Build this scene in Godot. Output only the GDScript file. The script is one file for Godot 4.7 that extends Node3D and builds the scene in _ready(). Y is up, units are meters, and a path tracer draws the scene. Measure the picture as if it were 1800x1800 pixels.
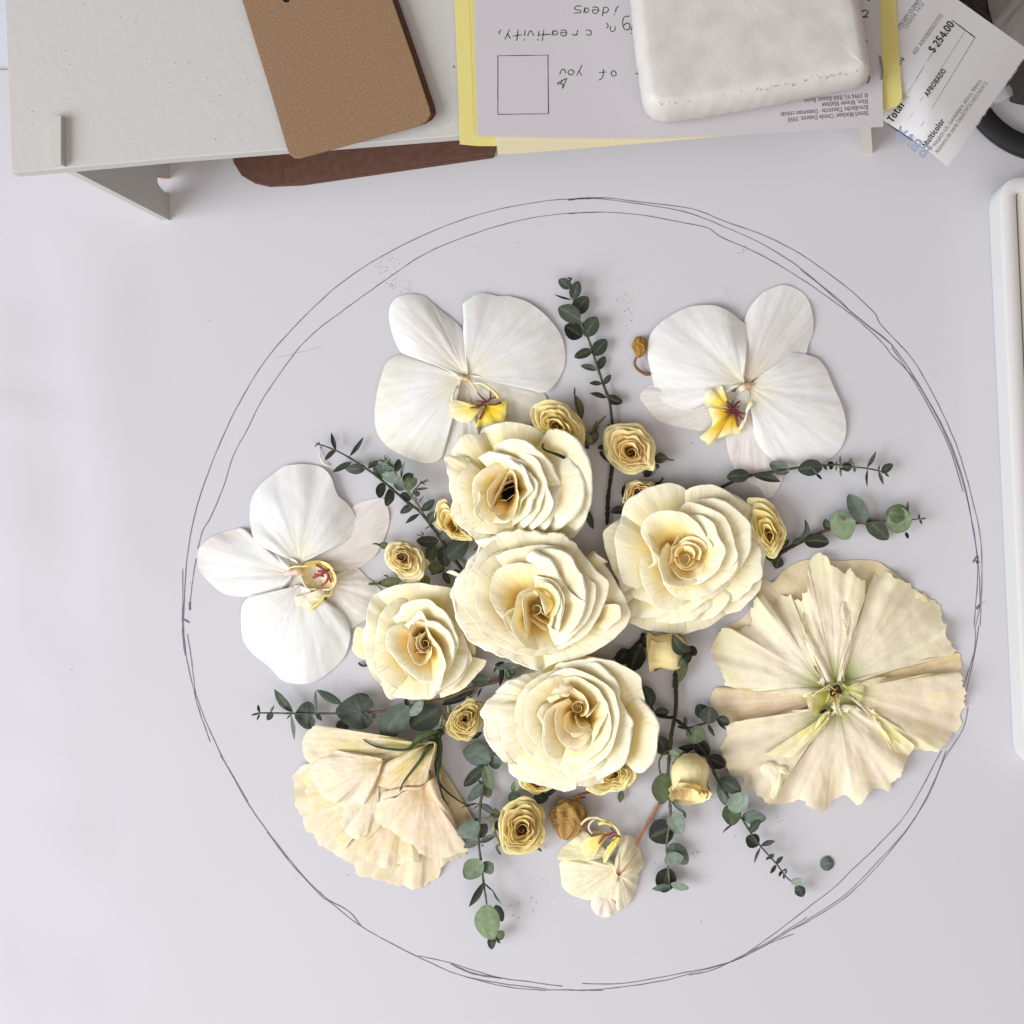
extends Node3D
# A flat lay of dried roses, orchids, lisianthus and eucalyptus on white paper, seen straight from above.
# Places are read off the table plane in a 0.25 mm raster (x to the right, y towards the viewer's bottom edge) and heights are in millimetres.

const S := 0.00025        # metres per raster step on the table
const H := 0.47           # lens height above the table
const NX := 1200.0        # the point of the table straight below the lens
const NY := 850.0

var org := Vector3.ZERO   # base of the thing being built
var fx := 0.0             # origin and fineness of the raster the next outlines are given in
var fy := 0.0
var fs := 1.0
var rng := RandomNumberGenerator.new()
var nz := FastNoiseLite.new()
var nw := FastNoiseLite.new()
var M := {}
var used := {}

func _ready():
	rng.seed = 11
	nz.seed = 5
	nz.noise_type = FastNoiseLite.TYPE_SIMPLEX
	nz.frequency = 0.03
	nz.fractal_octaves = 3
	nw.seed = 9
	nw.frequency = 0.01
	nw.fractal_octaves = 2
	camera_and_light()
	materials()
	setting()
	shelf_and_papers()
	right_side_things()
	orchids()
	lisianthus()
	big_roses()
	small_roses()
	eucalyptus()
	small_bits()

func camera_and_light():
	var cam := Camera3D.new()
	cam.name = "camera"
	cam.projection = Camera3D.PROJECTION_FRUSTUM
	cam.near = 0.05
	cam.far = 20.0
	cam.size = 1800.0 * S * cam.near / H
	cam.frustum_offset = Vector2((900.0 - NX) * S, -(900.0 - NY) * S) * cam.near / H
	cam.position = Vector3(0, H, 0)
	cam.rotation_degrees = Vector3(-90, 0, 0)
	add_child(cam)
	cam.current = true
	var we := WorldEnvironment.new()
	we.name = "room_air"
	var e := Environment.new()
	e.background_mode = Environment.BG_COLOR
	e.background_color = Color(0.80, 0.755, 0.735)
	e.background_energy_multiplier = 0.42
	e.tonemap_mode = Environment.TONE_MAPPER_LINEAR
	e.tonemap_exposure = 1.0
	e.sdfgi_enabled = true
	e.ssao_enabled = true
	e.ssil_enabled = true
	we.environment = e
	add_child(we)
	# the window: to the left of the table and a little towards the viewer
	var l := AreaLight3D.new()
	l.name = "window_light"
	l.area_size = Vector2(1.4, 1.3)
	l.light_color = Color(0.94, 0.965, 1.0)
	l.light_energy = 5.0
	l.area_range = 6.0
	l.shadow_enabled = true
	add_child(l)
	l.look_at_from_position(Vector3(-1.5, 1.05, 0.62), Vector3(-0.05, 0.0, 0.02), Vector3.UP)
	# daylight thrown back by the room on the viewer's side
	var r := AreaLight3D.new()
	r.name = "room_light"
	r.area_size = Vector2(2.2, 1.6)
	r.light_color = Color(1.0, 0.965, 0.94)
	r.light_energy = 1.8
	r.area_range = 8.0
	r.shadow_enabled = true
	add_child(r)
	r.look_at_from_position(Vector3(0.35, 1.7, 1.0), Vector3(0.0, 0.0, 0.0), Vector3.FORWARD)

# ---------------------------------------------------------------- helpers
func C(r, g, b) -> Color:            # a colour as the eye names it, in linear light
	return Color(r / 255.0, g / 255.0, b / 255.0).srgb_to_linear()

func P(x: float, y: float, h: float) -> Vector3:
	var k := (H - h * 0.001) / H * S
	return Vector3((x - NX) * k, h * 0.001, (y - NY) * k)

func F(x, y, s):
	fx = x
	fy = y
	fs = s

func V(x, y) -> Vector2:
	return Vector2(fx + x / fs, fy + y / fs)

func q(a: Array) -> PackedVector2Array:
	var r := PackedVector2Array()
	for i in range(0, a.size() - 1, 2):
		r.append(Vector2(fx + a[i] / fs, fy + a[i + 1] / fs))
	return r

func numbered(called: String) -> String:
	if not used.has(called):
		used[called] = 0
		return called
	used[called] += 1
	return "%s_%03d" % [called, used[called]]

func thing(called: String, label: String, category: String, x: float, y: float, h := 0.0, group := "") -> Node3D:
	var o := Node3D.new()
	o.name = numbered(called)
	org = P(x, y, h)
	o.position = org
	o.set_meta("label", label)
	o.set_meta("category", category)
	if group:
		o.set_meta("group", group)
	add_child(o, true)
	return o

func put(called: String, parent: Node3D, mesh: Mesh, mat: Material) -> MeshInstance3D:
	var m := MeshInstance3D.new()
	m.name = called
	m.mesh = mesh
	m.material_override = mat
	parent.add_child(m, true)
	return m

func spline(p: PackedVector2Array, n: int, closed := false) -> PackedVector2Array:
	var c := p.size()
	var fine := PackedVector2Array()
	var segs := c if closed else c - 1
	for i in segs:
		var a := p[(i - 1 + c) % c] if closed or i > 0 else p[0] * 2.0 - p[1]
		var b := p[i]
		var d := p[(i + 1) % c]
		var e := p[(i + 2) % c] if closed or i + 2 < c else p[c - 1] * 2.0 - p[c - 2]
		for k in 8:
			fine.append(b.cubic_interpolate(d, a, e, k / 8.0))
	fine.append(p[0] if closed else p[c - 1])
	var total := 0.0
	for i in range(1, fine.size()):
		total += fine[i].distance_to(fine[i - 1])
	var out := PackedVector2Array()
	var step := total / (n - 1)
	var walked := 0.0
	var at := 1
	out.append(fine[0])
	for k in range(1, n - 1):
		var want := step * k
		while at < fine.size() - 1 and walked + fine[at].distance_to(fine[at - 1]) < want:
			walked += fine[at].distance_to(fine[at - 1])
			at += 1
		var seg := maxf(fine[at].distance_to(fine[at - 1]), 1e-6)
		out.append(fine[at - 1].lerp(fine[at], clampf((want - walked) / seg, 0, 1)))
	out.append(fine[fine.size() - 1])
	return out

func grid(nu: int, nv: int, pts: PackedVector3Array, cols: PackedColorArray, wrap := false) -> ArrayMesh:
	var idx := PackedInt32Array()
	var nor := PackedVector3Array()
	nor.resize(pts.size())
	var last := nu if wrap else nu - 1
	for i in last:
		var i2 := (i + 1) % nu
		for j in nv - 1:
			var a := i * nv + j
			var b := i2 * nv + j
			idx.append_array([a, b, a + 1, b, b + 1, a + 1])
			var n := (pts[b + 1] - pts[a]).cross(pts[a + 1] - pts[b])
			nor[a] += n
			nor[b] += n
			nor[a + 1] += n
			nor[b + 1] += n
	var up := 0.0
	for i in nor.size():
		nor[i] = nor[i].normalized()
		up += nor[i].y
	if up < 0.0:                      # a sheet lies with its face up
		for i in nor.size():
			nor[i] = -nor[i]
	else:
		for t in range(0, idx.size(), 3):
			var k := idx[t + 1]
			idx[t + 1] = idx[t + 2]
			idx[t + 2] = k
	var arr := []
	arr.resize(Mesh.ARRAY_MAX)
	arr[Mesh.ARRAY_VERTEX] = pts
	arr[Mesh.ARRAY_NORMAL] = nor
	if cols.size():
		arr[Mesh.ARRAY_COLOR] = cols
	arr[Mesh.ARRAY_INDEX] = idx
	var m := ArrayMesh.new()
	m.add_surface_from_arrays(Mesh.PRIMITIVE_TRIANGLES, arr)
	return m

func opt(o: Dictionary, k: String, d):
	return o[k] if o.has(k) else d

func hs_at(hs: Array, u: float) -> float:
	var f := u * (hs.size() - 1)
	var i := mini(int(f), hs.size() - 2)
	return lerpf(hs[i], hs[i + 1], smoothstep(0.0, 1.0, f - i))

# A petal spread from its base point to a traced edge. hb, hs: heights at the base and along the edge; bulge: rise between them.
func petal(called: String, parent: Node3D, mat: Material, edge: PackedVector2Array, base: Vector2, o := {}) -> MeshInstance3D:
	var nu: int = opt(o, "nu", 84)
	var nv: int = opt(o, "nv", 34 if mat == M.silk else 18)
	var line := spline(edge, nu, opt(o, "closed", false))
	var hb: float = opt(o, "hb", 3.0)
	var hs: Array = opt(o, "hs", [3.0, 3.0])
	var bulge: float = opt(o, "bulge", 1.5)
	var ripple: float = opt(o, "ripple", 0.5)
	var freq: float = opt(o, "freq", 5.0)
	var frill: float = opt(o, "frill", 0.0)
	var crease: float = opt(o, "crease", 0.25)
	var lip: float = opt(o, "lip", 0.4)
	var fold: float = opt(o, "fold", 0.9 if mat == M.silk else 0.5)
	var crinkle: float = opt(o, "crinkle", 0.35 if mat == M.silk else 0.0)
	var wave: float = opt(o, "wave", 5.0 if mat == M.silk else 1.5)
	var pleat: float = opt(o, "pleat", 0.55 if mat == M.silk else 0.25)
	var crumple: float = opt(o, "crumple", 0.45 if mat == M.silk else 0.0)
	var mottle: float = opt(o, "mottle", 0.5 if mat == M.silk else 0.0)
	var c3: Color = opt(o, "c3", C(242, 224, 206))
	var spread := deg_to_rad(opt(o, "spread", 6.0 if mat == M.silk or mat == M.orchid else 0.0))
	var sense := 0.0
	for i in nu - 1:
		sense += (line[i] - base).cross(line[i + 1] - base)
	if opt(o, "closed", false):
		spread = 0.0
	for i in nu:
		var uu := float(i) / (nu - 1)
		var w := smoothstep(0.22, 0.0, uu) - smoothstep(0.78, 1.0, uu)
		line[i] = base + (line[i] - base).rotated(-signf(sense) * spread * w)
	var rp: float = opt(o, "rp", 4.5 if mat == M.silk else 2.0)
	var c0: Color = opt(o, "c0", Color.WHITE)
	var c1: Color = opt(o, "c1", Color.WHITE)
	var c2: Color = opt(o, "c2", c1)
	var mid: float = opt(o, "mid", 0.5)
	var streak: float = opt(o, "streak", 0.075 if mat == M.orchid else 0.05)
	var ph := rng.randf() * 50.0
	var pts := PackedVector3Array()
	var cols := PackedColorArray()
	for i in nu:
		var u := float(i) / (nu - 1)
		var hr := hs_at(hs, u)
		var e := line[i]
		var fr := 0.0
		if frill > 0.0:
			fr = nz.get_noise_2d(i * 15.0 + ph * 31.0, 3.0) * frill + nz.get_noise_2d(i * 4.0, ph * 20.0) * frill * 1.3
		var rim_side := smoothstep(0.10, 0.0, minf(u, 1.0 - u))
		var across := Vector2(-(e - base).y, (e - base).x).normalized()
		for j in nv:
			var t := float(j) / (nv - 1)
			var p := base + (e - base) * t
			p += (e - base).normalized() * fr * t * t * t
			p += across * rim_side * wave * sin(PI * t) * nw.get_noise_2d(t * 260.0 + ph * 40.0, u * 600.0)
			var h := lerpf(hb, hr, t) + bulge * sin(PI * pow(t, 0.8)) - lip * pow(t, 8.0)
			h += ripple * sin(u * TAU * freq + ph + t * 2.0 + 2.5 * nw.get_noise_2d(u * 300.0, ph * 9.0)) * pow(t, rp)
			h += crease * nz.get_noise_2d(u * 260.0 + ph * 9.0, t * 26.0) * (0.3 + t)
			h += pleat * nw.get_noise_2d(u * 330.0 + ph * 17.0, t * 40.0) * t * 1.6
			h += crumple * (0.35 - absf(nz.get_noise_2d(p.x * 0.55 + ph * 30.0, p.y * 0.55))) * smoothstep(0.15, 0.6, t)
			h += crinkle * (nz.get_noise_2d(u * 420.0 + ph, t * 20.0) * 1.4 * pow(t, 3.0) + 0.25 * nz.get_noise_2d(p.x * 3.0, p.y * 3.0) * t)
			h += fold * nw.get_noise_2d(p.x * 1.1 + ph * 20.0, p.y * 1.1) * t
			h += 0.6 * crease * nz.get_noise_2d(p.x * 1.1, p.y * 1.1)
			pts.append(P(p.x, p.y, maxf(h, 0.8 + 0.1 * sin(u * 40.0))) - org)
			var col := c0.lerp(c1, smoothstep(0.0, mid, t)).lerp(c2, smoothstep(mid, 1.0, t))
			if mottle > 0.0:
				col = col.lerp(c3, clampf(0.5 + 1.1 * nw.get_noise_2d(p.x * 1.6 + ph * 11.0, p.y * 1.6) + 0.5 * nz.get_noise_2d(u * 500.0, t * 12.0 + ph), 0.0, 1.0) * mottle * smoothstep(0.15, 0.5, t))
			var sh := 1.0 + streak * (nz.get_noise_2d(u * 900.0 + ph, t * 14.0 + ph) + 0.7 * nz.get_noise_2d(p.x * 3.0, p.y * 3.0))
			cols.append(Color(col.r * sh, col.g * sh, col.b * (2.0 * sh - 1.0)))
	return put(called, parent, grid(nu, nv, pts, cols), mat)

# One petal of a rose: a bowl-shaped strip that rises from near the heart to a traced rim and rolls over outwards.
func rim_petal(parent: Node3D, mat: Material, rim: PackedVector2Array, c: Vector2, o := {}) -> MeshInstance3D:
	var nu: int = opt(o, "nu", 56)
	var nb: int = opt(o, "nb", 11)
	var nc := 6
	var line := spline(rim, nu)
	var hr: float = opt(o, "h", 15.0)
	var hs: Array = opt(o, "hs", [hr, hr])
	var hb: float = opt(o, "hb", 4.0)
	var reach: float = opt(o, "reach", 0.75)      # how far towards the heart the petal's foot lies
	var curl: float = opt(o, "curl", 4.0)
	var drop: float = opt(o, "drop", 3.0)
	var bx: float = opt(o, "bx", 0.62)
	var by: float = opt(o, "by", 0.76)
	var rag: float = opt(o, "rag", 1.2)
	var wrinkle: float = opt(o, "wrinkle", 0.5)
	var c0: Color = opt(o, "c0", M.cream_deep)
	var c1: Color = opt(o, "c1", M.cream_pale)
	if mat == M.rose:
		c0 = c0.lerp(C(253, 232, 164), 0.74)
		c1 = c1.lerp(C(255, 250, 230), 0.45)
	curl *= 0.45 if curl < 5.0 else 0.6
	var ph := rng.randf() * 60.0
	var turn := deg_to_rad(opt(o, "turn", 150.0) * 0.72)
	var nv := nb + nc
	var pts := PackedVector3Array()
	var cols := PackedColorArray()
	var wide := 0.0
	for k in line:
		wide += k.distance_to(c) / nu
	var open := smoothstep(22.0, 75.0, wide)
	if not o.has("by"):
		by = lerpf(0.74, 0.93, open)
	if not o.has("bx"):
		bx = lerpf(0.62, 0.74, open)
	var step := line[0].distance_to(line[1])
	for i in nu:
		var u := float(i) / (nu - 1)
		var along := i * step
		var ends := pow(absf(u * 2.0 - 1.0), 4.0)
		var e := line[i]
		var d := c - e
		var far := maxf(d.length(), 0.01)
		d /= far
		var sway := nw.get_noise_2d(along * 2.2 + ph * 13.0, 7.0) * rag * 1.5
		var fray := nz.get_noise_2d(along * 4.5 + ph * 5.0, 40.0) * rag * 0.32
		var cr := curl * (1.0 - 0.75 * ends) * (1.0 + 0.8 * nw.get_noise_2d(along * 1.6 + ph * 7.0, 90.0))
		cr = clampf(cr, 0.4, far * 0.5)
		var top := hs_at(hs, u) - drop * ends + wrinkle * 1.3 * nw.get_noise_2d(along * 1.0 + ph, 11.0)
		var l := maxf(far * reach, cr * 1.6)
		for j in nv:
			var dist := 0.0
			var h := 0.0
			var t := 0.0
			if j < nb:
				t = float(j) / (nb - 1)
				var a := Vector2(l, minf(hb, top - 0.5))
				var m := Vector2(l * bx, lerpf(minf(hb, top - 0.5), top, by))
				var z := Vector2(cr, top)
				var w := a.lerp(m, t).lerp(m.lerp(z, t), t)
				dist = w.x
				h = w.y + wrinkle * 0.8 * nw.get_noise_2d(along * 1.3 + ph * 3.0, t * 60.0 + ph) * t + wrinkle * 0.35 * nz.get_noise_2d(along * 1.2, t * 30.0 + ph) * pow(t, 4.0)
				dist += fray * pow(t, 8.0) + sway * pow(t, 3.0)
			else:
				var ang := turn * float(j - nb + 1) / nc
				t = 1.0
				dist = cr * (1.0 - sin(ang)) + fray + sway
				h = top - cr * 0.25 * (1.0 - cos(ang))
			var p := e + d * dist
			pts.append(P(p.x, p.y, maxf(h, 0.3)) - org)
			var col := yolk(c0.lerp(c1, smoothstep(0.42, 1.0, t)))
			var sh := 1.0 + 0.016 * nz.get_noise_2d(u * 420.0 + ph, t * 16.0) + 0.035 * nz.get_noise_2d(p.x * 3.5, p.y * 3.5)
			if t >= 0.99 and mat == M.rose:
				col = col.lerp(C(250, 246, 232), 0.35)
			if t > 0.75:
				var sp := nz.get_noise_2d(p.x * 6.0 + 300.0, p.y * 6.0)
				if sp > 0.44:
					col = col.lerp(C(206, 180, 136), minf((sp - 0.44) * 2.0, 0.35))
			cols.append(Color(col.r * sh, col.g * sh, col.b * (1.6 * sh - 0.6)))
	return put("petal", parent, grid(nu, nv, pts, cols), mat)

# Rose petals are a shade yellower than their edges look.
func yolk(c: Color) -> Color:
	return Color(c.r * 0.985, c.g * 0.975, c.b * 0.84)

# The rolled heart of a rose: one sheet wound into a spiral.
func whorl(parent: Node3D, mat: Material, c: Vector2, r0: float, r1: float, turns: float, h0: float, h1: float, hb: float, start := 0.0, squash := 1.0, tilt := 0.0, called := "heart", cin = null, cout = null) -> MeshInstance3D:
	var nu := int(36 * turns) + 2
	var nv := 7
	var pts := PackedVector3Array()
	var cols := PackedColorArray()
	var ci: Color = cin if cin != null else M.cream_heart
	if mat == M.rose:
		ci = ci.lerp(C(253, 232, 168), 0.7)
	var co: Color = cout if cout != null else M.cream_pale
	for i in nu:
		var u := float(i) / (nu - 1)
		var a := start + turns * TAU * u
		var r := lerpf(r0, r1, pow(u, 0.85)) * (1.0 + 0.16 * nw.get_noise_2d(i * 5.0, c.x))
		var top := lerpf(h0, h1, u) + 0.9 * nw.get_noise_2d(i * 6.0, c.y)
		for j in nv:
			var t := float(j) / (nv - 1)
			var rr := r * lerpf(0.8, 1.0, pow(t, 1.4))
			var h := lerpf(hb, top, minf(t * 1.18, 1.0))
			var off := Vector2(cos(a), sin(a) * squash).rotated(tilt) * rr
			pts.append(P(c.x + off.x, c.y + off.y, h) - org)
			var col := ci.lerp(co, smoothstep(0.2, 1.0, t))
			cols.append(col)
	return put(called, parent, grid(nu, nv, pts, cols), mat)

# A leaf from base to tip; w its width, hb/hm/ht heights at base, middle and tip, roll the rise of one side.
func leaf(parent: Node3D, b: Vector2, t: Vector2, w: float, col: Color, o := {}) -> MeshInstance3D:
	w /= fs
	var nu: int = opt(o, "nu", 15)
	var nv := 9
	var hb: float = opt(o, "hb", 4.0)
	var ht: float = opt(o, "ht", hb + rng.randf_range(-1.5, 2.5))
	var hm: float = opt(o, "hm", (hb + ht) * 0.5 + rng.randf_range(-0.3, 0.8))
	var roll: float = opt(o, "roll", rng.randf_range(-1.2, 1.2))
	var cup: float = opt(o, "cup", rng.randf_range(-0.5, 0.9))
	var shape: float = opt(o, "shape", 0.62)
	var bend: float = opt(o, "bend", rng.randf_range(-0.06, 0.06))
	var mat: Material = opt(o, "mat", M.leaf)
	var called: String = opt(o, "called", "leaf")
	var axis := t - b
	var side := Vector2(-axis.y, axis.x).normalized()
	var ph := rng.randf() * 90.0
	var pts := PackedVector3Array()
	var cols := PackedColorArray()
	var rim := col.darkened(0.28)
	var rib := col.lerp(C(150, 158, 120), 0.22)
	for i in nu:
		var u := 0.5 - 0.5 * cos(PI * float(i) / (nu - 1))
		var half := w * 0.5 * pow(maxf(sin(PI * pow(u, 0.92)), 0.0), shape) * (1.0 + 0.06 * nz.get_noise_2d(i * 8.0, ph * 8.0))
		half = maxf(half, 0.25)
		var m := b + axis * u + side * axis.length() * bend * sin(PI * u)
		var h := (1 - u) * (1 - u) * hb + 2 * u * (1 - u) * (2 * hm - 0.5 * (hb + ht)) + u * u * ht
		for j in nv:
			var v := float(j) / (nv - 1) * 2.0 - 1.0
			var p := m + side * half * v
			var hh := h + roll * v * half / maxf(w * 0.5, 0.5) + cup * (v * v - 0.3) * half / maxf(w * 0.5, 0.5)
			hh += 0.22 * nz.get_noise_2d(p.x * 3.0, p.y * 3.0)
			if absf(v) < 0.12:
				hh -= 0.16
			pts.append(P(p.x, p.y, maxf(hh, 0.7)) - org)
			var k := col.lerp(rib, smoothstep(0.24, 0.0, absf(v)) * 0.8).lerp(rim, smoothstep(0.72, 1.0, maxf(absf(v), pow(u, 6.0))) * 0.75)
			var sh := 1.0 + 0.26 * nz.get_noise_2d(p.x * 2.6 + ph, p.y * 2.6) + 0.12 * nz.get_noise_2d(p.x * 9.0, p.y * 9.0)
			cols.append(Color(k.r * sh, k.g * sh, k.b * sh))
	return put(called, parent, grid(nu, nv, pts, cols), mat)

# A round stem through points (x, y) at heights hs, thinning from ra to rb (millimetres).
func tube(called: String, parent: Node3D, mat: Material, line: PackedVector2Array, hs: Array, ra: float, rb: float, ca: Color, cb: Color, knots := 0.0, n := 0) -> MeshInstance3D:
	if n == 0:
		n = maxi(10, line.size() * 6)
	var p := spline(line, n)
	var pts := PackedVector3Array()
	var cols := PackedColorArray()
	var nv := 8
	for i in n:
		var u := float(i) / (n - 1)
		var h := hs_at(hs, u)
		var at := P(p[i].x, p[i].y, h) - org
		var a := p[maxi(i - 1, 0)]
		var b := p[mini(i + 1, n - 1)]
		var dir := P(b.x, b.y, hs_at(hs, minf(u + 1.0 / n, 1.0))) - P(a.x, a.y, hs_at(hs, maxf(u - 1.0 / n, 0.0)))
		dir = dir.normalized()
		var s1 := dir.cross(Vector3.UP)
		s1 = s1.normalized() if s1.length() > 0.01 else Vector3.RIGHT
		var s2 := s1.cross(dir).normalized()
		var r := lerpf(ra, rb, u) * 0.001
		if knots > 0.0:
			r *= 1.0 + knots * maxf(0.0, nz.get_noise_2d(i * 14.0, line[0].x)) * 1.6
		if i == 0 or i == n - 1:
			r *= 0.35
		var cc := ca.lerp(cb, u)
		var sh := 1.0 + 0.2 * nz.get_noise_2d(i * 9.0, line[0].y)
		for j in nv:
			var g := TAU * j / (nv - 1)
			pts.append(at + (s1 * cos(g) + s2 * sin(g)) * r)
			cols.append(Color(cc.r * sh, cc.g * sh, cc.b * sh))
	var m := grid(n, nv, pts, cols)
	return put(called, parent, fix_out(m, n, nv, pts), mat)

# The same mesh with its faces and normals turned away from the middle of each ring.
func fix_out(m: ArrayMesh, nu: int, nv: int, pts: PackedVector3Array) -> ArrayMesh:
	var arr := m.surface_get_arrays(0)
	var nor: PackedVector3Array = arr[Mesh.ARRAY_NORMAL]
	var s := 0.0
	for i in nu:
		var c := Vector3.ZERO
		for j in nv - 1:
			c += pts[i * nv + j]
		c /= nv - 1
		for j in nv:
			s += nor[i * nv + j].dot((pts[i * nv + j] - c).normalized())
	for i in nu:
		var w := (nor[i * nv] + nor[i * nv + nv - 1]).normalized()
		nor[i * nv] = w
		nor[i * nv + nv - 1] = w
	if s < 0.0:
		for i in nor.size():
			nor[i] = -nor[i]
		var idx: PackedInt32Array = arr[Mesh.ARRAY_INDEX]
		for t in range(0, idx.size(), 3):
			var k := idx[t + 1]
			idx[t + 1] = idx[t + 2]
			idx[t + 2] = k
		arr[Mesh.ARRAY_INDEX] = idx
	arr[Mesh.ARRAY_NORMAL] = nor
	var out := ArrayMesh.new()
	out.add_surface_from_arrays(Mesh.PRIMITIVE_TRIANGLES, arr)
	return out

# A flat piece of card, board or stone: a traced outline with thickness and softened upper edges. hfun: height of its underside at a point.
func slab(called: String, parent: Node3D, mat: Material, edge: PackedVector2Array, h: float, thick: float, bevel: float, n := 96, col := Color.WHITE, smooth := true, hgt = null, rough := 0.0) -> MeshInstance3D:
	var line := spline(edge, n, true) if smooth else edge
	if line[0].distance_to(line[line.size() - 1]) < 0.01:
		line.remove_at(line.size() - 1)
	var c := Vector2.ZERO
	for p in line:
		c += p
	c /= line.size()
	var prof := [[0.0, 0.0, 1.0], [0.0, 0.0, 0.0]]
	var st := SurfaceTool.new()
	st.begin(Mesh.PRIMITIVE_TRIANGLES)
	var rings := []
	var steps := [[0.0, 0.0], [0.0, thick - bevel * 0.25], [bevel * 0.3, thick - bevel * 0.07], [bevel, thick]]
	if bevel > 6.0:
		steps = [[bevel * 0.35, 0.0], [bevel * 0.1, thick * 0.2], [0.0, thick * 0.45], [bevel * 0.12, thick * 0.7], [bevel * 0.4, thick * 0.9], [bevel * 0.75, thick * 0.98], [bevel, thick]]
	for s in steps:
		var ring := []
		for i in line.size():
			var a := line[(i - 1 + line.size()) % line.size()]
			var b := line[(i + 1) % line.size()]
			var nrm := Vector2(-(b - a).y, (b - a).x).normalized()
			if nrm.dot(c - line[i]) < 0.0:
				nrm = -nrm
			var p: Vector2 = line[i] + nrm * s[0]
			if rough > 0.0:
				p += nrm * rough * nz.get_noise_2d(line[i].x * 1.5 + s[1] * 7.0, line[i].y * 1.5)
			var base: float = hgt.call(p.x, p.y) if hgt != null else h
			var at := P(p.x, p.y, base + thick * (0.45 if bevel > 6.0 else 1.0))
			ring.append(Vector3(at.x, (base + s[1]) * 0.001, at.z) - org)
		rings.append(ring)
	st.set_smooth_group(0 if bevel > 6.0 else -1)
	for k in rings.size() - 1:
		for i in line.size():
			var i2 := (i + 1) % line.size()
			quad(st, rings[k][i], rings[k][i2], rings[k + 1][i2], rings[k + 1][i])
	# upper and lower faces: rings towards the middle
	for face in [rings.size() - 1, 0]:
		var prev: Array = rings[face]
		var lift := thick if face > 0 else 0.0
		var m := 10
		for k in range(1, m + 1):
			var f := 1.0 - float(k) / m
			var ring := []
			for i in line.size():
				var e: Vector2 = line[i]
				var inset: float = steps[face][0]
				var p := c + (e - c) * (1.0 - inset / maxf(e.distance_to(c), 1.0)) * f
				var base: float = hgt.call(p.x, p.y) if hgt != null else h
				var at := P(p.x, p.y, base + thick * (0.45 if bevel > 6.0 else 1.0))
				ring.append(Vector3(at.x, (base + lift + (rough * 0.05 * nz.get_noise_2d(p.x, p.y) if face > 0 else 0.0)) * 0.001, at.z) - org)
			for i in line.size():
				var i2 := (i + 1) % line.size()
				if face > 0:
					quad(st, prev[i], prev[i2], ring[i2], ring[i])
				else:
					quad(st, ring[i], ring[i2], prev[i2], prev[i])
			prev = ring
	st.index()
	st.generate_normals()
	return put(called, parent, out_facing(st.commit(), P(c.x, c.y, h + thick * 0.5) - org, thick), mat)

func quad(st: SurfaceTool, a: Vector3, b: Vector3, c: Vector3, d: Vector3):
	for v in [a, b, c, a, c, d]:
		st.add_vertex(v)

# Turns a closed mesh the right way out: the sign of its volume tells.
func out_facing(m: ArrayMesh, _c: Vector3, _t: float) -> ArrayMesh:
	var arr := m.surface_get_arrays(0)
	var v: PackedVector3Array = arr[Mesh.ARRAY_VERTEX]
	var idx: PackedInt32Array = arr[Mesh.ARRAY_INDEX]
	var vol := 0.0
	for t in range(0, idx.size(), 3):
		vol += v[idx[t]].dot(v[idx[t + 1]].cross(v[idx[t + 2]]))
	if vol > 0.0:      # front faces run clockwise
		for t in range(0, idx.size(), 3):
			var k := idx[t + 1]
			idx[t + 1] = idx[t + 2]
			idx[t + 2] = k
		arr[Mesh.ARRAY_INDEX] = idx
		var nor: PackedVector3Array = arr[Mesh.ARRAY_NORMAL]
		for i in nor.size():
			nor[i] = -nor[i]
		arr[Mesh.ARRAY_NORMAL] = nor
	var out := ArrayMesh.new()
	out.add_surface_from_arrays(Mesh.PRIMITIVE_TRIANGLES, arr)
	return out

# A drawn or printed line: a narrow ribbon lying on a surface.
func stroke(called: String, parent: Node3D, mat: Material, line: PackedVector2Array, w: float, hgt: Callable, jitter := 0.0, n := 0) -> MeshInstance3D:
	if n == 0:
		n = clampi(line.size() * 7, 6, 160)
	var p := spline(line, n) if line.size() > 2 else spline(line, maxi(n / 2, 2))
	n = p.size()
	var pts := PackedVector3Array()
	var ph := rng.randf() * 100.0
	for i in n:
		var a := p[maxi(i - 1, 0)]
		var b := p[mini(i + 1, n - 1)]
		var s := Vector2(-(b - a).y, (b - a).x).normalized()
		var c := p[i] + s * jitter * nz.get_noise_2d(i * 6.0 + ph, ph)
		var ww := w * 0.5 * (1.0 + 0.45 * nz.get_noise_2d(i * 7.0, ph * 3.0))
		for k in [-1.0, 1.0]:
			var e: Vector2 = c + s * ww * k
			pts.append(P(e.x, e.y, hgt.call(e.x, e.y)) - org)
	return put(called, parent, grid(n, 2, pts, PackedColorArray()), mat)

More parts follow.
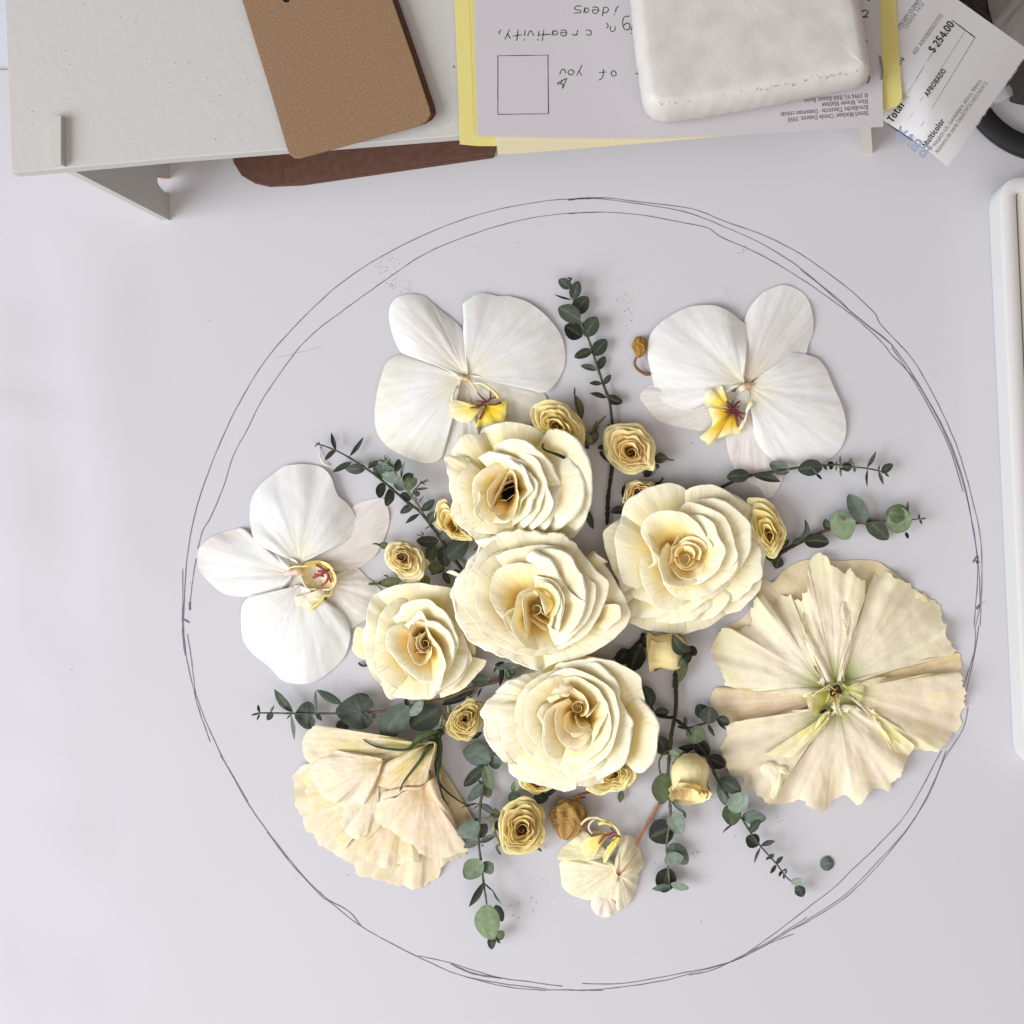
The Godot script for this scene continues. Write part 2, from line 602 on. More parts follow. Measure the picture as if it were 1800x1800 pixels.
# Lettering laid on a sheet: place(u, v) gives the point of the sheet for text coordinates in raster steps.
func lettering(called: String, parent: Node3D, mat: Material, text: String, font: String, size: float, at: Vector2, u: Vector2, v: Vector2, hgt: Callable, bold := false, right := false, squeeze := 1.0, mirror := false) -> MeshInstance3D:
	var t := TextMesh.new()
	var f := SystemFont.new()
	f.font_names = PackedStringArray([font])
	f.font_weight = 700 if bold else 400
	t.font = f
	t.text = text
	t.font_size = 32
	t.pixel_size = 0.01
	t.depth = 0.0
	t.curve_step = 3.0
	t.horizontal_alignment = HORIZONTAL_ALIGNMENT_RIGHT if right else HORIZONTAL_ALIGNMENT_LEFT
	var arr := t.get_mesh_arrays()
	var vs: PackedVector3Array = arr[Mesh.ARRAY_VERTEX]
	var lo := 1e9
	var hi := -1e9
	for k in vs:
		lo = minf(lo, k.x)
		hi = maxf(hi, k.x)
	var low := -0.16
	var nor := PackedVector3Array()
	for i in vs.size():
		var x := ((vs[i].x - hi) if right else (vs[i].x - lo)) / 0.32 * size * squeeze
		var y := -(vs[i].y - low) / 0.32 * size
		if mirror:
			x = -x
		var p := at + u * x + v * y
		vs[i] = P(p.x, p.y, hgt.call(p.x, p.y)) - org
		nor.append(Vector3.UP)
	var out := []
	out.resize(Mesh.ARRAY_MAX)
	out[Mesh.ARRAY_VERTEX] = vs
	out[Mesh.ARRAY_NORMAL] = nor
	out[Mesh.ARRAY_INDEX] = arr[Mesh.ARRAY_INDEX]
	var m := ArrayMesh.new()
	m.add_surface_from_arrays(Mesh.PRIMITIVE_TRIANGLES, out)
	return put(called, parent, m, mat)

func noise_tex(seed_: int, freq: float, ramp = null, size := 256) -> NoiseTexture2D:
	var t := NoiseTexture2D.new()
	var n := FastNoiseLite.new()
	n.seed = seed_
	n.frequency = freq
	n.fractal_octaves = 4
	t.width = size
	t.height = size
	t.seamless = true
	t.noise = n
	if ramp:
		t.color_ramp = ramp
	return t

func ramp(a: Color, b: Color, p := 0.0, r := 1.0) -> Gradient:
	var g := Gradient.new()
	g.offsets = PackedFloat32Array([p, r])
	g.colors = PackedColorArray([a, b])
	return g

func mat(col: Color, rough := 0.8, vertex := false) -> StandardMaterial3D:
	var m := StandardMaterial3D.new()
	m.albedo_color = col
	m.roughness = rough
	m.metallic_specular = 0.35
	m.vertex_color_use_as_albedo = vertex
	m.cull_mode = BaseMaterial3D.CULL_DISABLED
	return m

func bump(m: StandardMaterial3D, tex: Texture2D, cm: float, scale: float):
	m.heightmap_enabled = true
	m.heightmap_texture = tex
	m.heightmap_scale = cm
	m.uv1_triplanar = true
	m.uv1_scale = Vector3.ONE * scale

func materials():
	M.cream_heart = C(242, 200, 112)
	M.cream_deep = C(252, 230, 160)
	M.cream_mid = C(250, 232, 176)
	M.cream_pale = C(255, 251, 230)
	var fine := noise_tex(3, 0.03)
	var grain := noise_tex(8, 0.12)
	# petals: soft, matt, letting some light through
	M.rose = mat(Color.WHITE, 0.75, true)
	M.rose.backlight_enabled = true
	M.rose.backlight = Color(0.34, 0.33, 0.27)
	bump(M.rose, fine, 0.004, 60.0)
	M.small = mat(Color.WHITE, 0.8, true)
	M.small.backlight_enabled = true
	M.small.backlight = Color(0.24, 0.22, 0.17)
	bump(M.small, fine, 0.005, 70.0)
	M.orchid = mat(Color.WHITE, 0.65, true)
	M.orchid.backlight_enabled = true
	M.orchid.backlight = Color(0.3, 0.3, 0.29)
	bump(M.orchid, fine, 0.005, 70.0)
	M.silk = mat(Color.WHITE, 0.6, true)
	M.silk.backlight_enabled = true
	M.silk.backlight = Color(0.36, 0.35, 0.32)
	bump(M.silk, fine, 0.008, 55.0)
	M.silk.transparency = BaseMaterial3D.TRANSPARENCY_ALPHA
	M.silk.albedo_color = Color(1, 1, 1, 0.88)
	M.orchid.transparency = BaseMaterial3D.TRANSPARENCY_ALPHA
	M.orchid.albedo_color = Color(1, 1, 1, 0.91)
	M.leaf = mat(Color.WHITE, 0.6, true)
	bump(M.leaf, grain, 0.006, 60.0)
	M.stem = mat(Color.WHITE, 0.8, true)
	bump(M.stem, grain, 0.01, 90.0)
	M.lip = mat(Color.WHITE, 0.55, true)
	M.lip.backlight_enabled = true
	M.lip.backlight = Color(0.3, 0.3, 0.28)
	M.pod = mat(Color.WHITE, 0.7, true)
	bump(M.pod, fine, 0.05, 90.0)
	# papers, boards and the rest
	M.paper = mat(Color(0.783, 0.777, 0.788), 0.9)
	bump(M.paper, grain, 0.002, 50.0)
	M.table = mat(Color(0.787, 0.796, 0.824), 0.7)
	M.board = mat(Color(0.745, 0.735, 0.715), 0.75)
	bump(M.board, noise_tex(21, 0.035), 0.006, 22.0)
	M.board_edge = mat(Color(0.824, 0.805, 0.768), 0.8)
	M.raw_wood = mat(Color(0.666, 0.536, 0.405), 0.85)
	M.kraft = mat(Color(1, 1, 1), 0.9)
	M.kraft.albedo_texture = noise_tex(31, 0.3, ramp(Color(0.50, 0.395, 0.30), Color(0.60, 0.485, 0.37), 0.2, 0.8), 512)
	M.kraft.uv1_triplanar = true
	M.kraft.uv1_scale = Vector3.ONE * 8.0
	M.kraft_edge = mat(Color(0.331, 0.247, 0.191), 0.9)
	M.brown = mat(Color(1, 1, 1), 0.9)
	M.brown.albedo_texture = noise_tex(33, 0.08, ramp(Color(0.365, 0.26, 0.215), Color(0.41, 0.295, 0.245), 0.2, 0.8), 256)
	M.brown.uv1_triplanar = true
	M.brown.uv1_scale = Vector3.ONE * 9.0
	M.yellow = mat(Color(0.833, 0.787, 0.489), 0.85)
	M.cream_card = mat(Color(0.833, 0.787, 0.647), 0.9)
	bump(M.cream_card, grain, 0.01, 40.0)
	M.card = mat(Color(0.739, 0.721, 0.730), 0.85)
	bump(M.card, grain, 0.003, 40.0)
	M.receipt = mat(Color(0.805, 0.801, 0.801), 0.7)
	M.ink = mat(Color(0.16, 0.155, 0.17), 0.7)
	M.ink_soft = mat(Color(0.46, 0.45, 0.48), 0.7)
	M.ink_pen = mat(Color(0.19, 0.26, 0.15), 0.6)
	M.ink_blue = mat(Color(0.62, 0.66, 0.76), 0.7)
	M.ink_grey = mat(Color(0.55, 0.55, 0.56), 0.7)
	M.pen_circle = mat(Color(0.43, 0.42, 0.47), 0.6)
	M.stone = mat(Color(1, 1, 1), 0.42)
	M.stone.albedo_texture = noise_tex(41, 0.012, ramp(Color(0.765, 0.745, 0.715), Color(0.81, 0.795, 0.775), 0.15, 0.85), 512)
	bump(M.stone, noise_tex(42, 0.12, null, 512), 0.004, 11.0)
	M.black = mat(Color(0.13, 0.13, 0.135), 0.5)
	M.fabric = mat(Color(0.275, 0.243, 0.229), 0.95)
	bump(M.fabric, noise_tex(51, 0.2), 0.1, 60.0)
	M.fabric.rim_enabled = true
	M.fabric.rim = 0.3
	M.grey_plastic = mat(Color(0.554, 0.540, 0.531), 0.5)
	M.silicone = mat(Color(0.815, 0.81, 0.80), 0.75)
	M.silicone.subsurf_scatter_enabled = true
	M.silicone.subsurf_scatter_strength = 0.15
	M.resin = mat(Color(0.87, 0.855, 0.80), 0.5)
	M.clear = StandardMaterial3D.new()
	M.clear.transparency = BaseMaterial3D.TRANSPARENCY_ALPHA
	M.clear.albedo_color = Color(0.9, 0.9, 0.92, 0.25)
	M.clear.roughness = 0.15
	M.steel = mat(Color(0.7, 0.7, 0.68), 0.3)
	M.steel.metallic = 1.0
	M.dust = mat(Color(0.76, 0.71, 0.60), 0.95)
	M.crumb = mat(Color(0.45, 0.38, 0.34), 0.95)
	M.hole = mat(Color(0.10, 0.08, 0.07), 0.95)
	M.throat = mat(Color(0.26, 0.18, 0.11), 0.9)
	M.pencil = mat(Color(0.68, 0.68, 0.70), 0.8)

# ---------------------------------------------------------------- table, paper and the drawn circle
func W(x: float, y: float, h: float) -> Vector3:      # a place on the table itself, without the lens
	return Vector3((x - NX) * S, h * 0.001, (y - NY) * S)

func paper_h(x: float, y: float) -> float:
	var w := smoothstep(520.0, 60.0, x)
	var h := 0.35 + 2.2 * w * (0.5 + 0.5 * nw.get_noise_2d(x * 0.42, y * 0.3))
	h += 1.0 * w * exp(-pow((y - 720.0 - x * 0.15) / 26.0, 2.0)) * smoothstep(240.0, 30.0, x)
	h += 0.8 * exp(-pow((x - 190.0 - (y - 700.0) * 0.05) / 60.0, 2.0)) * smoothstep(330.0, 560.0, y) * smoothstep(1250.0, 800.0, y)
	return h

func on_paper(x: float, y: float) -> float:
	return paper_h(x, y) + 0.12

func setting():
	org = Vector3.ZERO
	var top := put("tabletop", self, box_mesh(W(-2400, -2600, -30.0), W(5200, 4200, -0.4)), M.table)
	top.set_meta("kind", "structure")
	var sheet := thing("paper_sheet", "large white paper sheet with a pen-drawn circle under the flowers", "paper", 900, 900)
	var nx := 110
	var ny := 100
	var pts := PackedVector3Array()
	for i in nx:
		for j in ny:
			var x := lerpf(-700.0, 2900.0, float(i) / (nx - 1))
			var y := lerpf(128.0, 2700.0, float(j) / (ny - 1))
			pts.append(W(x, y - (x + 700.0) * 0.004, paper_h(x, y)) - org)
	put("sheet", sheet, grid(nx, ny, pts, PackedColorArray()), M.paper)
	# the circle, gone over several times
	F(300, 340, 2.368)
	pen(sheet, [50, 1800, 55, 1720, 70, 1500, 110, 1300, 180, 1100, 270, 900, 390, 700, 520, 550, 700, 380, 900, 250, 1130, 140, 1350, 70, 1550, 33, 1680, 22, 1800, 18])
	pen(sheet, [80, 1735, 82, 1690, 90, 1620, 105, 1520])
	pen(sheet, [112, 1480, 130, 1410, 150, 1375, 165, 1350, 220, 1220, 250, 1120, 280, 1050, 320, 980, 380, 860, 490, 700, 550, 625, 620, 560, 680, 515, 730, 478, 880, 370, 1040, 262, 1200, 190, 1400, 125, 1600, 88, 1800, 78])
	pen(sheet, [1655, 28, 1700, 22, 1750, 20], 3.0)
	pen(sheet, [78, 1700, 80, 1735], 3.0)
	pen(sheet, [440, 685, 520, 665, 590, 650, 630, 637], 0.9, M.pencil)
	F(1000, 330, 2.338)
	pen(sheet, [0, 46, 150, 42, 300, 60, 470, 80, 560, 104, 640, 138, 800, 195, 930, 260, 1050, 340, 1160, 425, 1260, 520, 1280, 560, 1400, 690, 1470, 800, 1530, 915, 1555, 970, 1600, 1080, 1650, 1250, 1690, 1430, 1697, 1600, 1690, 1800])
	pen(sheet, [0, 50, 120, 45, 300, 68, 480, 100, 650, 165, 800, 235, 950, 330, 1100, 460, 1220, 560, 1330, 650, 1450, 830, 1550, 1020, 1610, 1180, 1650, 1340, 1680, 1520, 1690, 1700, 1672, 1800])
	pen(sheet, [950, 335, 1100, 452, 1180, 530, 1320, 640, 1330, 660, 1440, 830, 1560, 1060, 1620, 1250])
	pen(sheet, [0, 107, 140, 100, 300, 113, 450, 140, 570, 165, 620, 200, 760, 262, 900, 340, 1050, 440, 1200, 555, 1300, 650, 1320, 680, 1430, 800, 1550, 1010, 1620, 1200, 1660, 1400, 1680, 1560, 1665, 1800])
	pen(sheet, [1660, 1540, 1680, 1512, 1676, 1545], 2.6)
	pen(sheet, [1662, 1530, 1688, 1540], 2.6)
	pen(sheet, [1674, 1730, 1690, 1716], 4.5)
	pen(sheet, [1690, 1718, 1720, 1690], 0.9, M.pencil)
	F(300, 1000, 2.368)
	pen(sheet, [50, 0, 50, 160, 55, 280, 75, 420, 110, 540, 170, 690, 250, 850, 350, 1020, 470, 1180, 560, 1290, 640, 1375, 660, 1384, 780, 1480, 920, 1560, 1060, 1630, 1200, 1690, 1400, 1740, 1560, 1755])
	pen(sheet, [52, 150, 50, 210, 53, 300, 62, 360], 3.0)
	pen(sheet, [50, 208, 78, 224], 2.6)
	pen(sheet, [68, 270, 82, 350, 92, 430, 104, 520])
	pen(sheet, [96, 510, 118, 590, 165, 722])
	pen(sheet, [205, 775, 240, 830, 320, 968])
	pen(sheet, [400, 1095, 520, 1250, 640, 1365, 665, 1384, 740, 1425, 790, 1483])
	pen(sheet, [1030, 1610, 1160, 1640, 1350, 1698, 1500, 1720, 1630, 1738])
	pen(sheet, [1165, 1645, 1260, 1685, 1380, 1705], 2.6)
	pen(sheet, [1230, 1700, 1400, 1730, 1560, 1748], 1.4, M.ink_soft)
	pen(sheet, [1560, 1752, 1700, 1754, 1800, 1755])
	F(1000, 1100, 2.368)
	pen(sheet, [0, 1516, 90, 1517, 250, 1500, 400, 1476, 500, 1450, 700, 1390, 850, 1310, 1000, 1220, 1150, 1120, 1260, 1010, 1400, 855, 1500, 700, 1570, 520])
	pen(sheet, [55, 1490, 200, 1491, 320, 1475, 450, 1450, 600, 1420, 700, 1387, 780, 1335, 870, 1270, 1000, 1170, 1110, 1085, 1180, 1015, 1300, 900, 1420, 760, 1550, 520])
	pen(sheet, [700, 1390, 840, 1320, 935, 1283], 1.5, M.ink_soft)
	pen(sheet, [500, 1455, 600, 1432, 700, 1385, 840, 1310, 990, 1215], 1.5, M.ink_soft)
	pen(sheet, [935, 1262, 1000, 1228, 1150, 1132, 1280, 1005, 1420, 832, 1500, 690, 1560, 560, 1640, 430, 1662, 340])
	pen(sheet, [1622, 352, 1650, 230, 1682, 130, 1692, 60, 1690, 0])
	pen(sheet, [1640, 330, 1668, 210, 1690, 110, 1706, 0])
	# pollen and crumbs
	F(0, 0, 1)
	dust(sheet, 682, 470, 22, 26, 70, M.dust)
	dust(sheet, 705, 500, 28, 16, 50, M.dust)
	dust(sheet, 1098, 525, 16, 10, 30, M.dust)
	dust(sheet, 1100, 560, 14, 20, 12, M.crumb)
	dust(sheet, 1300, 438, 16, 8, 14, M.crumb)
	dust(sheet, 1270, 510, 40, 22, 26, M.dust)
	dust(sheet, 915, 1600, 26, 14, 22, M.crumb)
	dust(sheet, 945, 1565, 34, 26, 12, M.crumb)
	dust(sheet, 1224, 1500, 10, 6, 5, M.crumb)
	dust(sheet, 1370, 1438, 8, 8, 6, M.crumb)
	dust(sheet, 1765, 263, 12, 8, 8, M.crumb)
	dust(sheet, 1100, 1300, 650, 560, 60, M.dust)
	dust(sheet, 900, 1050, 850, 700, 50, M.crumb)

func pen(sheet: Node3D, pts: Array, w := 1.3, m: Material = null):
	stroke("pen_line", sheet, m if m else M.pen_circle, q(pts), w, on_paper, 0.45)

func dust(sheet: Node3D, x: float, y: float, rx: float, ry: float, n: int, m: Material):
	var st := SurfaceTool.new()
	st.begin(Mesh.PRIMITIVE_TRIANGLES)
	for i in n:
		var a := rng.randf() * TAU
		var d := sqrt(rng.randf())
		var px := x + cos(a) * d * rx
		var py := y + sin(a) * d * ry
		var r := rng.randf_range(0.35, 1.15)
		var c := P(px, py, on_paper(px, py)) - org
		var ps := []
		for k in 5:
			ps.append(c + Vector3(cos(k * TAU / 5.0 + a), 0, sin(k * TAU / 5.0 + a)) * r * S * rng.randf_range(0.6, 1.2))
		var tip := c + Vector3(0, r * S * 0.6, 0)
		for k in 5:
			st.add_vertex(ps[k])
			st.add_vertex(ps[(k + 1) % 5])
			st.add_vertex(tip)
	st.generate_normals()
	put("dust", sheet, st.commit(), m).set_meta("kind", "stuff")

func box_mesh(a: Vector3, b: Vector3) -> ArrayMesh:
	var st := SurfaceTool.new()
	st.begin(Mesh.PRIMITIVE_TRIANGLES)
	add_hexa(st, [Vector3(a.x, a.y, a.z), Vector3(b.x, a.y, a.z), Vector3(b.x, a.y, b.z), Vector3(a.x, a.y, b.z), Vector3(a.x, b.y, a.z), Vector3(b.x, b.y, a.z), Vector3(b.x, b.y, b.z), Vector3(a.x, b.y, b.z)])
	st.index()
	st.generate_normals()
	return out_facing(st.commit(), Vector3.ZERO, 0)

func add_hexa(st: SurfaceTool, p: Array):
	st.set_smooth_group(-1)
	for f in [[0, 1, 2, 3], [7, 6, 5, 4], [0, 4, 5, 1], [1, 5, 6, 2], [2, 6, 7, 3], [3, 7, 4, 0]]:
		quad(st, p[f[0]], p[f[1]], p[f[2]], p[f[3]])

# A board on edge: profile (place along the table's depth, height) between x0 and x1 of the table raster.
func upright(called: String, parent: Node3D, m: Material, prof: PackedVector2Array, x0: float, x1: float):
	var st := SurfaceTool.new()
	st.begin(Mesh.PRIMITIVE_TRIANGLES)
	st.set_smooth_group(-1)
	var tri := Geometry2D.triangulate_polygon(prof)
	for x in [x0, x1]:
		for k in range(0, tri.size(), 3):
			var o := [0, 1, 2] if x == x0 else [0, 2, 1]
			for z in o:
				var p := prof[tri[k + z]]
				st.add_vertex(W(x, p.x, p.y) - org)
	for i in prof.size():
		var a := prof[i]
		var b := prof[(i + 1) % prof.size()]
		quad(st, W(x0, a.x, a.y) - org, W(x0, b.x, b.y) - org, W(x1, b.x, b.y) - org, W(x1, a.x, a.y) - org)
	st.index()
	st.generate_normals()
	return put(called, parent, out_facing(st.commit(), Vector3.ZERO, 0), m)

# A bar between two traced cross-sections at two heights.
func bar(called: String, parent: Node3D, m: Material, low: Array, h0: float, high: Array, h1: float):
	var p := []
	for k in range(0, 8, 2):
		p.append(P(low[k], low[k + 1], h0) - org)
	for k in range(0, 8, 2):
		p.append(P(high[k], high[k + 1], h1) - org)
	var st := SurfaceTool.new()
	st.begin(Mesh.PRIMITIVE_TRIANGLES)
	add_hexa(st, p)
	st.index()
	st.generate_normals()
	return put(called, parent, out_facing(st.commit(), Vector3.ZERO, 0), m)

# ---------------------------------------------------------------- the low shelf and what lies on it
const SHELF := 80.0

func flat_at(h: float) -> Callable:
	return func(_x, _y): return h

func shelf_and_papers():
	F(0, 0, 1)
	var sh := thing("low_shelf", "low white painted wooden shelf standing at the back of the table", "shelf", 800, 150)
	slab("board", sh, M.board, q([3, -160, 8, 0, 20, 304, 300, 278.5, 800, 239, 1200, 206, 1628, 171, 1600, -160]), SHELF - 5.0, 5.0, 1.6, 0, Color.WHITE, false)
	var prof := PackedVector2Array()
	prof.append(Vector2(388, 0.4))
	for k in 9:
		var a := PI * k / 8.0
		prof.append(Vector2(330 + 15 * cos(a), 0.4 + 12.0 * sin(a)))
	prof.append_array([Vector2(60, 0.4), Vector2(60, 75), Vector2(318, 75.05), Vector2(318, 83), Vector2(388, 83)])
	upright("leg", sh, M.board, prof, 286, 300)
	var rim := PackedVector3Array()
	for k in 9:
		var a := PI * k / 8.0
		for x in [286.3, 299.7]:
			rim.append(W(x, 330 + 14.4 * cos(a), 0.4 + 11.6 * sin(a)) - org)
	put("notch_rim", sh, grid(9, 2, rim, PackedColorArray()), M.raw_wood)
	bar("leg", sh, M.board_edge, [1514, 270, 1534, 269, 1534, 60, 1514, 60], 0.4, [1507, 184, 1528, 182, 1528, -20, 1507, -20], 75.0)
	dust_on(sh, 24)
	# a pile of brown tags
	var tags := ["topmost brown kraft card of the rounded pile, lying fully in view on the white shelf", "second brown kraft card from the top, showing only as a dark edge in the pile", "third brown kraft card from the top, a thin dark edge in the pile", "lowest brown kraft card of the pile, lying on the white shelf"]
	for k in range(3, -1, -1):
		var h := SHELF + 0.1 + (3 - k) * 1.35
		var dx: float = [0.0, 6.0, 4.5, 8.5][k]
		var dy: float = [0.0, -5.0, -7.0, -3.0][k]
		var t := thing("kraft_card", tags[k], "card", 580, 60, h, "brown kraft cards in the rounded pile")
		slab("card", t, M.kraft if k == 0 else M.kraft_edge, moved(q([342, -270, 425, 0, 480, 178, 503, 258, 508, 270, 516, 277, 528, 277, 640, 246, 738, 219, 750, 212, 757, 201, 755, 190, 725, 100, 690, 0, 607, -240]), dx, dy), h, 1.05, 1.4, 0, Color.WHITE, false)
		if k == 0:
			slab("punched_hole", t, M.hole, disc(503, -2, 6.5), h + 1.04, 0.08, 0.3, 0, Color.WHITE, false)
	# brown folded board lying on the table in the shelf's shade
	var br := thing("brown_folder", "brown cardboard folder with a rounded corner lying under the shelf front", "folder", 620, 280, 0.4)
	slab("back_cover", br, M.brown, q([392, 40, 405, 260, 410, 285, 424, 308, 446, 321, 472, 327, 530, 324.5, 866, 276, 930, 40]), 0.5, 1.6, 1.5, 0, Color.WHITE, false)
	slab("front_flap", br, M.brown, q([497, 40, 499, 312, 503, 322, 512, 323, 640, 303, 868, 270, 930, 40]), 2.2, 1.3, 1.5, 0, Color.WHITE, false)
	# papers on the shelf
	var h1 := SHELF + 1.2
	var en := thing("yellow_envelope", "yellow paper envelope under the postcard, overhanging the shelf edge", "envelope", 1180, 100, h1)
	slab("envelope", en, M.yellow, q([793, -140, 799, 0, 806, 180, 808, 253, 840, 256, 876, 256, 1200, 230, 1556, 193, 1577, 187, 1585, 178, 1586, 168, 1580, 80, 1575, 0, 1570, -140]), h1, 0.5, 0.6, 0, Color.WHITE, false)
	stroke("seam", en, mat(Color(0.80, 0.74, 0.45), 0.9), q([823, -40, 828, 90, 833, 236]), 1.4, flat_at(h1 + 0.55))
	var cc := thing("cream_card", "textured cream card peeking out below the postcard's lower edge", "card", 1050, 180, h1 + 0.7)
	slab("card", cc, M.cream_card, q([866, 40, 872, 240, 875, 271, 940, 267, 1060, 257, 1180, 247, 1300, 236, 1300, 40]), h1 + 0.7, 0.7, 0.5, 0, Color.WHITE, false)
	var hc := h1 + 1.7
	var po := thing("postcard", "pale lilac-grey postcard with green handwriting, face down under the white stone", "postcard", 1190, 100, hc)
	slab("card", po, M.card, q([827, -140, 833, 0, 837, 150, 839, 239, 1000, 242, 1150, 242, 1260, 238, 1400, 231, 1553, 222, 1551, 130, 1547, 0, 1544, -140]), hc, 0.5, 0.5, 0, Color.WHITE, false)
	var ch := flat_at(hc + 0.58)
	for l in [[875, 98, 963, 97], [963, 97, 964, 200], [964, 200, 875, 201], [875, 201, 875, 98]]:
		stroke("stamp_frame", po, M.ink, q(l), 1.1, ch)
	var u := Vector2(-0.9965, 0.083)
	var v := Vector2(-0.083, -0.9965)
	var rows := ["Henri Matisse: Creole Dancer, 1950", "Kreolische Tänzerin · Danseuse créole", "Nice, Musée Matisse", "© 1994 VG Bild-Kunst, Bonn"]
	for k in 4:
		lettering("caption", po, M.ink, rows[k], "Droid Serif", 10.2, Vector2(1526 - k * 0.3, 193.5 - k * 10.4), u, v, ch, false, false, 0.84)
	handwriting(po, ch)
	var sp := tube("staple", po, M.steel, q([1547, 98, 1551, 122, 1550, 143]), [hc + 1.2, hc + 1.6, hc + 1.2], 0.35, 0.35, Color.WHITE, Color.WHITE)
	var so := thing("white_stone", "white polished stone block holding the postcard down", "stone", 1320, 80, hc + 0.7)
	slab("block", so, M.stone, q([1100, -150, 1104, -60, 1107, 0, 1115, 80, 1124, 150, 1130, 184, 1138, 199, 1153, 208, 1180, 211, 1260, 199, 1350, 183, 1440, 165, 1500, 153, 1518, 146, 1527, 134, 1528, 120, 1520, 70, 1509, 10, 1500, -50, 1488, -150]), hc + 0.7, 17.0, 26.0, 150, Color.WHITE, true, null, 1.6)
	pits(so, hc + 0.7 + 16.6)

func moved(p: PackedVector2Array, dx: float, dy: float) -> PackedVector2Array:
	var r := PackedVector2Array()
	for k in p:
		r.append(k + Vector2(dx, dy))
	return r

func disc(x: float, y: float, r: float, n := 20) -> PackedVector2Array:
	var o := PackedVector2Array()
	for k in n:
		o.append(Vector2(x + r * cos(TAU * k / n), y + r * sin(TAU * k / n)))
	return o

func specks(called: String, parent: Node3D, m: Material, spots: Array, h: float, tall: float):
	var st := SurfaceTool.new()
	st.begin(Mesh.PRIMITIVE_TRIANGLES)
	for s in spots:
		var c := P(s[0], s[1], h) - org
		var ps := []
		var a := rng.randf() * TAU
		for k in 6:
			var d := Vector2(cos(k * TAU / 6.0) * s[2], sin(k * TAU / 6.0) * s[3]).rotated(a) * rng.randf_range(0.7, 1.2)
			ps.append(c + Vector3(d.x, 0, d.y) * S)
		for k in 6:
			st.add_vertex(ps[k])
			st.add_vertex(ps[(k + 1) % 6])
			st.add_vertex(c + Vector3(0, tall * 0.001, 0))
	st.generate_normals()
	put(called, parent, st.commit(), m).set_meta("kind", "stuff")

func dust_on(sh: Node3D, n: int):
	var lumps := []
	for i in n:
		lumps.append([rng.randf_range(30, 440), rng.randf_range(5, 255), rng.randf_range(0.8, 2.2), rng.randf_range(0.6, 1.6)])
	specks("paint_lump", sh, M.board, lumps, SHELF + 0.01, 0.35)
	specks("stain", sh, M.crumb, [[798, 117, 2.6, 1.4], [788, 213, 0.9, 0.9], [790, 150, 0.8, 0.8], [364, 137, 1.0, 0.8], [785, 180, 0.7, 1.0]], SHELF + 0.01, 0.12)

func pits(so: Node3D, h: float):
	var s := []
	for k in 150:
		var t := rng.randf()
		s.append([lerpf(1150, 1505, t) + rng.randf_range(-8, 8), lerpf(176, 118, t) + rng.randf_range(-16, 14), rng.randf_range(0.5, 1.7), rng.randf_range(0.4, 0.9)])
	for k in 80:
		s.append([rng.randf_range(1462, 1500), rng.randf_range(20, 120), rng.randf_range(0.5, 1.5), rng.randf_range(0.4, 0.9)])
	for k in 14:
		s.append([rng.randf_range(1170, 1450), rng.randf_range(10, 120), rng.randf_range(0.5, 1.3), rng.randf_range(0.4, 0.8)])
	var pale := mat(Color(0.66, 0.60, 0.53), 0.9)
	specks("pit", so, pale, s, h - 1.2, 1.5)

# Upside-down handwriting in green-black ink, stroke by stroke.
func handwriting(po: Node3D, ch: Callable):
	F(780, 0, 3.4615)
	var s := [
		[838, 38, 812, 36, 796, 48, 806, 60, 828, 62, 832, 76, 792, 80], [884, 62, 872, 48, 858, 60, 868, 78, 884, 66], [858, 44, 852, 82], [938, 62, 906, 60, 908, 76, 924, 82, 940, 72, 940, 52, 924, 42, 906, 46],
		[974, 42, 964, 98], [972, 46, 992, 44, 1002, 60, 986, 78, 966, 76], [1050, 46, 1044, 76], [1040, 86, 1037, 92], [1062, 34, 1055, 48],
		[352, 182, 336, 194, 340, 208], [372, 240, 400, 178], [405, 236, 388, 206], [452, 180, 444, 248], [420, 220, 474, 212], [496, 186, 490, 218], [487, 238, 492, 246],
		[548, 218, 528, 186, 510, 218], [580, 188, 574, 222], [570, 238, 576, 246], [608, 182, 600, 248], [576, 214, 650, 208], [694, 200, 680, 186, 664, 198, 674, 214, 694, 204], [664, 184, 658, 218],
		[744, 200, 712, 198, 714, 212, 730, 220, 746, 208, 744, 190, 728, 182, 710, 186], [815, 182, 809, 216], [810, 206, 794, 215, 782, 207], [862, 188, 884, 182, 898, 198, 888, 214, 866, 210],
		[990, 138, 1000, 156, 992, 172], [1044, 160, 1040, 184, 1024, 192, 1012, 180, 1016, 160], [1130, 98, 1098, 104, 1088, 140, 1100, 178, 1126, 178, 1132, 150, 1112, 140, 1096, 156], [1146, 160, 1140, 186], [1136, 200, 1142, 206],
		[742, 446, 736, 426, 718, 424, 708, 446], [712, 440, 704, 452], [790, 432, 772, 424, 756, 440, 770, 456, 790, 446, 790, 430], [808, 460, 842, 396], [840, 460, 822, 430],
		[972, 420, 966, 470, 944, 488], [944, 442, 990, 438], [1046, 440, 1032, 430, 1018, 446, 1030, 464, 1048, 454, 1046, 438], [1166, 446, 1182, 448],
		[748, 476, 690, 508, 724, 512, 722, 540, 748, 476], [720, 490, 712, 506]]
	for l in s:
		stroke("handwriting", po, M.ink_pen, q(l), 1.5, ch)
	F(1280, 0, 3.4615)
	for l in [[812, 70, 834, 62, 852, 74, 836, 96, 820, 104, 852, 104], [818, 168, 820, 224, 848, 254], [834, 340, 850, 344], [836, 380, 846, 386], [842, 452, 858, 468, 856, 492, 844, 508], [850, 0, 862, 6]]:
		stroke("handwriting", po, M.ink_pen, q(l), 2.0, ch)
	F(0, 0, 1)

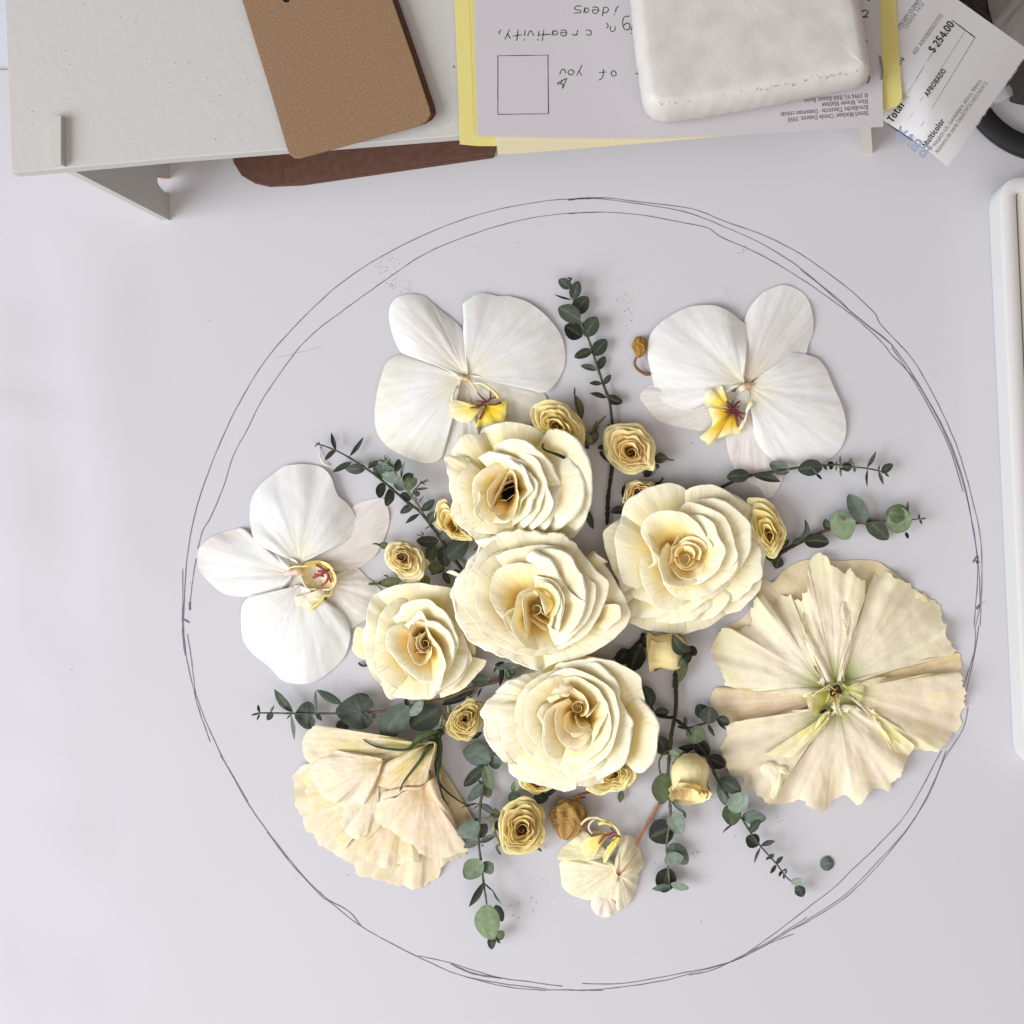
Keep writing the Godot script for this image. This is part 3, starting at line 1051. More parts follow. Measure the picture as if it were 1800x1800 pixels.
# ---------------------------------------------------------------- receipt, pouch, ring and mould at the right
func right_side_things():
	F(0, 0, 1)
	var ru := Vector2(0.58, -0.8146)
	var rv := Vector2(0.8146, 0.58)
	var corner := Vector2(1665, 293)
	var rh := func(x, y):
		var d := Vector2(x, y) - corner
		var a := d.dot(ru)
		var b := -d.dot(rv)
		return 80.5 - 0.045 * maxf(0.0, x - 1630.0) - 0.0006 * pow(maxf(0.0, 90.0 - a), 2.0) - 0.0004 * pow(maxf(0.0, 80.0 - b), 2.0)
	var rt := thing("receipt", "white paper till receipt with a serrated edge hanging beside the postcard", "receipt", 1660, 150, 60.0)
	var nu := 120
	var nv := 46
	var pts := PackedVector3Array()
	for i in nu:
		for j in nv:
			var a := lerpf(0.0, 250.0, float(i) / (nu - 1))
			var b := lerpf(0.0, 400.0, float(j) / (nv - 1))
			if j == 0:
				b = (1.6 if i % 2 == 0 else -2.0) + nz.get_noise_2d(i * 4.0, 3.0) * 1.5
			var p := corner + ru * a - rv * b
			if i == 0:
				p += ru * 4.0 * sin(b * 0.02)
			pts.append(P(p.x, p.y, rh.call(p.x, p.y)) - org)
	put("paper", rt, grid(nu, nv, pts, PackedColorArray()), M.receipt)
	var up := func(x, y): return rh.call(x, y) + 0.12
	var lay := func(text: String, font: String, size: float, x: float, y: float, bold: bool, m: Material, sq: float):
		lettering("print", rt, m, text, font, size, Vector2(x, y), ru, rv, up, bold, false, sq)
	lay.call("$ 254.00", "Droid Sans", 20.0, 1645, 96, true, M.ink, 0.82)
	lay.call("Total", "Droid Sans", 18.0, 1571, 218, true, M.ink, 0.88)
	lay.call("APROBADO", "Droid Sans", 13.5, 1633, 172, true, M.ink, 0.78)
	lay.call("Multicolor", "Droid Sans", 13.5, 1630, 261, true, M.ink, 0.86)
	lay.call("Pª Hospicio s/n, Guadalajara, Jalisco, Mexico", "Droid Sans", 9.6, 1640, 266, false, M.ink_soft, 0.80)
	lay.call("Número de serie SMARTPOS1493745913", "Droid Sans", 9.6, 1650, 271, false, M.ink_soft, 0.87)
	lay.call("AID: A0000000031010", "Droid Sans", 10.0, 1610, 98, false, M.ink_soft, 0.86)
	lay.call("[TICKET CLIENTE", "Droid Sans", 9.6, 1584, 52, true, M.ink_soft, 0.86)
	lay.call("12/03/24  14:52", "Droid Sans", 9.6, 1594, 53, false, M.ink_soft, 0.84)
	lay.call("1814", "Droid Sans", 9.6, 1581, 120, true, M.ink, 0.9)
	lettering("print_through", rt, M.ink_blue, "BBVA", "Droid Sans", 32.0, Vector2(1640, 256), -rv, ru, up, true, false, 0.86)
	for l in [[1674, 36, 1714, 66, 1.6], [1714, 66, 1604, 246, 0.9], [1674, 36, 1561, 219, 0.9], [1697, 54, 1582, 233, 0.7], [1560, 218, 1604, 247, 1.6]]:
		stroke("print_rule", rt, M.ink if l[4] > 1.0 else M.ink_grey, q([l[0], l[1], l[2], l[3]]), l[4], up)
	# dark woven pouch and what lies on it
	var po := thing("fabric_pouch", "dark brown woven pouch behind the receipt in the upper right corner", "pouch", 1780, 40, 0.5)
	slab("body", po, M.fabric, q([1640, -200, 1652, -40, 1690, 30, 1740, 88, 1780, 150, 1800, 172, 1960, 172, 1980, -200]), 0.6, 26.0, 22.0, 90, Color.WHITE, true, null, 2.0)
	tube("piping", po, M.stem, q([1676, -14, 1706, 24, 1738, 50, 1764, 78, 1790, 110]), [27.5, 28, 28, 27], 0.9, 0.9, C(52, 45, 42), C(52, 45, 42))
	tube("piping", po, M.stem, q([1692, -14, 1718, 14, 1748, 40, 1775, 72]), [28, 28.5, 28, 27], 0.7, 0.7, C(60, 52, 48), C(60, 52, 48))
	var gp := thing("grey_plastic_sheet", "smooth grey plastic sheet folded over the pouch at the corner", "plastic sheet", 1790, 30, 28.0)
	petal("sheet", gp, M.grey_plastic, q([1731, -60, 1736, 0, 1744, 36, 1754, 62, 1768, 80, 1790, 93, 1830, 112, 1900, 125]), Vector2(1850, -60), {"hb": 34.0, "hs": [29.0, 29.5, 29.0, 29.0], "bulge": 4.0, "crease": 0.8, "ripple": 0.3})
	var rg := thing("black_ring", "flat black ring at the right edge, partly under the receipt", "ring", 1850, 110, 0.4)
	hoop("band", rg, M.black, 1850, 112, 133, 172, 0.5, 7.0)
	var cs := thing("clear_plastic_strip", "clear plastic strip lying across the black ring beside the receipt", "plastic strip", 1775, 165, 8.0)
	slab("strip", cs, M.clear, q([1745, 176, 1760, 157, 1800, 134, 1840, 120, 1850, 134, 1800, 158, 1768, 174, 1752, 182]), 9.5, 0.4, 0.8, 0, Color.WHITE, false)
	var bu := thing("black_button", "small black rounded piece beside the pouch at the right edge", "button", 1795, 160, 9.0)
	slab("button", bu, M.black, q([1783, 160, 1790, 154, 1806, 152, 1824, 156, 1824, 166, 1804, 168, 1788, 166]), 10.4, 2.0, 3.0, 40)
	# silicone mould
	var mo := thing("silicone_mould", "translucent white silicone mould with cream resin inside at the right edge", "mould", 2080, 830, 0.4)
	tray(mo, [Vector2(1757, 311), Vector2(2440, 293), Vector2(2490, 1330), Vector2(1804, 1358)], 17.0, 15.2)

func hoop(called: String, parent: Node3D, m: Material, x: float, y: float, r0: float, r1: float, h0: float, h1: float):
	var prof := [[r0, h0], [r0, h1 - 0.8], [r0 + 3, h1], [r1 - 4, h1], [r1 - 1, h1 - 0.7], [r1 + 3, h0 + 1.0], [r1 + 3, h0], [r0, h0]]
	var st := SurfaceTool.new()
	st.begin(Mesh.PRIMITIVE_TRIANGLES)
	var n := 90
	for i in n:
		var a0 := TAU * i / n
		var a1 := TAU * (i + 1) / n
		for k in prof.size() - 1:
			var p: Array = prof[k]
			var r: Array = prof[k + 1]
			quad(st, P(x + p[0] * cos(a0), y + p[0] * sin(a0), p[1]) - org, P(x + p[0] * cos(a1), y + p[0] * sin(a1), p[1]) - org, P(x + r[0] * cos(a1), y + r[0] * sin(a1), r[1]) - org, P(x + r[0] * cos(a0), y + r[0] * sin(a0), r[1]) - org)
	st.index()
	st.generate_normals()
	put(called, parent, out_facing(st.commit(), Vector3.ZERO, 0), m)

# A rounded rectangle given by its four corners.
func rounded(k: Array, r: float, inset: float) -> PackedVector2Array:
	var o := PackedVector2Array()
	for i in 4:
		var c: Vector2 = k[i]
		var a: Vector2 = (k[(i + 3) % 4] - c).normalized()
		var b: Vector2 = (k[(i + 1) % 4] - c).normalized()
		c += (a + b) * inset
		var rr := maxf(r - inset, 3.0)
		for j in 9:
			var g := j / 8.0
			var m := c + (a * pow(1.0 - g, 2.0) + b * pow(g, 2.0)) * rr * 1.2
			o.append(m)
	return o

func tray(mo: Node3D, k: Array, h: float, floor_h: float):
	var steps := [[-1.0, 0.5], [-0.4, h - 1.6], [0.2, h - 0.5], [1.6, h], [26.0, h], [27.4, h - 0.4], [28.2, h - 1.2], [28.6, floor_h - 3.0]]
	var st := SurfaceTool.new()
	st.begin(Mesh.PRIMITIVE_TRIANGLES)
	var rings := []
	for s in steps:
		var ring := []
		for p in rounded(k, 34.0, s[0]):
			var at := P(p.x, p.y, h)
			ring.append(Vector3(at.x, s[1] * 0.001, at.z) - org)
		rings.append(ring)
	for q0 in rings.size() - 1:
		for i in 36:
			var i2 := (i + 1) % 36
			quad(st, rings[q0][i], rings[q0][i2], rings[q0 + 1][i2], rings[q0 + 1][i])
	st.index()
	st.generate_normals()
	var m := st.commit()
	var arr := m.surface_get_arrays(0)
	var nor: PackedVector3Array = arr[Mesh.ARRAY_NORMAL]
	var up := 0.0
	for n in nor:
		up += n.y
	if up < 0.0:
		var idx: PackedInt32Array = arr[Mesh.ARRAY_INDEX]
		for t in range(0, idx.size(), 3):
			var sw := idx[t + 1]
			idx[t + 1] = idx[t + 2]
			idx[t + 2] = sw
		for i in nor.size():
			nor[i] = -nor[i]
		arr[Mesh.ARRAY_INDEX] = idx
		arr[Mesh.ARRAY_NORMAL] = nor
		m = ArrayMesh.new()
		m.add_surface_from_arrays(Mesh.PRIMITIVE_TRIANGLES, arr)
	put("rim", mo, m, M.silicone)
	slab("resin", mo, M.resin, rounded(k, 34.0, 29.0), 1.0, floor_h - 1.0, 0.5, 0, Color.WHITE, false)

# ---------------------------------------------------------------- orchids
func orchids():
	var wt := C(237, 236, 231)
	var warm := C(236, 232, 218)
	var veil := C(235, 231, 218)
	var pink := C(233, 225, 220)
	var yel := C(240, 200, 40)
	var pale := C(231, 225, 199)
	var wine := C(88, 44, 48)

	# upper left
	F(620, 460, 4.2857)
	var a := thing("orchid_flower", "white orchid bloom at the upper left, its lip touching the hollow-hearted rose", "orchid", 815, 665, 0.4, "pressed white orchid blooms")
	petal("sepal", a, M.orchid, q([890, 850, 1000, 840, 1150, 860, 1300, 920, 1420, 985, 1460, 1030, 1440, 1150, 1340, 1220, 1200, 1300, 1000, 1250, 920, 1100, 880, 950]), V(865, 872), {"hb": 2.5, "hs": [1.2, 0.9, 0.9, 0.9], "bulge": 1.0, "c0": warm, "c1": veil})
	petal("sepal", a, M.orchid, q([820, 900, 770, 990, 752, 1150, 705, 1300, 680, 1420, 700, 1500, 760, 1500, 900, 1400, 960, 1250, 930, 1100, 870, 940]), V(842, 890), {"hb": 2.5, "hs": [1.4, 0.9, 0.9], "bulge": 1.0, "c0": warm, "c1": veil})
	petal("petal", a, M.orchid, q([800, 872, 700, 850, 560, 790, 480, 735, 400, 702, 330, 708, 280, 740, 250, 765, 215, 860, 180, 1000, 165, 1130, 170, 1230, 195, 1310, 270, 1400, 400, 1470, 500, 1505, 560, 1518, 640, 1500, 690, 1440, 720, 1300, 735, 1150, 745, 1030, 790, 930]), V(822, 876), {"hb": 4.5, "hs": [2.5, 2.8, 4.0, 2.5, 1.2, 1.2, 2.2], "bulge": 2.2, "ripple": 0.6, "freq": 3, "c0": pale, "c1": wt, "c2": warm})
	petal("sepal", a, M.orchid, q([842, 862, 700, 842, 560, 770, 460, 720, 370, 690, 310, 580, 278, 460, 272, 390, 285, 325, 330, 272, 430, 245, 530, 255, 590, 300, 680, 380, 760, 440, 820, 510, 850, 600, 872, 720, 868, 800]), V(850, 862), {"hb": 5.0, "hs": [2.5, 1.9, 1.6, 1.6, 2.8], "bulge": 2.4, "ripple": 0.3, "c0": pale, "c1": C(229, 223, 216), "c2": wt})
	petal("petal", a, M.orchid, q([858, 842, 880, 760, 868, 640, 842, 520, 845, 400, 830, 345, 828, 318, 848, 300, 890, 272, 940, 244, 1000, 240, 1060, 250, 1110, 262, 1160, 256, 1240, 275, 1330, 310, 1450, 400, 1550, 520, 1590, 620, 1602, 720, 1588, 810, 1540, 900, 1480, 968, 1420, 985, 1300, 920, 1180, 870, 1050, 840, 930, 838]), V(862, 858), {"hb": 5.5, "hs": [4.0, 3.7, 2.8, 2.5, 2.2, 2.2, 2.8], "bulge": 2.6, "ripple": 0.8, "freq": 4, "c0": pale, "c1": wt, "c2": wt})
	tube("column", a, M.lip, q([792, 868, 815, 872, 845, 878, 880, 890]), [6.5, 7.5, 7.0, 6.0], 1.2, 0.8, C(236, 206, 186), C(240, 210, 120))
	tube("column_ridge", a, M.lip, q([862, 880, 890, 910, 920, 950, 945, 985]), [6.5, 5.5, 5.0, 4.5], 0.6, 0.45, C(246, 228, 160), C(236, 202, 120))
	var lp := petal("lip", a, M.lip, q([985, 1070, 1020, 1078, 1080, 1080, 1150, 1048, 1160, 1070, 1155, 1110, 1146, 1190, 1120, 1205, 1080, 1222, 1020, 1225, 985, 1232, 925, 1247, 940, 1215, 962, 1180, 985, 1130, 992, 1100]), V(992, 1078), {"nu": 50, "nv": 12, "hb": 4.5, "hs": [4.5, 6.5, 6.0, 5.5, 4.5], "bulge": 1.4, "c0": wine, "c1": yel, "c2": C(246, 224, 110), "mid": 0.42, "streak": 0.16})
	petal("lip_lobe", lp, M.lip, q([975, 1075, 900, 1092, 850, 1085, 800, 1070, 760, 1050, 738, 1030, 726, 1065, 727, 1105, 745, 1165, 800, 1205, 880, 1220, 893, 1200, 898, 1170, 930, 1130, 968, 1098]), V(975, 1085), {"nu": 50, "nv": 12, "hb": 4.5, "hs": [5.0, 7.5, 7.0, 6.0, 4.5], "bulge": 1.6, "c0": C(150, 80, 60), "c1": C(246, 226, 120), "c2": C(233, 225, 191), "mid": 0.4, "streak": 0.16})
	tube("lip_arm", lp, M.lip, q([905, 915, 960, 915, 1010, 935, 1055, 970, 1090, 1005, 1098, 1030]), [5.5, 7.5, 8.5, 8.0, 7.0], 0.45, 0.8, pale, C(244, 222, 110))
	tube("lip_arm", lp, M.lip, q([800, 930, 770, 965, 752, 1010, 748, 1050]), [5.0, 7.0, 7.5, 7.0], 0.5, 0.6, pale, pale)
	for l in [[940, 985, 965, 1015, 1000, 1050, 985, 1070], [930, 1048, 960, 1052, 1000, 1060], [1040, 960, 1038, 1010, 1030, 1040, 1000, 1060], [1090, 1022, 1050, 1030, 1010, 1055], [860, 1100, 910, 1098, 985, 1072], [1010, 1078, 1060, 1078, 1120, 1062], [985, 1105, 985, 1130, 955, 1190]]:
		tube("lip_crest", lp, M.lip, q(l), [6.6, 6.9, 6.4], 0.3, 0.55, C(146, 84, 70), wine)

	petal("bloom_centre", a, M.orchid, q([800, 860, 850, 830, 910, 850, 900, 930, 850, 960, 800, 930]), V(850, 895), {"closed": true, "nu": 30, "nv": 8, "hb": 3.6, "hs": [2.6, 2.4, 2.6], "bulge": 0.2, "c0": pale, "c1": warm})
	# upper right
	F(1040, 460, 3.6)
	var b := thing("orchid_flower", "white orchid bloom at the upper right, beside the tiny brown bud", "orchid", 1310, 680, 0.4, "pressed white orchid blooms")
	petal("sepal", b, M.orchid, q([850, 850, 600, 760, 400, 780, 345, 795, 312, 830, 306, 862, 345, 920, 420, 1000, 520, 1040, 640, 1060, 730, 1050, 800, 950]), V(930, 830), {"hb": 2.0, "hs": [0.9, 0.9, 0.9, 0.9], "bulge": 0.6, "c0": warm, "c1": C(234, 230, 220), "c2": C(234, 228, 220)})
	petal("sepal", b, M.orchid, q([960, 900, 880, 1020, 850, 1120, 880, 1260, 940, 1350, 1000, 1400, 1060, 1430, 1090, 1480, 1105, 1496, 1140, 1488, 1190, 1415, 1220, 1300, 1180, 1100, 1060, 950]), V(990, 850), {"hb": 2.0, "hs": [0.9, 0.9, 0.9, 0.9, 0.9], "bulge": 0.4, "c0": warm, "c1": C(233, 228, 218), "c2": pink})
	petal("petal", b, M.orchid, q([1010, 772, 1080, 728, 1140, 680, 1180, 650, 1220, 612, 1270, 582, 1310, 580, 1350, 586, 1430, 612, 1465, 650, 1490, 690, 1530, 790, 1580, 900, 1608, 1010, 1605, 1110, 1560, 1200, 1470, 1268, 1400, 1290, 1280, 1300, 1180, 1280, 1060, 1150, 1040, 1000, 1010, 880]), V(985, 790), {"hb": 4.5, "hs": [2.8, 3.1, 2.8, 2.5, 1.9, 1.2, 1.9, 2.2], "bulge": 2.6, "ripple": 0.7, "freq": 3, "c0": pale, "c1": wt, "c2": wt})
	petal("sepal", b, M.orchid, q([972, 745, 962, 680, 948, 600, 945, 540, 972, 480, 965, 380, 1000, 290, 1080, 200, 1160, 160, 1230, 148, 1310, 180, 1370, 240, 1400, 350, 1400, 450, 1370, 530, 1350, 590, 1270, 590, 1180, 650, 1060, 725, 1005, 765]), V(980, 765), {"hb": 5.0, "hs": [2.8, 2.2, 1.6, 1.6, 1.9, 2.5], "bulge": 1.8, "c0": C(229, 214, 186), "c1": C(229, 224, 218), "c2": wt})
	petal("petal", b, M.orchid, q([968, 735, 945, 670, 935, 610, 948, 540, 975, 480, 985, 425, 970, 395, 940, 370, 900, 335, 860, 308, 800, 282, 740, 274, 620, 285, 520, 330, 420, 400, 365, 480, 355, 600, 375, 700, 400, 800, 440, 870, 520, 920, 620, 938, 680, 885, 720, 825, 800, 785, 880, 772]), V(962, 772), {"hb": 5.5, "hs": [3.4, 4.3, 3.7, 2.8, 2.2, 1.9, 2.2, 3.1], "bulge": 2.8, "ripple": 0.9, "freq": 4, "c0": pale, "c1": wt, "c2": wt})
	tube("column", b, M.lip, q([940, 812, 958, 798, 985, 785, 1015, 775]), [6.5, 8.0, 7.5, 6.0], 1.6, 1.2, C(240, 214, 190), C(232, 196, 150))
	var lb := petal("lip", b, M.lip, q([900, 940, 868, 958, 830, 955, 790, 942, 740, 925, 752, 970, 766, 1005, 760, 1035, 745, 1062, 715, 1090, 682, 1108, 690, 1122, 720, 1140, 742, 1162, 768, 1150, 775, 1128, 830, 1108, 880, 1090, 942, 1085, 946, 1062, 925, 1005, 910, 965]), V(896, 942), {"nu": 56, "nv": 14, "hb": 5.0, "hs": [5.5, 6.5, 4.0, 3.5, 5.0, 5.5], "bulge": 1.6, "c0": wine, "c1": C(226, 186, 40), "c2": C(244, 230, 170), "mid": 0.5, "streak": 0.16})
	petal("lip_lobe", lb, M.lip, q([880, 922, 855, 885, 832, 850, 828, 790, 800, 790, 760, 802, 725, 822, 708, 850, 708, 888, 722, 908, 742, 916, 775, 902, 805, 898, 850, 930]), V(880, 932), {"nu": 44, "nv": 12, "hb": 5.0, "hs": [5.5, 8.0, 8.5, 7.0, 5.5], "bulge": 1.2, "c0": C(150, 70, 60), "c1": C(240, 214, 90), "c2": C(233, 225, 191), "mid": 0.5, "streak": 0.16})
	petal("lip_lobe", lb, M.lip, q([960, 965, 980, 920, 1000, 880, 1020, 900, 1000, 930, 985, 970, 975, 1020, 940, 1064, 926, 1066, 950, 1020]), V(965, 980), {"nu": 36, "nv": 8, "hb": 5.0, "hs": [5.0, 8.0, 8.0, 6.0], "bulge": 1.0, "c0": pale, "c1": wt, "c2": C(246, 232, 150)})
	for l in [[890, 935, 862, 895, 830, 850], [895, 925, 915, 900, 942, 880], [900, 938, 930, 952, 970, 965], [902, 948, 915, 990, 926, 1048], [885, 940, 860, 952, 835, 950], [880, 905, 892, 935, 905, 955], [915, 955, 935, 975, 958, 1000]]:
		tube("lip_crest", lb, M.lip, q(l), [7.2, 7.2, 6.6], 0.8, 0.35, wine, C(150, 72, 60))

	petal("bloom_centre", b, M.orchid, q([930, 770, 980, 740, 1040, 760, 1050, 840, 990, 900, 900, 900]), V(980, 815), {"closed": true, "nu": 30, "nv": 8, "hb": 3.6, "hs": [2.6, 2.4, 2.6], "bulge": 0.2, "c0": pale, "c1": warm})
	# left
	F(330, 740, 3.4615)
	var c := thing("orchid_flower", "white orchid bloom at the far left, with a pink-flushed sepal reaching the drawn circle", "orchid", 520, 1000, 0.4, "pressed white orchid blooms")
	petal("sepal", c, M.orchid, q([690, 855, 745, 780, 800, 720, 880, 660, 950, 600, 985, 540, 1040, 500, 1100, 480, 1160, 470, 1195, 474, 1220, 540, 1226, 620, 1190, 730, 1130, 830, 1040, 890, 940, 910, 860, 872, 780, 845]), V(690, 880), {"hb": 2.5, "hs": [1.6, 1.2, 0.9, 1.2, 1.6], "bulge": 1.6, "c0": warm, "c1": C(235, 231, 221), "c2": C(233, 225, 218)})
	petal("sepal", c, M.orchid, q([870, 920, 950, 912, 1020, 890, 1090, 950, 1180, 1040, 1150, 1150, 1050, 1230, 980, 1260, 930, 1170, 850, 1110, 880, 1000]), V(830, 985), {"hb": 2.5, "hs": [1.6, 0.9, 0.9, 1.2], "bulge": 1.0, "c0": C(231, 221, 195), "c1": veil})
	petal("sepal", c, M.orchid, q([625, 890, 590, 830, 500, 770, 440, 740, 390, 690, 350, 660, 300, 655, 180, 690, 100, 740, 62, 800, 70, 900, 130, 980, 220, 1050, 330, 1070, 450, 1060, 550, 1040, 625, 980]), V(630, 930), {"hb": 4.0, "hs": [2.8, 2.2, 1.6, 0.9, 1.6, 1.9, 2.2], "bulge": 2.2, "ripple": 0.4, "c0": warm, "c1": wt, "c2": pink, "mid": 0.6})
	petal("petal", c, M.orchid, q([640, 1000, 560, 1050, 470, 1065, 380, 1075, 335, 1120, 325, 1170, 325, 1250, 340, 1340, 400, 1420, 500, 1500, 570, 1575, 660, 1600, 760, 1590, 860, 1530, 950, 1440, 985, 1340, 985, 1270, 950, 1190, 870, 1130, 800, 1085, 740, 1050]), V(685, 1000), {"hb": 4.5, "hs": [2.5, 3.1, 3.1, 2.2, 1.6, 2.2, 2.8], "bulge": 2.6, "ripple": 0.7, "freq": 3, "c0": warm, "c1": wt, "c2": wt})
	petal("petal", c, M.orchid, q([665, 855, 630, 800, 590, 775, 520, 765, 460, 758, 425, 740, 395, 690, 378, 610, 376, 560, 390, 470, 440, 390, 510, 330, 550, 300, 600, 272, 710, 262, 800, 275, 850, 310, 880, 360, 895, 410, 920, 460, 970, 500, 1010, 560, 1025, 620, 1000, 680, 965, 722, 930, 736, 850, 740, 760, 768, 700, 830]), V(680, 872), {"hb": 5.0, "hs": [3.1, 3.4, 2.8, 2.2, 2.5, 2.8, 3.4, 3.1], "bulge": 2.6, "ripple": 0.9, "freq": 4, "c0": pale, "c1": wt, "c2": wt})
	tube("column", c, M.lip, q([596, 934, 620, 922, 655, 918, 700, 905]), [6.5, 8.5, 8.5, 7.0], 1.2, 1.6, C(236, 190, 190), C(240, 216, 170))
	var lc := petal("lip", c, M.lip, q([690, 945, 720, 985, 740, 1020, 780, 1028, 830, 1030, 875, 1020, 900, 990, 906, 955, 896, 920, 876, 890, 850, 865, 800, 850, 740, 855, 700, 880]), V(790, 930), {"nu": 60, "nv": 14, "closed": true, "hb": 3.0, "hs": [6.5, 5.0, 5.0, 8.0, 8.5, 7.0, 6.5], "bulge": -0.6, "c0": C(229, 218, 191), "c1": C(231, 221, 186), "c2": C(244, 220, 130)})
	tube("lip_arm", lc, M.lip, q([612, 900, 650, 885, 700, 884, 745, 880, 785, 868]), [7.5, 9.0, 9.0, 8.0], 0.4, 0.45, C(246, 232, 160), C(242, 216, 110))
	tube("lip_arm", lc, M.lip, q([880, 905, 902, 945, 900, 985, 870, 1022, 820, 1026]), [8.5, 9.0, 8.5, 7.0], 0.45, 0.35, C(246, 230, 160), pale)
	tube("lip_arm", lc, M.lip, q([695, 950, 706, 985, 735, 1022, 790, 1020]), [7.0, 7.0, 6.5], 0.5, 0.5, pale, pale)
	petal("lip_lobe", lc, M.lip, q([690, 1052, 760, 1040, 800, 1022, 828, 1030, 836, 1050, 820, 1085, 790, 1110, 745, 1150, 700, 1146, 655, 1128, 628, 1092, 640, 1072]), V(720, 1060), {"nu": 40, "nv": 10, "hb": 6.5, "hs": [7.0, 7.5, 7.0, 6.0, 5.5], "bulge": 0.8, "c0": pale, "c1": C(231, 221, 190)})
	tube("lip_lobe_fold", lc, M.lip, q([884, 1028, 868, 1060, 835, 1062, 815, 1090, 780, 1120, 742, 1150]), [7.5, 8.0, 8.0, 7.0], 0.4, 0.7, C(244, 222, 110), C(244, 226, 120))
	for l in [[760, 955, 795, 940, 840, 920, 862, 900], [775, 872, 800, 885, 830, 905, 850, 925], [790, 915, 825, 915, 862, 908], [850, 925, 856, 950, 838, 985, 810, 1004], [850, 950, 866, 965, 872, 985], [770, 935, 800, 938, 830, 945]]:
		tube("lip_crest", lc, M.lip, q(l), [7.2, 7.6, 7.0], 0.7, 0.4, C(168, 84, 76), C(150, 66, 66))

	petal("bloom_centre", c, M.orchid, q([580, 870, 680, 830, 800, 860, 900, 930, 900, 1030, 800, 1080, 660, 1050, 590, 970]), V(720, 950), {"closed": true, "nu": 40, "nv": 8, "hb": 3.4, "hs": [2.6, 2.4, 2.6], "bulge": 0.2, "c0": pale, "c1": warm})
	# small one at the bottom
	F(840, 1340, 5.294)
	var d := thing("orchid_flower", "small folded cream orchid on an orange stalk below the bottom rose", "orchid", 1060, 1520, 0.4)
	var cr := C(235, 225, 188)
	var vein := C(236, 226, 192)
	petal("sepal", d, M.orchid, q([1090, 1270, 1180, 1260, 1280, 1275, 1300, 1330, 1325, 1372, 1260, 1420, 1180, 1445, 1100, 1415, 1060, 1350, 1065, 1290]), V(1190, 1230), {"hb": 2.0, "hs": [1.2, 0.9, 0.9, 1.2], "bulge": 1.4, "c0": cr, "c1": C(235, 221, 203), "c2": C(235, 225, 210)})
	petal("petal", d, M.orchid, q([1300, 1060, 1400, 1070, 1490, 1020, 1484, 1130, 1445, 1250, 1385, 1335, 1312, 1380, 1290, 1340, 1296, 1200]), V(1320, 1040), {"hb": 5.0, "hs": [3.1, 3.1, 1.2, 2.2, 3.1], "bulge": 2.4, "c0": cr, "c1": C(235, 227, 197), "streak": 0.1})
	petal("petal", d, M.orchid, q([1200, 840, 1150, 770, 1060, 690, 985, 640, 930, 676, 880, 720, 800, 780, 742, 855, 740, 884, 762, 910, 860, 916, 950, 912, 1100, 890]), V(1220, 870), {"hb": 4.5, "hs": [3.7, 4.0, 2.2, 2.5, 3.1], "bulge": 1.6, "c0": cr, "c1": C(235, 225, 182), "streak": 0.1})
	petal("petal", d, M.orchid, q([1275, 950, 1200, 900, 1100, 895, 950, 900, 850, 905, 790, 910, 758, 940, 764, 1000, 772, 1080, 784, 1150, 850, 1222, 960, 1268, 1080, 1286, 1180, 1284, 1290, 1280, 1300, 1200, 1310, 1130, 1300, 1050]), V(1285, 990), {"hb": 5.5, "hs": [3.7, 3.7, 1.9, 1.2, 1.6, 2.8, 3.7], "bulge": 2.2, "c0": C(236, 221, 182), "c1": vein, "c2": C(237, 229, 197), "streak": 0.14})
	petal("petal", d, M.orchid, q([1305, 1058, 1262, 1000, 1275, 920, 1310, 800, 1330, 700, 1400, 676, 1440, 702, 1480, 745, 1520, 850, 1542, 950, 1500, 1020, 1400, 1072, 1330, 1080]), V(1300, 1050), {"hb": 6.5, "hs": [5.6, 6.2, 5.0, 3.7, 3.7], "bulge": 3.5, "c0": C(238, 214, 190), "c1": C(233, 225, 184), "c2": C(235, 228, 197), "streak": 0.12})
	tube("petal_vein", d, M.lip, q([1305, 1054, 1350, 1010, 1410, 930, 1490, 830]), [7.6, 11.2, 11.6, 9.0], 0.35, 0.2, C(170, 110, 90), C(206, 180, 130))
	var ld := petal("lip", d, M.lip, q([1020, 648, 1100, 640, 1220, 650, 1190, 715, 1150, 770, 1100, 850, 1060, 882, 1012, 892, 985, 860, 960, 815, 955, 780, 1000, 710]), V(1200, 665), {"nu": 44, "nv": 12, "hb": 9.5, "hs": [10.0, 8.0, 7.0, 8.0, 10.0], "bulge": 1.2, "c0": C(190, 120, 80), "c1": C(244, 220, 120), "c2": C(246, 232, 170), "mid": 0.4, "streak": 0.16})
	petal("lip_lobe", ld, M.lip, q([1232, 730, 1268, 690, 1300, 678, 1325, 700, 1320, 750, 1282, 792, 1240, 862, 1188, 935, 1165, 925, 1170, 860, 1206, 785]), V(1300, 690), {"nu": 40, "nv": 12, "hb": 10.0, "hs": [10.5, 9.5, 8.0, 9.0], "bulge": 1.0, "c0": C(240, 206, 80), "c1": C(244, 222, 110), "c2": C(231, 218, 167), "mid": 0.5, "streak": 0.16})
	tube("lip_arm", ld, M.lip, q([944, 638, 950, 600, 975, 560, 1020, 525, 1090, 512, 1170, 535, 1240, 570, 1290, 610, 1332, 690]), [8.5, 10, 11, 11, 11, 10.5, 10], 0.5, 0.7, cr, C(242, 226, 168))
	tube("lip_arm", ld, M.lip, q([1070, 665, 1040, 630, 1032, 595, 1055, 555, 1090, 530]), [9, 10, 11, 11], 0.5, 0.4, cr, cr)
	tube("lip_arm", ld, M.lip, q([1120, 575, 1160, 562, 1210, 568, 1250, 590]), [10.5, 11.5, 11], 0.9, 0.6, C(238, 220, 120), C(240, 214, 110))
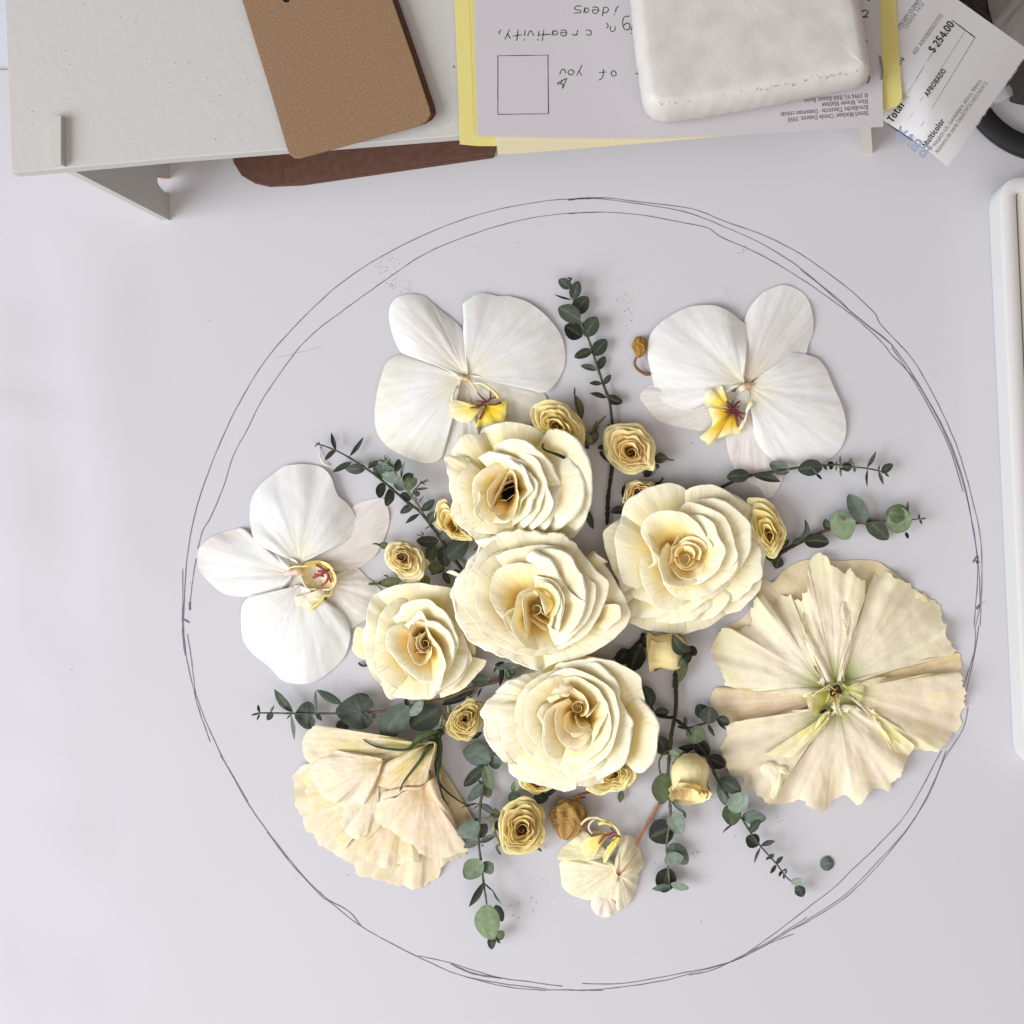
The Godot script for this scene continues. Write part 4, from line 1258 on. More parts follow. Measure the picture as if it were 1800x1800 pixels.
	for l in [[1232, 610, 1262, 640, 1290, 668], [1120, 760, 1180, 690, 1262, 655], [1222, 725, 1260, 690, 1332, 690]]:
		tube("lip_crest", ld, M.lip, q(l), [10.8, 10.8, 10.6], 0.5, 0.35, C(150, 84, 84), C(140, 62, 60))
	tube("stalk", d, M.stem, q([1470, 775, 1500, 710, 1560, 600, 1630, 480, 1695, 370]), [5.0, 3.5, 2.0, 1.6], 0.75, 0.7, C(186, 128, 92), C(176, 122, 90))

# ---------------------------------------------------------------- lisianthus
func lisianthus():
	var base := C(160, 170, 98)
	var yl := C(240, 230, 162)
	var cr := C(245, 238, 196)
	var pe := C(243, 221, 182)
	var pp := C(245, 234, 207)
	F(1220, 940, 3.4615)
	var a := thing("lisianthus_flower", "large open cream lisianthus with ruffled petals and a green throat, at the right", "lisianthus", 1470, 1210, 0.4)
	var fr := 5.0
	petal("petal", a, M.silk, q([560, 640, 470, 520, 400, 430, 408, 300, 432, 262, 480, 290, 560, 205, 700, 150, 900, 160, 960, 155, 1100, 158, 1180, 205, 1250, 255, 1330, 330, 1420, 400, 1380, 560, 1150, 700]), V(870, 880), {"nu": 110, "hb": 1.5, "hs": [1.0, 1.0, 1.0, 1.0, 1.0], "bulge": 0.8, "ripple": 0.4, "freq": 6, "c0": C(232, 218, 169), "c1": C(241, 223, 185), "c2": C(243, 227, 180), "streak": 0.06})
	petal("petal", a, M.silk, q([690, 985, 500, 965, 300, 945, 160, 925, 112, 960, 98, 1050, 140, 1130, 180, 1180, 260, 1170, 380, 1120, 560, 1070, 690, 1020]), V(830, 980), {"hb": 1.5, "hs": [1.5, 1.0, 1.0, 1.5], "bulge": 0.6, "c0": C(236, 216, 164), "c1": pe, "c2": C(238, 219, 173), "streak": 0.1})
	petal("petal", a, M.silk, q([1030, 895, 1150, 830, 1300, 775, 1450, 745, 1600, 718, 1622, 760, 1618, 820, 1500, 845, 1330, 870, 1180, 895]), V(900, 930), {"hb": 1.5, "hs": [2.0, 1.2, 1.2, 2.0], "bulge": 1.4, "c0": C(227, 197, 146), "c1": C(236, 212, 166), "c2": C(238, 221, 164), "streak": 0.1})
	petal("petal", a, M.silk, q([120, 640, 180, 545, 300, 500, 360, 420, 450, 340, 480, 360, 560, 480, 640, 640, 500, 760, 300, 760, 150, 740]), V(780, 900), {"hb": 1.5, "hs": [1.0, 1.0, 1.0, 1.5], "bulge": 0.6, "c0": C(236, 216, 164), "c1": pe, "c2": C(240, 221, 182), "streak": 0.1})
	petal("petal", a, M.silk, q([930, 830, 925, 740, 932, 660, 965, 560, 1000, 470, 1040, 390, 1100, 240, 1180, 215, 1250, 270, 1320, 322, 1370, 330, 1420, 370, 1490, 440, 1512, 520, 1528, 620, 1582, 720, 1500, 745, 1400, 762, 1250, 800, 1130, 860, 1000, 905]), V(905, 900), {"nu": 110, "hb": 4.0, "hs": [6.0, 6.5, 4.5, 3.0, 4.0, 5.5, 4.0, 6.0], "bulge": 3.2, "ripple": 2.4, "rp": 3.2, "freq": 6, "frill": fr, "crease": 0.3, "c0": base, "c1": pp, "c2": cr, "mid": 0.38, "fold": 1.3, "streak": 0.06})
	petal("petal", a, M.silk, q([1005, 905, 1180, 882, 1300, 864, 1400, 850, 1520, 838, 1610, 836, 1636, 890, 1652, 940, 1640, 1010, 1626, 1100, 1604, 1180, 1540, 1262, 1500, 1310, 1400, 1310, 1330, 1300, 1240, 1260, 1190, 1180, 1150, 1110, 1030, 1010]), V(905, 950), {"nu": 110, "hb": 4.0, "hs": [6.5, 6.0, 5.0, 3.0, 3.0, 4.5, 5.0], "bulge": 3.0, "ripple": 2.3, "rp": 3.2, "freq": 5, "frill": fr, "crease": 0.3, "c0": base, "c1": C(242, 227, 192), "c2": C(243, 232, 189), "mid": 0.38, "fold": 1.3, "streak": 0.06})
	petal("petal", a, M.silk, q([1120, 1090, 1160, 1130, 1210, 1150, 1280, 1190, 1310, 1250, 1340, 1295, 1270, 1370, 1225, 1350, 1205, 1250, 1190, 1180]), V(1050, 1060), {"nu": 50, "hb": 5.0, "hs": [7.5, 6.5, 5.0, 8.0], "bulge": 2.0, "c0": C(214, 206, 90), "c1": C(243, 236, 155), "c2": C(243, 234, 182), "crease": 0.25})
	petal("petal", a, M.silk, q([905, 1085, 1000, 1052, 1080, 1090, 1150, 1122, 1200, 1180, 1240, 1235, 1310, 1292, 1300, 1340, 1270, 1400, 1252, 1490, 1200, 1500, 1180, 1540, 1100, 1550, 1050, 1590, 1000, 1640, 970, 1620, 930, 1580, 860, 1612, 810, 1660, 782, 1702, 740, 1660, 640, 1622, 560, 1640, 480, 1632, 520, 1550, 580, 1470, 640, 1410, 700, 1350, 760, 1250, 810, 1160, 855, 1090]), V(880, 1030), {"nu": 130, "hb": 4.0, "hs": [6.5, 6.0, 4.5, 4.5, 3.0, 2.5, 4.0, 3.5, 6.0], "bulge": 3.0, "ripple": 2.5, "rp": 3.2, "freq": 7, "frill": fr, "crease": 0.3, "c0": base, "c1": C(242, 228, 198), "c2": C(244, 232, 194), "mid": 0.38, "fold": 1.3, "streak": 0.06})
	petal("petal", a, M.silk, q([790, 1062, 700, 1092, 600, 1082, 500, 1112, 380, 1112, 300, 1130, 240, 1140, 200, 1165, 182, 1260, 170, 1330, 210, 1420, 242, 1460, 280, 1472, 322, 1540, 400, 1600, 480, 1630, 535, 1540, 590, 1440, 660, 1360, 720, 1280, 780, 1180, 825, 1090]), V(830, 1050), {"nu": 110, "hb": 4.0, "hs": [5.0, 5.0, 3.5, 3.0, 3.0, 4.0, 7.0], "bulge": 2.8, "ripple": 2.4, "rp": 3.2, "freq": 6, "frill": fr, "crease": 0.3, "c0": base, "c1": C(242, 229, 196), "c2": C(244, 234, 198), "mid": 0.38, "fold": 1.3, "streak": 0.06})
	petal("petal", a, M.silk, q([815, 1080, 770, 1110, 745, 1160, 720, 1215, 670, 1250, 640, 1290, 560, 1310, 480, 1330, 430, 1335, 520, 1352, 600, 1348, 660, 1310, 720, 1240, 780, 1160]), V(830, 1075), {"nu": 50, "hb": 6.5, "hs": [9.5, 9.0, 7.0, 8.5, 8.0], "bulge": 2.0, "c0": C(222, 214, 110), "c1": C(243, 236, 158), "c2": C(244, 234, 180), "crease": 0.25})
	petal("petal", a, M.silk, q([560, 1470, 580, 1440, 540, 1400, 470, 1380, 400, 1420, 440, 1500, 480, 1620, 520, 1560]), V(520, 1450), {"nu": 40, "hb": 7.0, "hs": [7.5, 6.0, 4.0, 6.0], "bulge": 0.6, "closed": true, "c0": pp, "c1": cr})
	petal("petal", a, M.silk, q([705, 975, 640, 966, 560, 962, 400, 940, 290, 935, 205, 918, 170, 870, 135, 780, 130, 700, 140, 630, 195, 572, 280, 578, 340, 535, 360, 440, 372, 375, 400, 390, 425, 362, 450, 390, 480, 412, 520, 368, 560, 380, 592, 362, 600, 402, 652, 408, 662, 460, 655, 540, 678, 640, 715, 760, 775, 850, 740, 905]), V(800, 930), {"nu": 120, "hb": 4.0, "hs": [4.5, 4.0, 3.0, 3.0, 5.0, 5.0, 7.0, 6.0], "bulge": 3.0, "ripple": 2.4, "rp": 3.2, "freq": 6, "frill": fr, "crease": 0.3, "c0": base, "c1": pp, "c2": cr, "mid": 0.38, "fold": 1.3, "streak": 0.06})
	petal("petal", a, M.silk, q([780, 862, 725, 745, 675, 610, 660, 520, 650, 430, 690, 300, 700, 155, 750, 118, 812, 138, 835, 178, 852, 200, 880, 222, 920, 235, 950, 200, 965, 235, 1000, 262, 1032, 282, 1042, 370, 1012, 450, 965, 482, 952, 580, 925, 690, 912, 800, 905, 850]), V(862, 905), {"nu": 110, "hb": 4.5, "hs": [6.0, 7.5, 5.5, 5.0, 6.0, 8.0, 7.5, 6.0], "bulge": 3.0, "ripple": 1.0, "freq": 6, "frill": fr, "crease": 0.3, "c0": base, "c1": C(243, 230, 201), "c2": cr, "mid": 0.38, "fold": 1.3, "streak": 0.06})
	petal("petal", a, M.silk, q([890, 490, 900, 420, 940, 400, 965, 450, 955, 560, 930, 660, 905, 560]), V(930, 560), {"nu": 40, "closed": true, "hb": 9.0, "hs": [8.5, 8.0, 8.5], "bulge": 0.6, "c0": cr, "c1": wt_cream()})
	petal("throat", a, M.silk, q([700, 960, 740, 860, 850, 800, 960, 830, 1040, 920, 1020, 1030, 920, 1110, 800, 1090]), V(870, 960), {"closed": true, "nu": 50, "hb": 4.5, "hs": [3.2, 3.0, 3.4, 3.2], "bulge": 0.3, "c0": C(150, 156, 84), "c1": C(215, 221, 149), "streak": 0.16})
	# throat
	F(1360, 1120, 10.0)
	var g := C(186, 196, 84)
	petal("throat_scale", a, M.silk, q([1180, 770, 1230, 815, 1290, 850, 1380, 838, 1450, 800, 1500, 768, 1550, 810, 1575, 860, 1580, 950, 1560, 1040, 1530, 1132, 1470, 1090, 1420, 1050, 1340, 1000, 1260, 985]), V(1230, 900), {"nu": 44, "nv": 10, "hb": 8.0, "hs": [8.5, 9.5, 9.0, 8.0], "bulge": 0.5, "c0": C(160, 170, 70), "c1": C(190, 200, 84), "c2": C(206, 212, 108), "streak": 0.1})
	petal("throat_scale", a, M.silk, q([985, 880, 900, 910, 800, 975, 700, 1030, 640, 1015, 585, 1000, 578, 1080, 592, 1180, 640, 1290, 740, 1395, 800, 1340, 860, 1220, 950, 1110, 990, 1000]), V(960, 950), {"nu": 44, "nv": 10, "hb": 7.0, "hs": [8.5, 9.5, 8.5, 7.5], "bulge": -0.6, "c0": C(150, 138, 50), "c1": C(186, 180, 60), "c2": C(208, 204, 96), "streak": 0.12})
	petal("throat_scale", a, M.silk, q([980, 1130, 1000, 1090, 1060, 1062, 1130, 1045, 1200, 1030, 1170, 1100, 1160, 1180, 1180, 1290, 1196, 1375, 1130, 1378, 1080, 1300, 1020, 1225]), V(1080, 1080), {"nu": 40, "nv": 10, "hb": 8.5, "hs": [9.5, 9.0, 8.5, 9.5], "bulge": 0.8, "c0": C(196, 190, 110), "c1": C(225, 223, 153), "c2": C(227, 221, 162)})
	tube("throat_edge", a, M.lip, q([1000, 838, 900, 885, 780, 960, 715, 1012, 700, 1040, 730, 1035]), [9.6, 10, 10, 9.6], 0.35, 0.35, C(227, 221, 155), C(230, 225, 164))
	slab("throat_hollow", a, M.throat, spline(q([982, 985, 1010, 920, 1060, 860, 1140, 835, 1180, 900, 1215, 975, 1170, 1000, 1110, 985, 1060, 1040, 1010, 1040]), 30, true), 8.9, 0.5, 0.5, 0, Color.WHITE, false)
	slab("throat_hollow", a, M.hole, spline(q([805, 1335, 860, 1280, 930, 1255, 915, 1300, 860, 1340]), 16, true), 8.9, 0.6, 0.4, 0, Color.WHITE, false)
	for l in [[1010, 870, 1040, 900, 1090, 925, 1120, 880], [1030, 1010, 1060, 960, 1100, 985], [1010, 1040, 1050, 1090, 1090, 1150], [1100, 1000, 1110, 1060, 1085, 1130], [1150, 1040, 1190, 1020, 1240, 1025]]:
		tube("stamen", a, M.lip, q(l), [9.8, 10.6, 10.0], 0.32, 0.28, C(214, 178, 110), C(190, 150, 84))
	for l in [[1235, 500, 1228, 400, 1290, 200], [690, 430, 740, 560, 815, 665], [1460, 1150, 1540, 1250, 1650, 1350]]:
		tube("petal_slit", a, M.lip, q(l), [6.5, 7.2, 7.0], 0.3, 0.12, C(70, 66, 34), C(120, 108, 66))

	# lower left, lying on its side
	F(420, 1180, 4.0909)
	var b := thing("lisianthus_flower", "cream lisianthus lying on its side with thin dark green sepals, at the lower left", "lisianthus", 660, 1410, 0.4)
	var pk := C(232, 208, 169)
	petal("petal", b, M.silk, q([1440, 700, 1500, 980, 1620, 985, 1700, 1090, 1650, 1200, 1560, 1170, 1500, 1080]), V(1420, 620), {"hb": 1.5, "hs": [1.2, 1.0, 1.5], "bulge": 0.4, "c0": C(200, 190, 120), "c1": C(230, 212, 169), "c2": C(233, 217, 178)})
	petal("petal", b, M.silk, q([1000, 650, 850, 640, 700, 660, 560, 690, 500, 680, 440, 690, 388, 775, 392, 860, 405, 950, 440, 1040, 490, 1130, 540, 1190, 600, 1262, 680, 1300, 740, 1352, 810, 1400, 880, 1462, 1000, 1500, 1080, 1510, 1150, 1542, 1300, 1572, 1342, 1520, 1440, 1480, 1470, 1392, 1600, 1340, 1640, 1280, 1560, 1150, 1500, 1000, 1440, 750, 1420, 620]), V(1340, 600), {"nu": 150, "nv": 24, "hb": 3.0, "hs": [3.0, 2.0, 1.5, 1.5, 1.5, 1.5, 2.0, 2.5], "bulge": 4.0, "ripple": 1.4, "freq": 9, "frill": 4.5, "crease": 0.25, "c0": C(196, 184, 110), "c1": C(233, 214, 166), "c2": C(236, 222, 182), "mid": 0.6, "streak": 0.12})
	petal("petal", b, M.silk, q([1000, 660, 800, 690, 600, 690, 520, 700, 470, 760, 480, 860, 500, 980, 560, 1060, 600, 1120, 680, 1200, 740, 1290, 800, 1230, 870, 1215, 960, 1110, 1010, 1010]), V(1240, 640), {"nu": 120, "hb": 5.0, "hs": [6.0, 5.0, 4.0, 3.0, 4.5, 6.0], "bulge": 3.0, "ripple": 0.9, "freq": 7, "frill": 4.0, "crease": 0.25, "c0": C(204, 190, 120), "c1": C(234, 217, 174), "c2": C(234, 218, 163), "mid": 0.6, "streak": 0.12})
	petal("petal", b, M.silk, q([870, 1212, 930, 1150, 1000, 1092, 1100, 1190, 1200, 1260, 1310, 1320, 1285, 1372, 1150, 1392, 1090, 1430, 1000, 1402, 880, 1335, 820, 1290]), V(1200, 900), {"nu": 90, "hb": 5.0, "hs": [6.0, 5.0, 6.0, 4.0, 4.0], "bulge": 2.0, "ripple": 0.8, "freq": 6, "frill": 4.0, "crease": 0.25, "c0": C(215, 187, 136), "c1": C(232, 208, 159), "c2": C(234, 218, 174), "streak": 0.1})
	petal("petal", b, M.silk, q([965, 850, 985, 980, 1005, 1090, 950, 1140, 870, 1212, 800, 1190, 740, 1120, 690, 1000, 705, 955, 800, 940, 900, 960]), V(1010, 780), {"nu": 80, "hb": 6.5, "hs": [7.0, 6.5, 6.0, 5.0, 6.0], "bulge": 1.6, "ripple": 0.5, "frill": 1.0, "crease": 0.25, "c0": C(232, 203, 155), "c1": C(235, 218, 184), "c2": C(236, 224, 189), "streak": 0.1})
	petal("petal", b, M.silk, q([1310, 515, 1200, 548, 1080, 520, 1000, 490, 880, 468, 800, 440, 720, 428, 640, 405, 562, 385, 500, 425, 462, 480, 455, 545, 470, 610, 484, 640, 510, 665, 540, 680, 620, 610, 700, 562, 850, 592, 1000, 645, 1120, 625, 1250, 575]), V(1390, 520), {"nu": 110, "hb": 9.0, "hs": [9.5, 9.0, 7.0, 5.0, 4.0, 6.0, 8.5], "bulge": 3.0, "ripple": 0.6, "frill": 0.8, "crease": 0.4, "c0": C(170, 172, 92), "c1": C(230, 214, 151), "c2": C(234, 224, 185), "mid": 0.55, "streak": 0.1})
	petal("petal", b, M.silk, q([1005, 642, 920, 612, 850, 592, 770, 580, 700, 570, 600, 620, 520, 690, 520, 760, 550, 810, 600, 900, 650, 925, 690, 952, 720, 938, 800, 938, 860, 958, 895, 962, 940, 900, 960, 840, 972, 765, 990, 690]), V(1040, 640), {"nu": 100, "hb": 10.0, "hs": [10.0, 9.5, 7.0, 6.5, 7.0, 8.5, 9.5], "bulge": 3.2, "ripple": 0.6, "frill": 1.4, "crease": 0.25, "c0": C(230, 210, 159), "c1": C(235, 220, 187), "c2": C(236, 226, 195), "mid": 0.5, "streak": 0.1})
	petal("petal", b, M.silk, q([1005, 900, 1020, 850, 1045, 832, 1110, 855, 1170, 866, 1240, 868, 1300, 858, 1360, 800, 1425, 750, 1462, 890, 1510, 1020, 1570, 1150, 1652, 1282, 1580, 1310, 1500, 1332, 1400, 1342, 1280, 1302, 1130, 1232, 1050, 1162, 1008, 1100, 990, 990]), V(1330, 815), {"nu": 120, "hb": 9.5, "hs": [9.0, 10.0, 9.5, 10.0, 6.0, 4.5, 5.0, 6.0, 8.0], "bulge": 3.4, "ripple": 0.5, "frill": 1.2, "crease": 0.25, "c0": C(230, 201, 154), "c1": C(234, 213, 176), "c2": C(236, 222, 187), "mid": 0.6, "streak": 0.1})
	petal("petal", b, M.silk, q([1390, 520, 1300, 560, 1240, 595, 1160, 630, 1080, 645, 1020, 680, 980, 740, 970, 790, 1000, 822, 1050, 838, 1110, 858, 1165, 872, 1230, 870, 1290, 858, 1345, 825, 1372, 760, 1390, 690, 1410, 600, 1420, 530]), V(1405, 500), {"nu": 90, "hb": 11.0, "hs": [11.0, 10.5, 9.5, 9.5, 10.0, 11.0], "bulge": 6.5, "ripple": 0.4, "crease": 0.25, "c0": C(150, 152, 70), "c1": C(223, 200, 133), "c2": C(232, 207, 163), "mid": 0.6, "streak": 0.16})
	var gd := C(52, 66, 46)
	var gm := C(70, 82, 50)
	tube("calyx", b, M.stem, q([1372, 520, 1400, 490, 1425, 465, 1455, 420]), [12, 11, 10, 8], 2.4, 1.5, C(70, 84, 48), gd)
	tube("sepal", b, M.leaf, q([1420, 470, 1340, 478, 1280, 500, 1240, 545, 1190, 565, 1100, 560, 1000, 545, 940, 520, 890, 488]), [12.5, 13.5, 14, 13, 11.5, 10.5], 1.0, 0.25, gm, gd)
	tube("sepal", b, M.leaf, q([1410, 490, 1350, 560, 1310, 630, 1265, 690, 1210, 760, 1175, 815, 1155, 862]), [13, 16.5, 17.5, 17, 14.5, 12.5], 0.9, 0.3, gm, gd)
	tube("sepal", b, M.leaf, q([1440, 480, 1452, 560, 1440, 660, 1432, 760, 1452, 860, 1480, 930, 1510, 968]), [12, 12.5, 11.5, 11, 10.5, 10], 0.9, 0.25, gm, gd)
	tube("sepal", b, M.leaf, q([1425, 480, 1420, 580, 1415, 700, 1440, 800, 1500, 870, 1580, 930, 1660, 974]), [11, 10.5, 9.5, 7, 4, 2.5], 0.7, 0.25, gd, gd)
	tube("petal_slit", b, M.lip, q([1366, 700, 1374, 745, 1368, 790]), [15.0, 14.8, 13.2], 0.55, 0.2, C(58, 50, 30), C(90, 80, 44))
	leaf(b, V(1445, 430), V(1230, 540), 52, gm, {"hb": 13.0, "hm": 14.5, "ht": 14.0, "shape": 0.9, "called": "sepal", "bend": 0.12})
	leaf(b, V(1440, 440), V(1452, 700), 46, gm, {"hb": 12.0, "hm": 11.5, "ht": 11.0, "shape": 0.9, "called": "sepal", "bend": 0.04})

func wt_cream() -> Color:
	return C(236, 226, 195)

# ---------------------------------------------------------------- the five large roses
func R(t: Node3D, c: Vector2, pts: Array, h, o := {}):
	var d := o.duplicate()
	if h is Array:
		d["hs"] = h
	else:
		d["h"] = h
	return rim_petal(t, d["mat"] if d.has("mat") else M.rose, q(pts), c, d)

func cup_floor(t: Node3D, c: Vector2, r: float, h: float, m: Material, col: Color):
	var p := PackedVector2Array()
	for k in 14:
		p.append(c + Vector2(cos(TAU * k / 14.0), sin(TAU * k / 14.0)) * r * (1.0 + 0.06 * sin(k * 2.3)))
	petal("inner_petals", t, m, p, c, {"closed": true, "nu": 40, "nv": 8, "hb": h, "hs": [h * 0.6, h * 0.5, h * 0.6], "bulge": 0.2, "c0": col, "c1": col})

func big_roses():
	rose_upper()
	rose_right()
	rose_left()
	rose_bottom()
	rose_middle()

func rose_upper():
	F(780, 730, 6.4286)
	var t := thing("cream_rose", "cream rose with a dark hollow heart, the uppermost of the five large roses", "rose", 915, 850, 0.4, "large cream roses")
	var c := V(735, 850)
	cup_floor(t, c, 70, 6, M.rose, M.cream_deep)
	R(t, c, [410, 235, 420, 190, 470, 140, 540, 105, 600, 86, 680, 76, 750, 75, 830, 80, 900, 92, 1000, 130, 1080, 180, 1160, 240, 1220, 330], [9, 11, 11, 10], {"curl": 2, "c1": C(243, 238, 214), "bx": 0.6})
	R(t, c, [1560, 830, 1600, 960, 1625, 1100, 1600, 1200, 1540, 1290, 1470, 1375, 1400, 1400, 1300, 1390], [8, 9, 8], {"curl": 2})
	R(t, c, [120, 520, 90, 420, 120, 370, 180, 262, 230, 225, 300, 208, 400, 208, 480, 215], [10, 12, 11], {"curl": 2, "c1": C(245, 240, 220)})
	R(t, c, [330, 470, 120, 455, 20, 478, 25, 530, 45, 620, 66, 690, 72, 770, 76, 850, 86, 930, 92, 1000, 78, 1080, 90, 1150, 130, 1215, 180, 1265, 240, 1320, 340, 1410, 430, 1455, 560, 1420, 680, 1370], [13, 15, 14, 14, 12, 11], {"curl": 4, "rag": 3.5, "wrinkle": 1.2, "nu": 90, "c1": C(250, 246, 232)})
	R(t, c, [1170, 280, 1150, 225, 1180, 165, 1260, 148, 1330, 165, 1390, 190, 1500, 262, 1560, 325, 1600, 390, 1650, 500, 1672, 600, 1682, 690, 1690, 780, 1692, 840, 1682, 930, 1670, 1000, 1630, 1120, 1590, 1200, 1500, 1310], [15, 20, 21, 20, 16], {"curl": 6, "nu": 80, "turn": 120, "bx": 0.5, "c1": C(248, 244, 228)})
	R(t, c, [1365, 330, 1390, 400, 1430, 470, 1490, 540, 1540, 585, 1590, 660, 1612, 760, 1608, 880, 1590, 1000, 1560, 1070, 1490, 1160, 1390, 1232, 1270, 1312, 1190, 1380], [19, 21, 22, 21, 14], {"curl": 12, "nu": 70, "turn": 140, "c1": C(251, 248, 236)})
	R(t, c, [230, 470, 290, 520, 210, 640, 160, 720, 140, 800, 155, 900, 200, 1040, 220, 1150, 300, 1262, 430, 1330, 560, 1345, 700, 1320, 800, 1280], [17, 18, 17, 17, 16], {"curl": 2.5, "nu": 70, "rag": 2.0})
	R(t, c, [1460, 700, 1440, 735, 1360, 805, 1310, 890, 1290, 990, 1265, 1100, 1200, 1230, 1120, 1330, 1070, 1410], [20, 20.5, 20, 13.5], {"curl": 7, "turn": 130, "c1": C(251, 249, 240)})
	R(t, c, [560, 330, 640, 302, 730, 266, 820, 250, 870, 262, 920, 280, 1000, 330, 1080, 402, 1170, 480, 1240, 572, 1290, 680, 1325, 790, 1330, 880], [19, 22, 23, 22, 20], {"curl": 5, "nu": 70, "turn": 130, "c1": C(251, 248, 234)})
	R(t, c, [380, 470, 480, 432, 570, 404, 680, 430, 780, 470, 900, 520, 1020, 570, 1110, 612], [20, 22, 22], {"curl": 5, "rag": 2.5, "c1": C(251, 248, 236)})
	R(t, c, [780, 450, 850, 430, 930, 432, 1000, 452, 1060, 502, 1110, 582, 1150, 690, 1180, 800, 1215, 900, 1240, 1000, 1200, 1100, 1110, 1220, 980, 1310, 900, 1390], [22, 24, 24, 22.5, 14], {"curl": 3, "nu": 70})
	R(t, c, [1010, 600, 1080, 640, 1130, 730, 1140, 860, 1120, 960, 1090, 1060, 1010, 1180, 900, 1290, 830, 1380], [23, 24, 22.5, 14], {"curl": 3, "c1": C(251, 247, 232)})
	R(t, c, [720, 560, 600, 545, 480, 590, 390, 655, 335, 750, 320, 870, 340, 980, 360, 1060, 400, 1130, 500, 1212, 640, 1262, 780, 1265], [21, 22, 21, 20.5, 19], {"curl": 2.5, "nu": 70, "c0": M.cream_heart, "c1": C(249, 238, 204)})
	R(t, c, [560, 415, 640, 430, 720, 470, 830, 530, 920, 600, 985, 640, 1040, 690, 1085, 760, 1070, 850, 1030, 970, 985, 1070, 920, 1140, 830, 1230, 740, 1320], [21, 24.5, 25.5, 24, 15], {"curl": 6, "nu": 70, "rag": 3.0, "turn": 140, "c1": C(251, 247, 232)})
	R(t, c, [415, 780, 395, 830, 400, 910, 375, 990, 340, 1060, 360, 1130, 440, 1200], [20, 21.5, 20.5], {"curl": 4, "c1": C(250, 244, 224), "reach": 0.5})
	R(t, c, [770, 500, 860, 545, 930, 620, 975, 720, 1010, 830, 970, 890, 900, 960, 865, 1050, 820, 1130, 730, 1205, 620, 1215, 530, 1200], [24, 26, 25, 23, 22], {"curl": 3, "nu": 60, "c0": M.cream_heart})
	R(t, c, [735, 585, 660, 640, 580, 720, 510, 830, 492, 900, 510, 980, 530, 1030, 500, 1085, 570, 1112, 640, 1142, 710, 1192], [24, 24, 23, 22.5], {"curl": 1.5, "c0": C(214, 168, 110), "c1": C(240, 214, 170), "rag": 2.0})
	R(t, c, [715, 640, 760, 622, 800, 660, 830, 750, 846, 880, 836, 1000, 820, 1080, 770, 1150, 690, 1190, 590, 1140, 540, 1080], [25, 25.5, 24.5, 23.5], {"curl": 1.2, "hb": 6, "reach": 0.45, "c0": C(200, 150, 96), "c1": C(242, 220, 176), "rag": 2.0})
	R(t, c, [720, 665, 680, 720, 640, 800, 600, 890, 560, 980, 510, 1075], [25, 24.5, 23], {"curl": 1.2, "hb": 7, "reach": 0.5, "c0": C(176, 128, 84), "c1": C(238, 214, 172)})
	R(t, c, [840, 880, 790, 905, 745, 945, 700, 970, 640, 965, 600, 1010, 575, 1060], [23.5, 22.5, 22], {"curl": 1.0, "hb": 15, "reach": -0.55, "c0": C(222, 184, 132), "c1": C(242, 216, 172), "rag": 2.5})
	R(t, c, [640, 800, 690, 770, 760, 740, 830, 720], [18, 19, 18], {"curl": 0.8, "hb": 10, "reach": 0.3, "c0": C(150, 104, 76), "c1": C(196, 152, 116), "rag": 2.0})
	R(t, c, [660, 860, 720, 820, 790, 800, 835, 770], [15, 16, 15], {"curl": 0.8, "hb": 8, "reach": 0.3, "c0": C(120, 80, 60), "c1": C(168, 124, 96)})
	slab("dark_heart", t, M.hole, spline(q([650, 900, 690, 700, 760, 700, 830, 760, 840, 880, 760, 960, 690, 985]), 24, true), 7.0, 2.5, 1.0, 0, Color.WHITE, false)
	tube("sepal_tip", t, M.leaf, q([1130, 320, 1116, 345, 1125, 375, 1160, 400, 1230, 425, 1300, 450, 1370, 482]), [17, 20, 21, 21, 20.5, 19], 0.35, 0.8, C(40, 42, 34), C(36, 38, 30))
	leaf(t, V(1640, 1085), V(1690, 1290), 74, C(52, 60, 46), {"hb": 4.0, "ht": 2.0, "called": "sepal", "shape": 0.8})

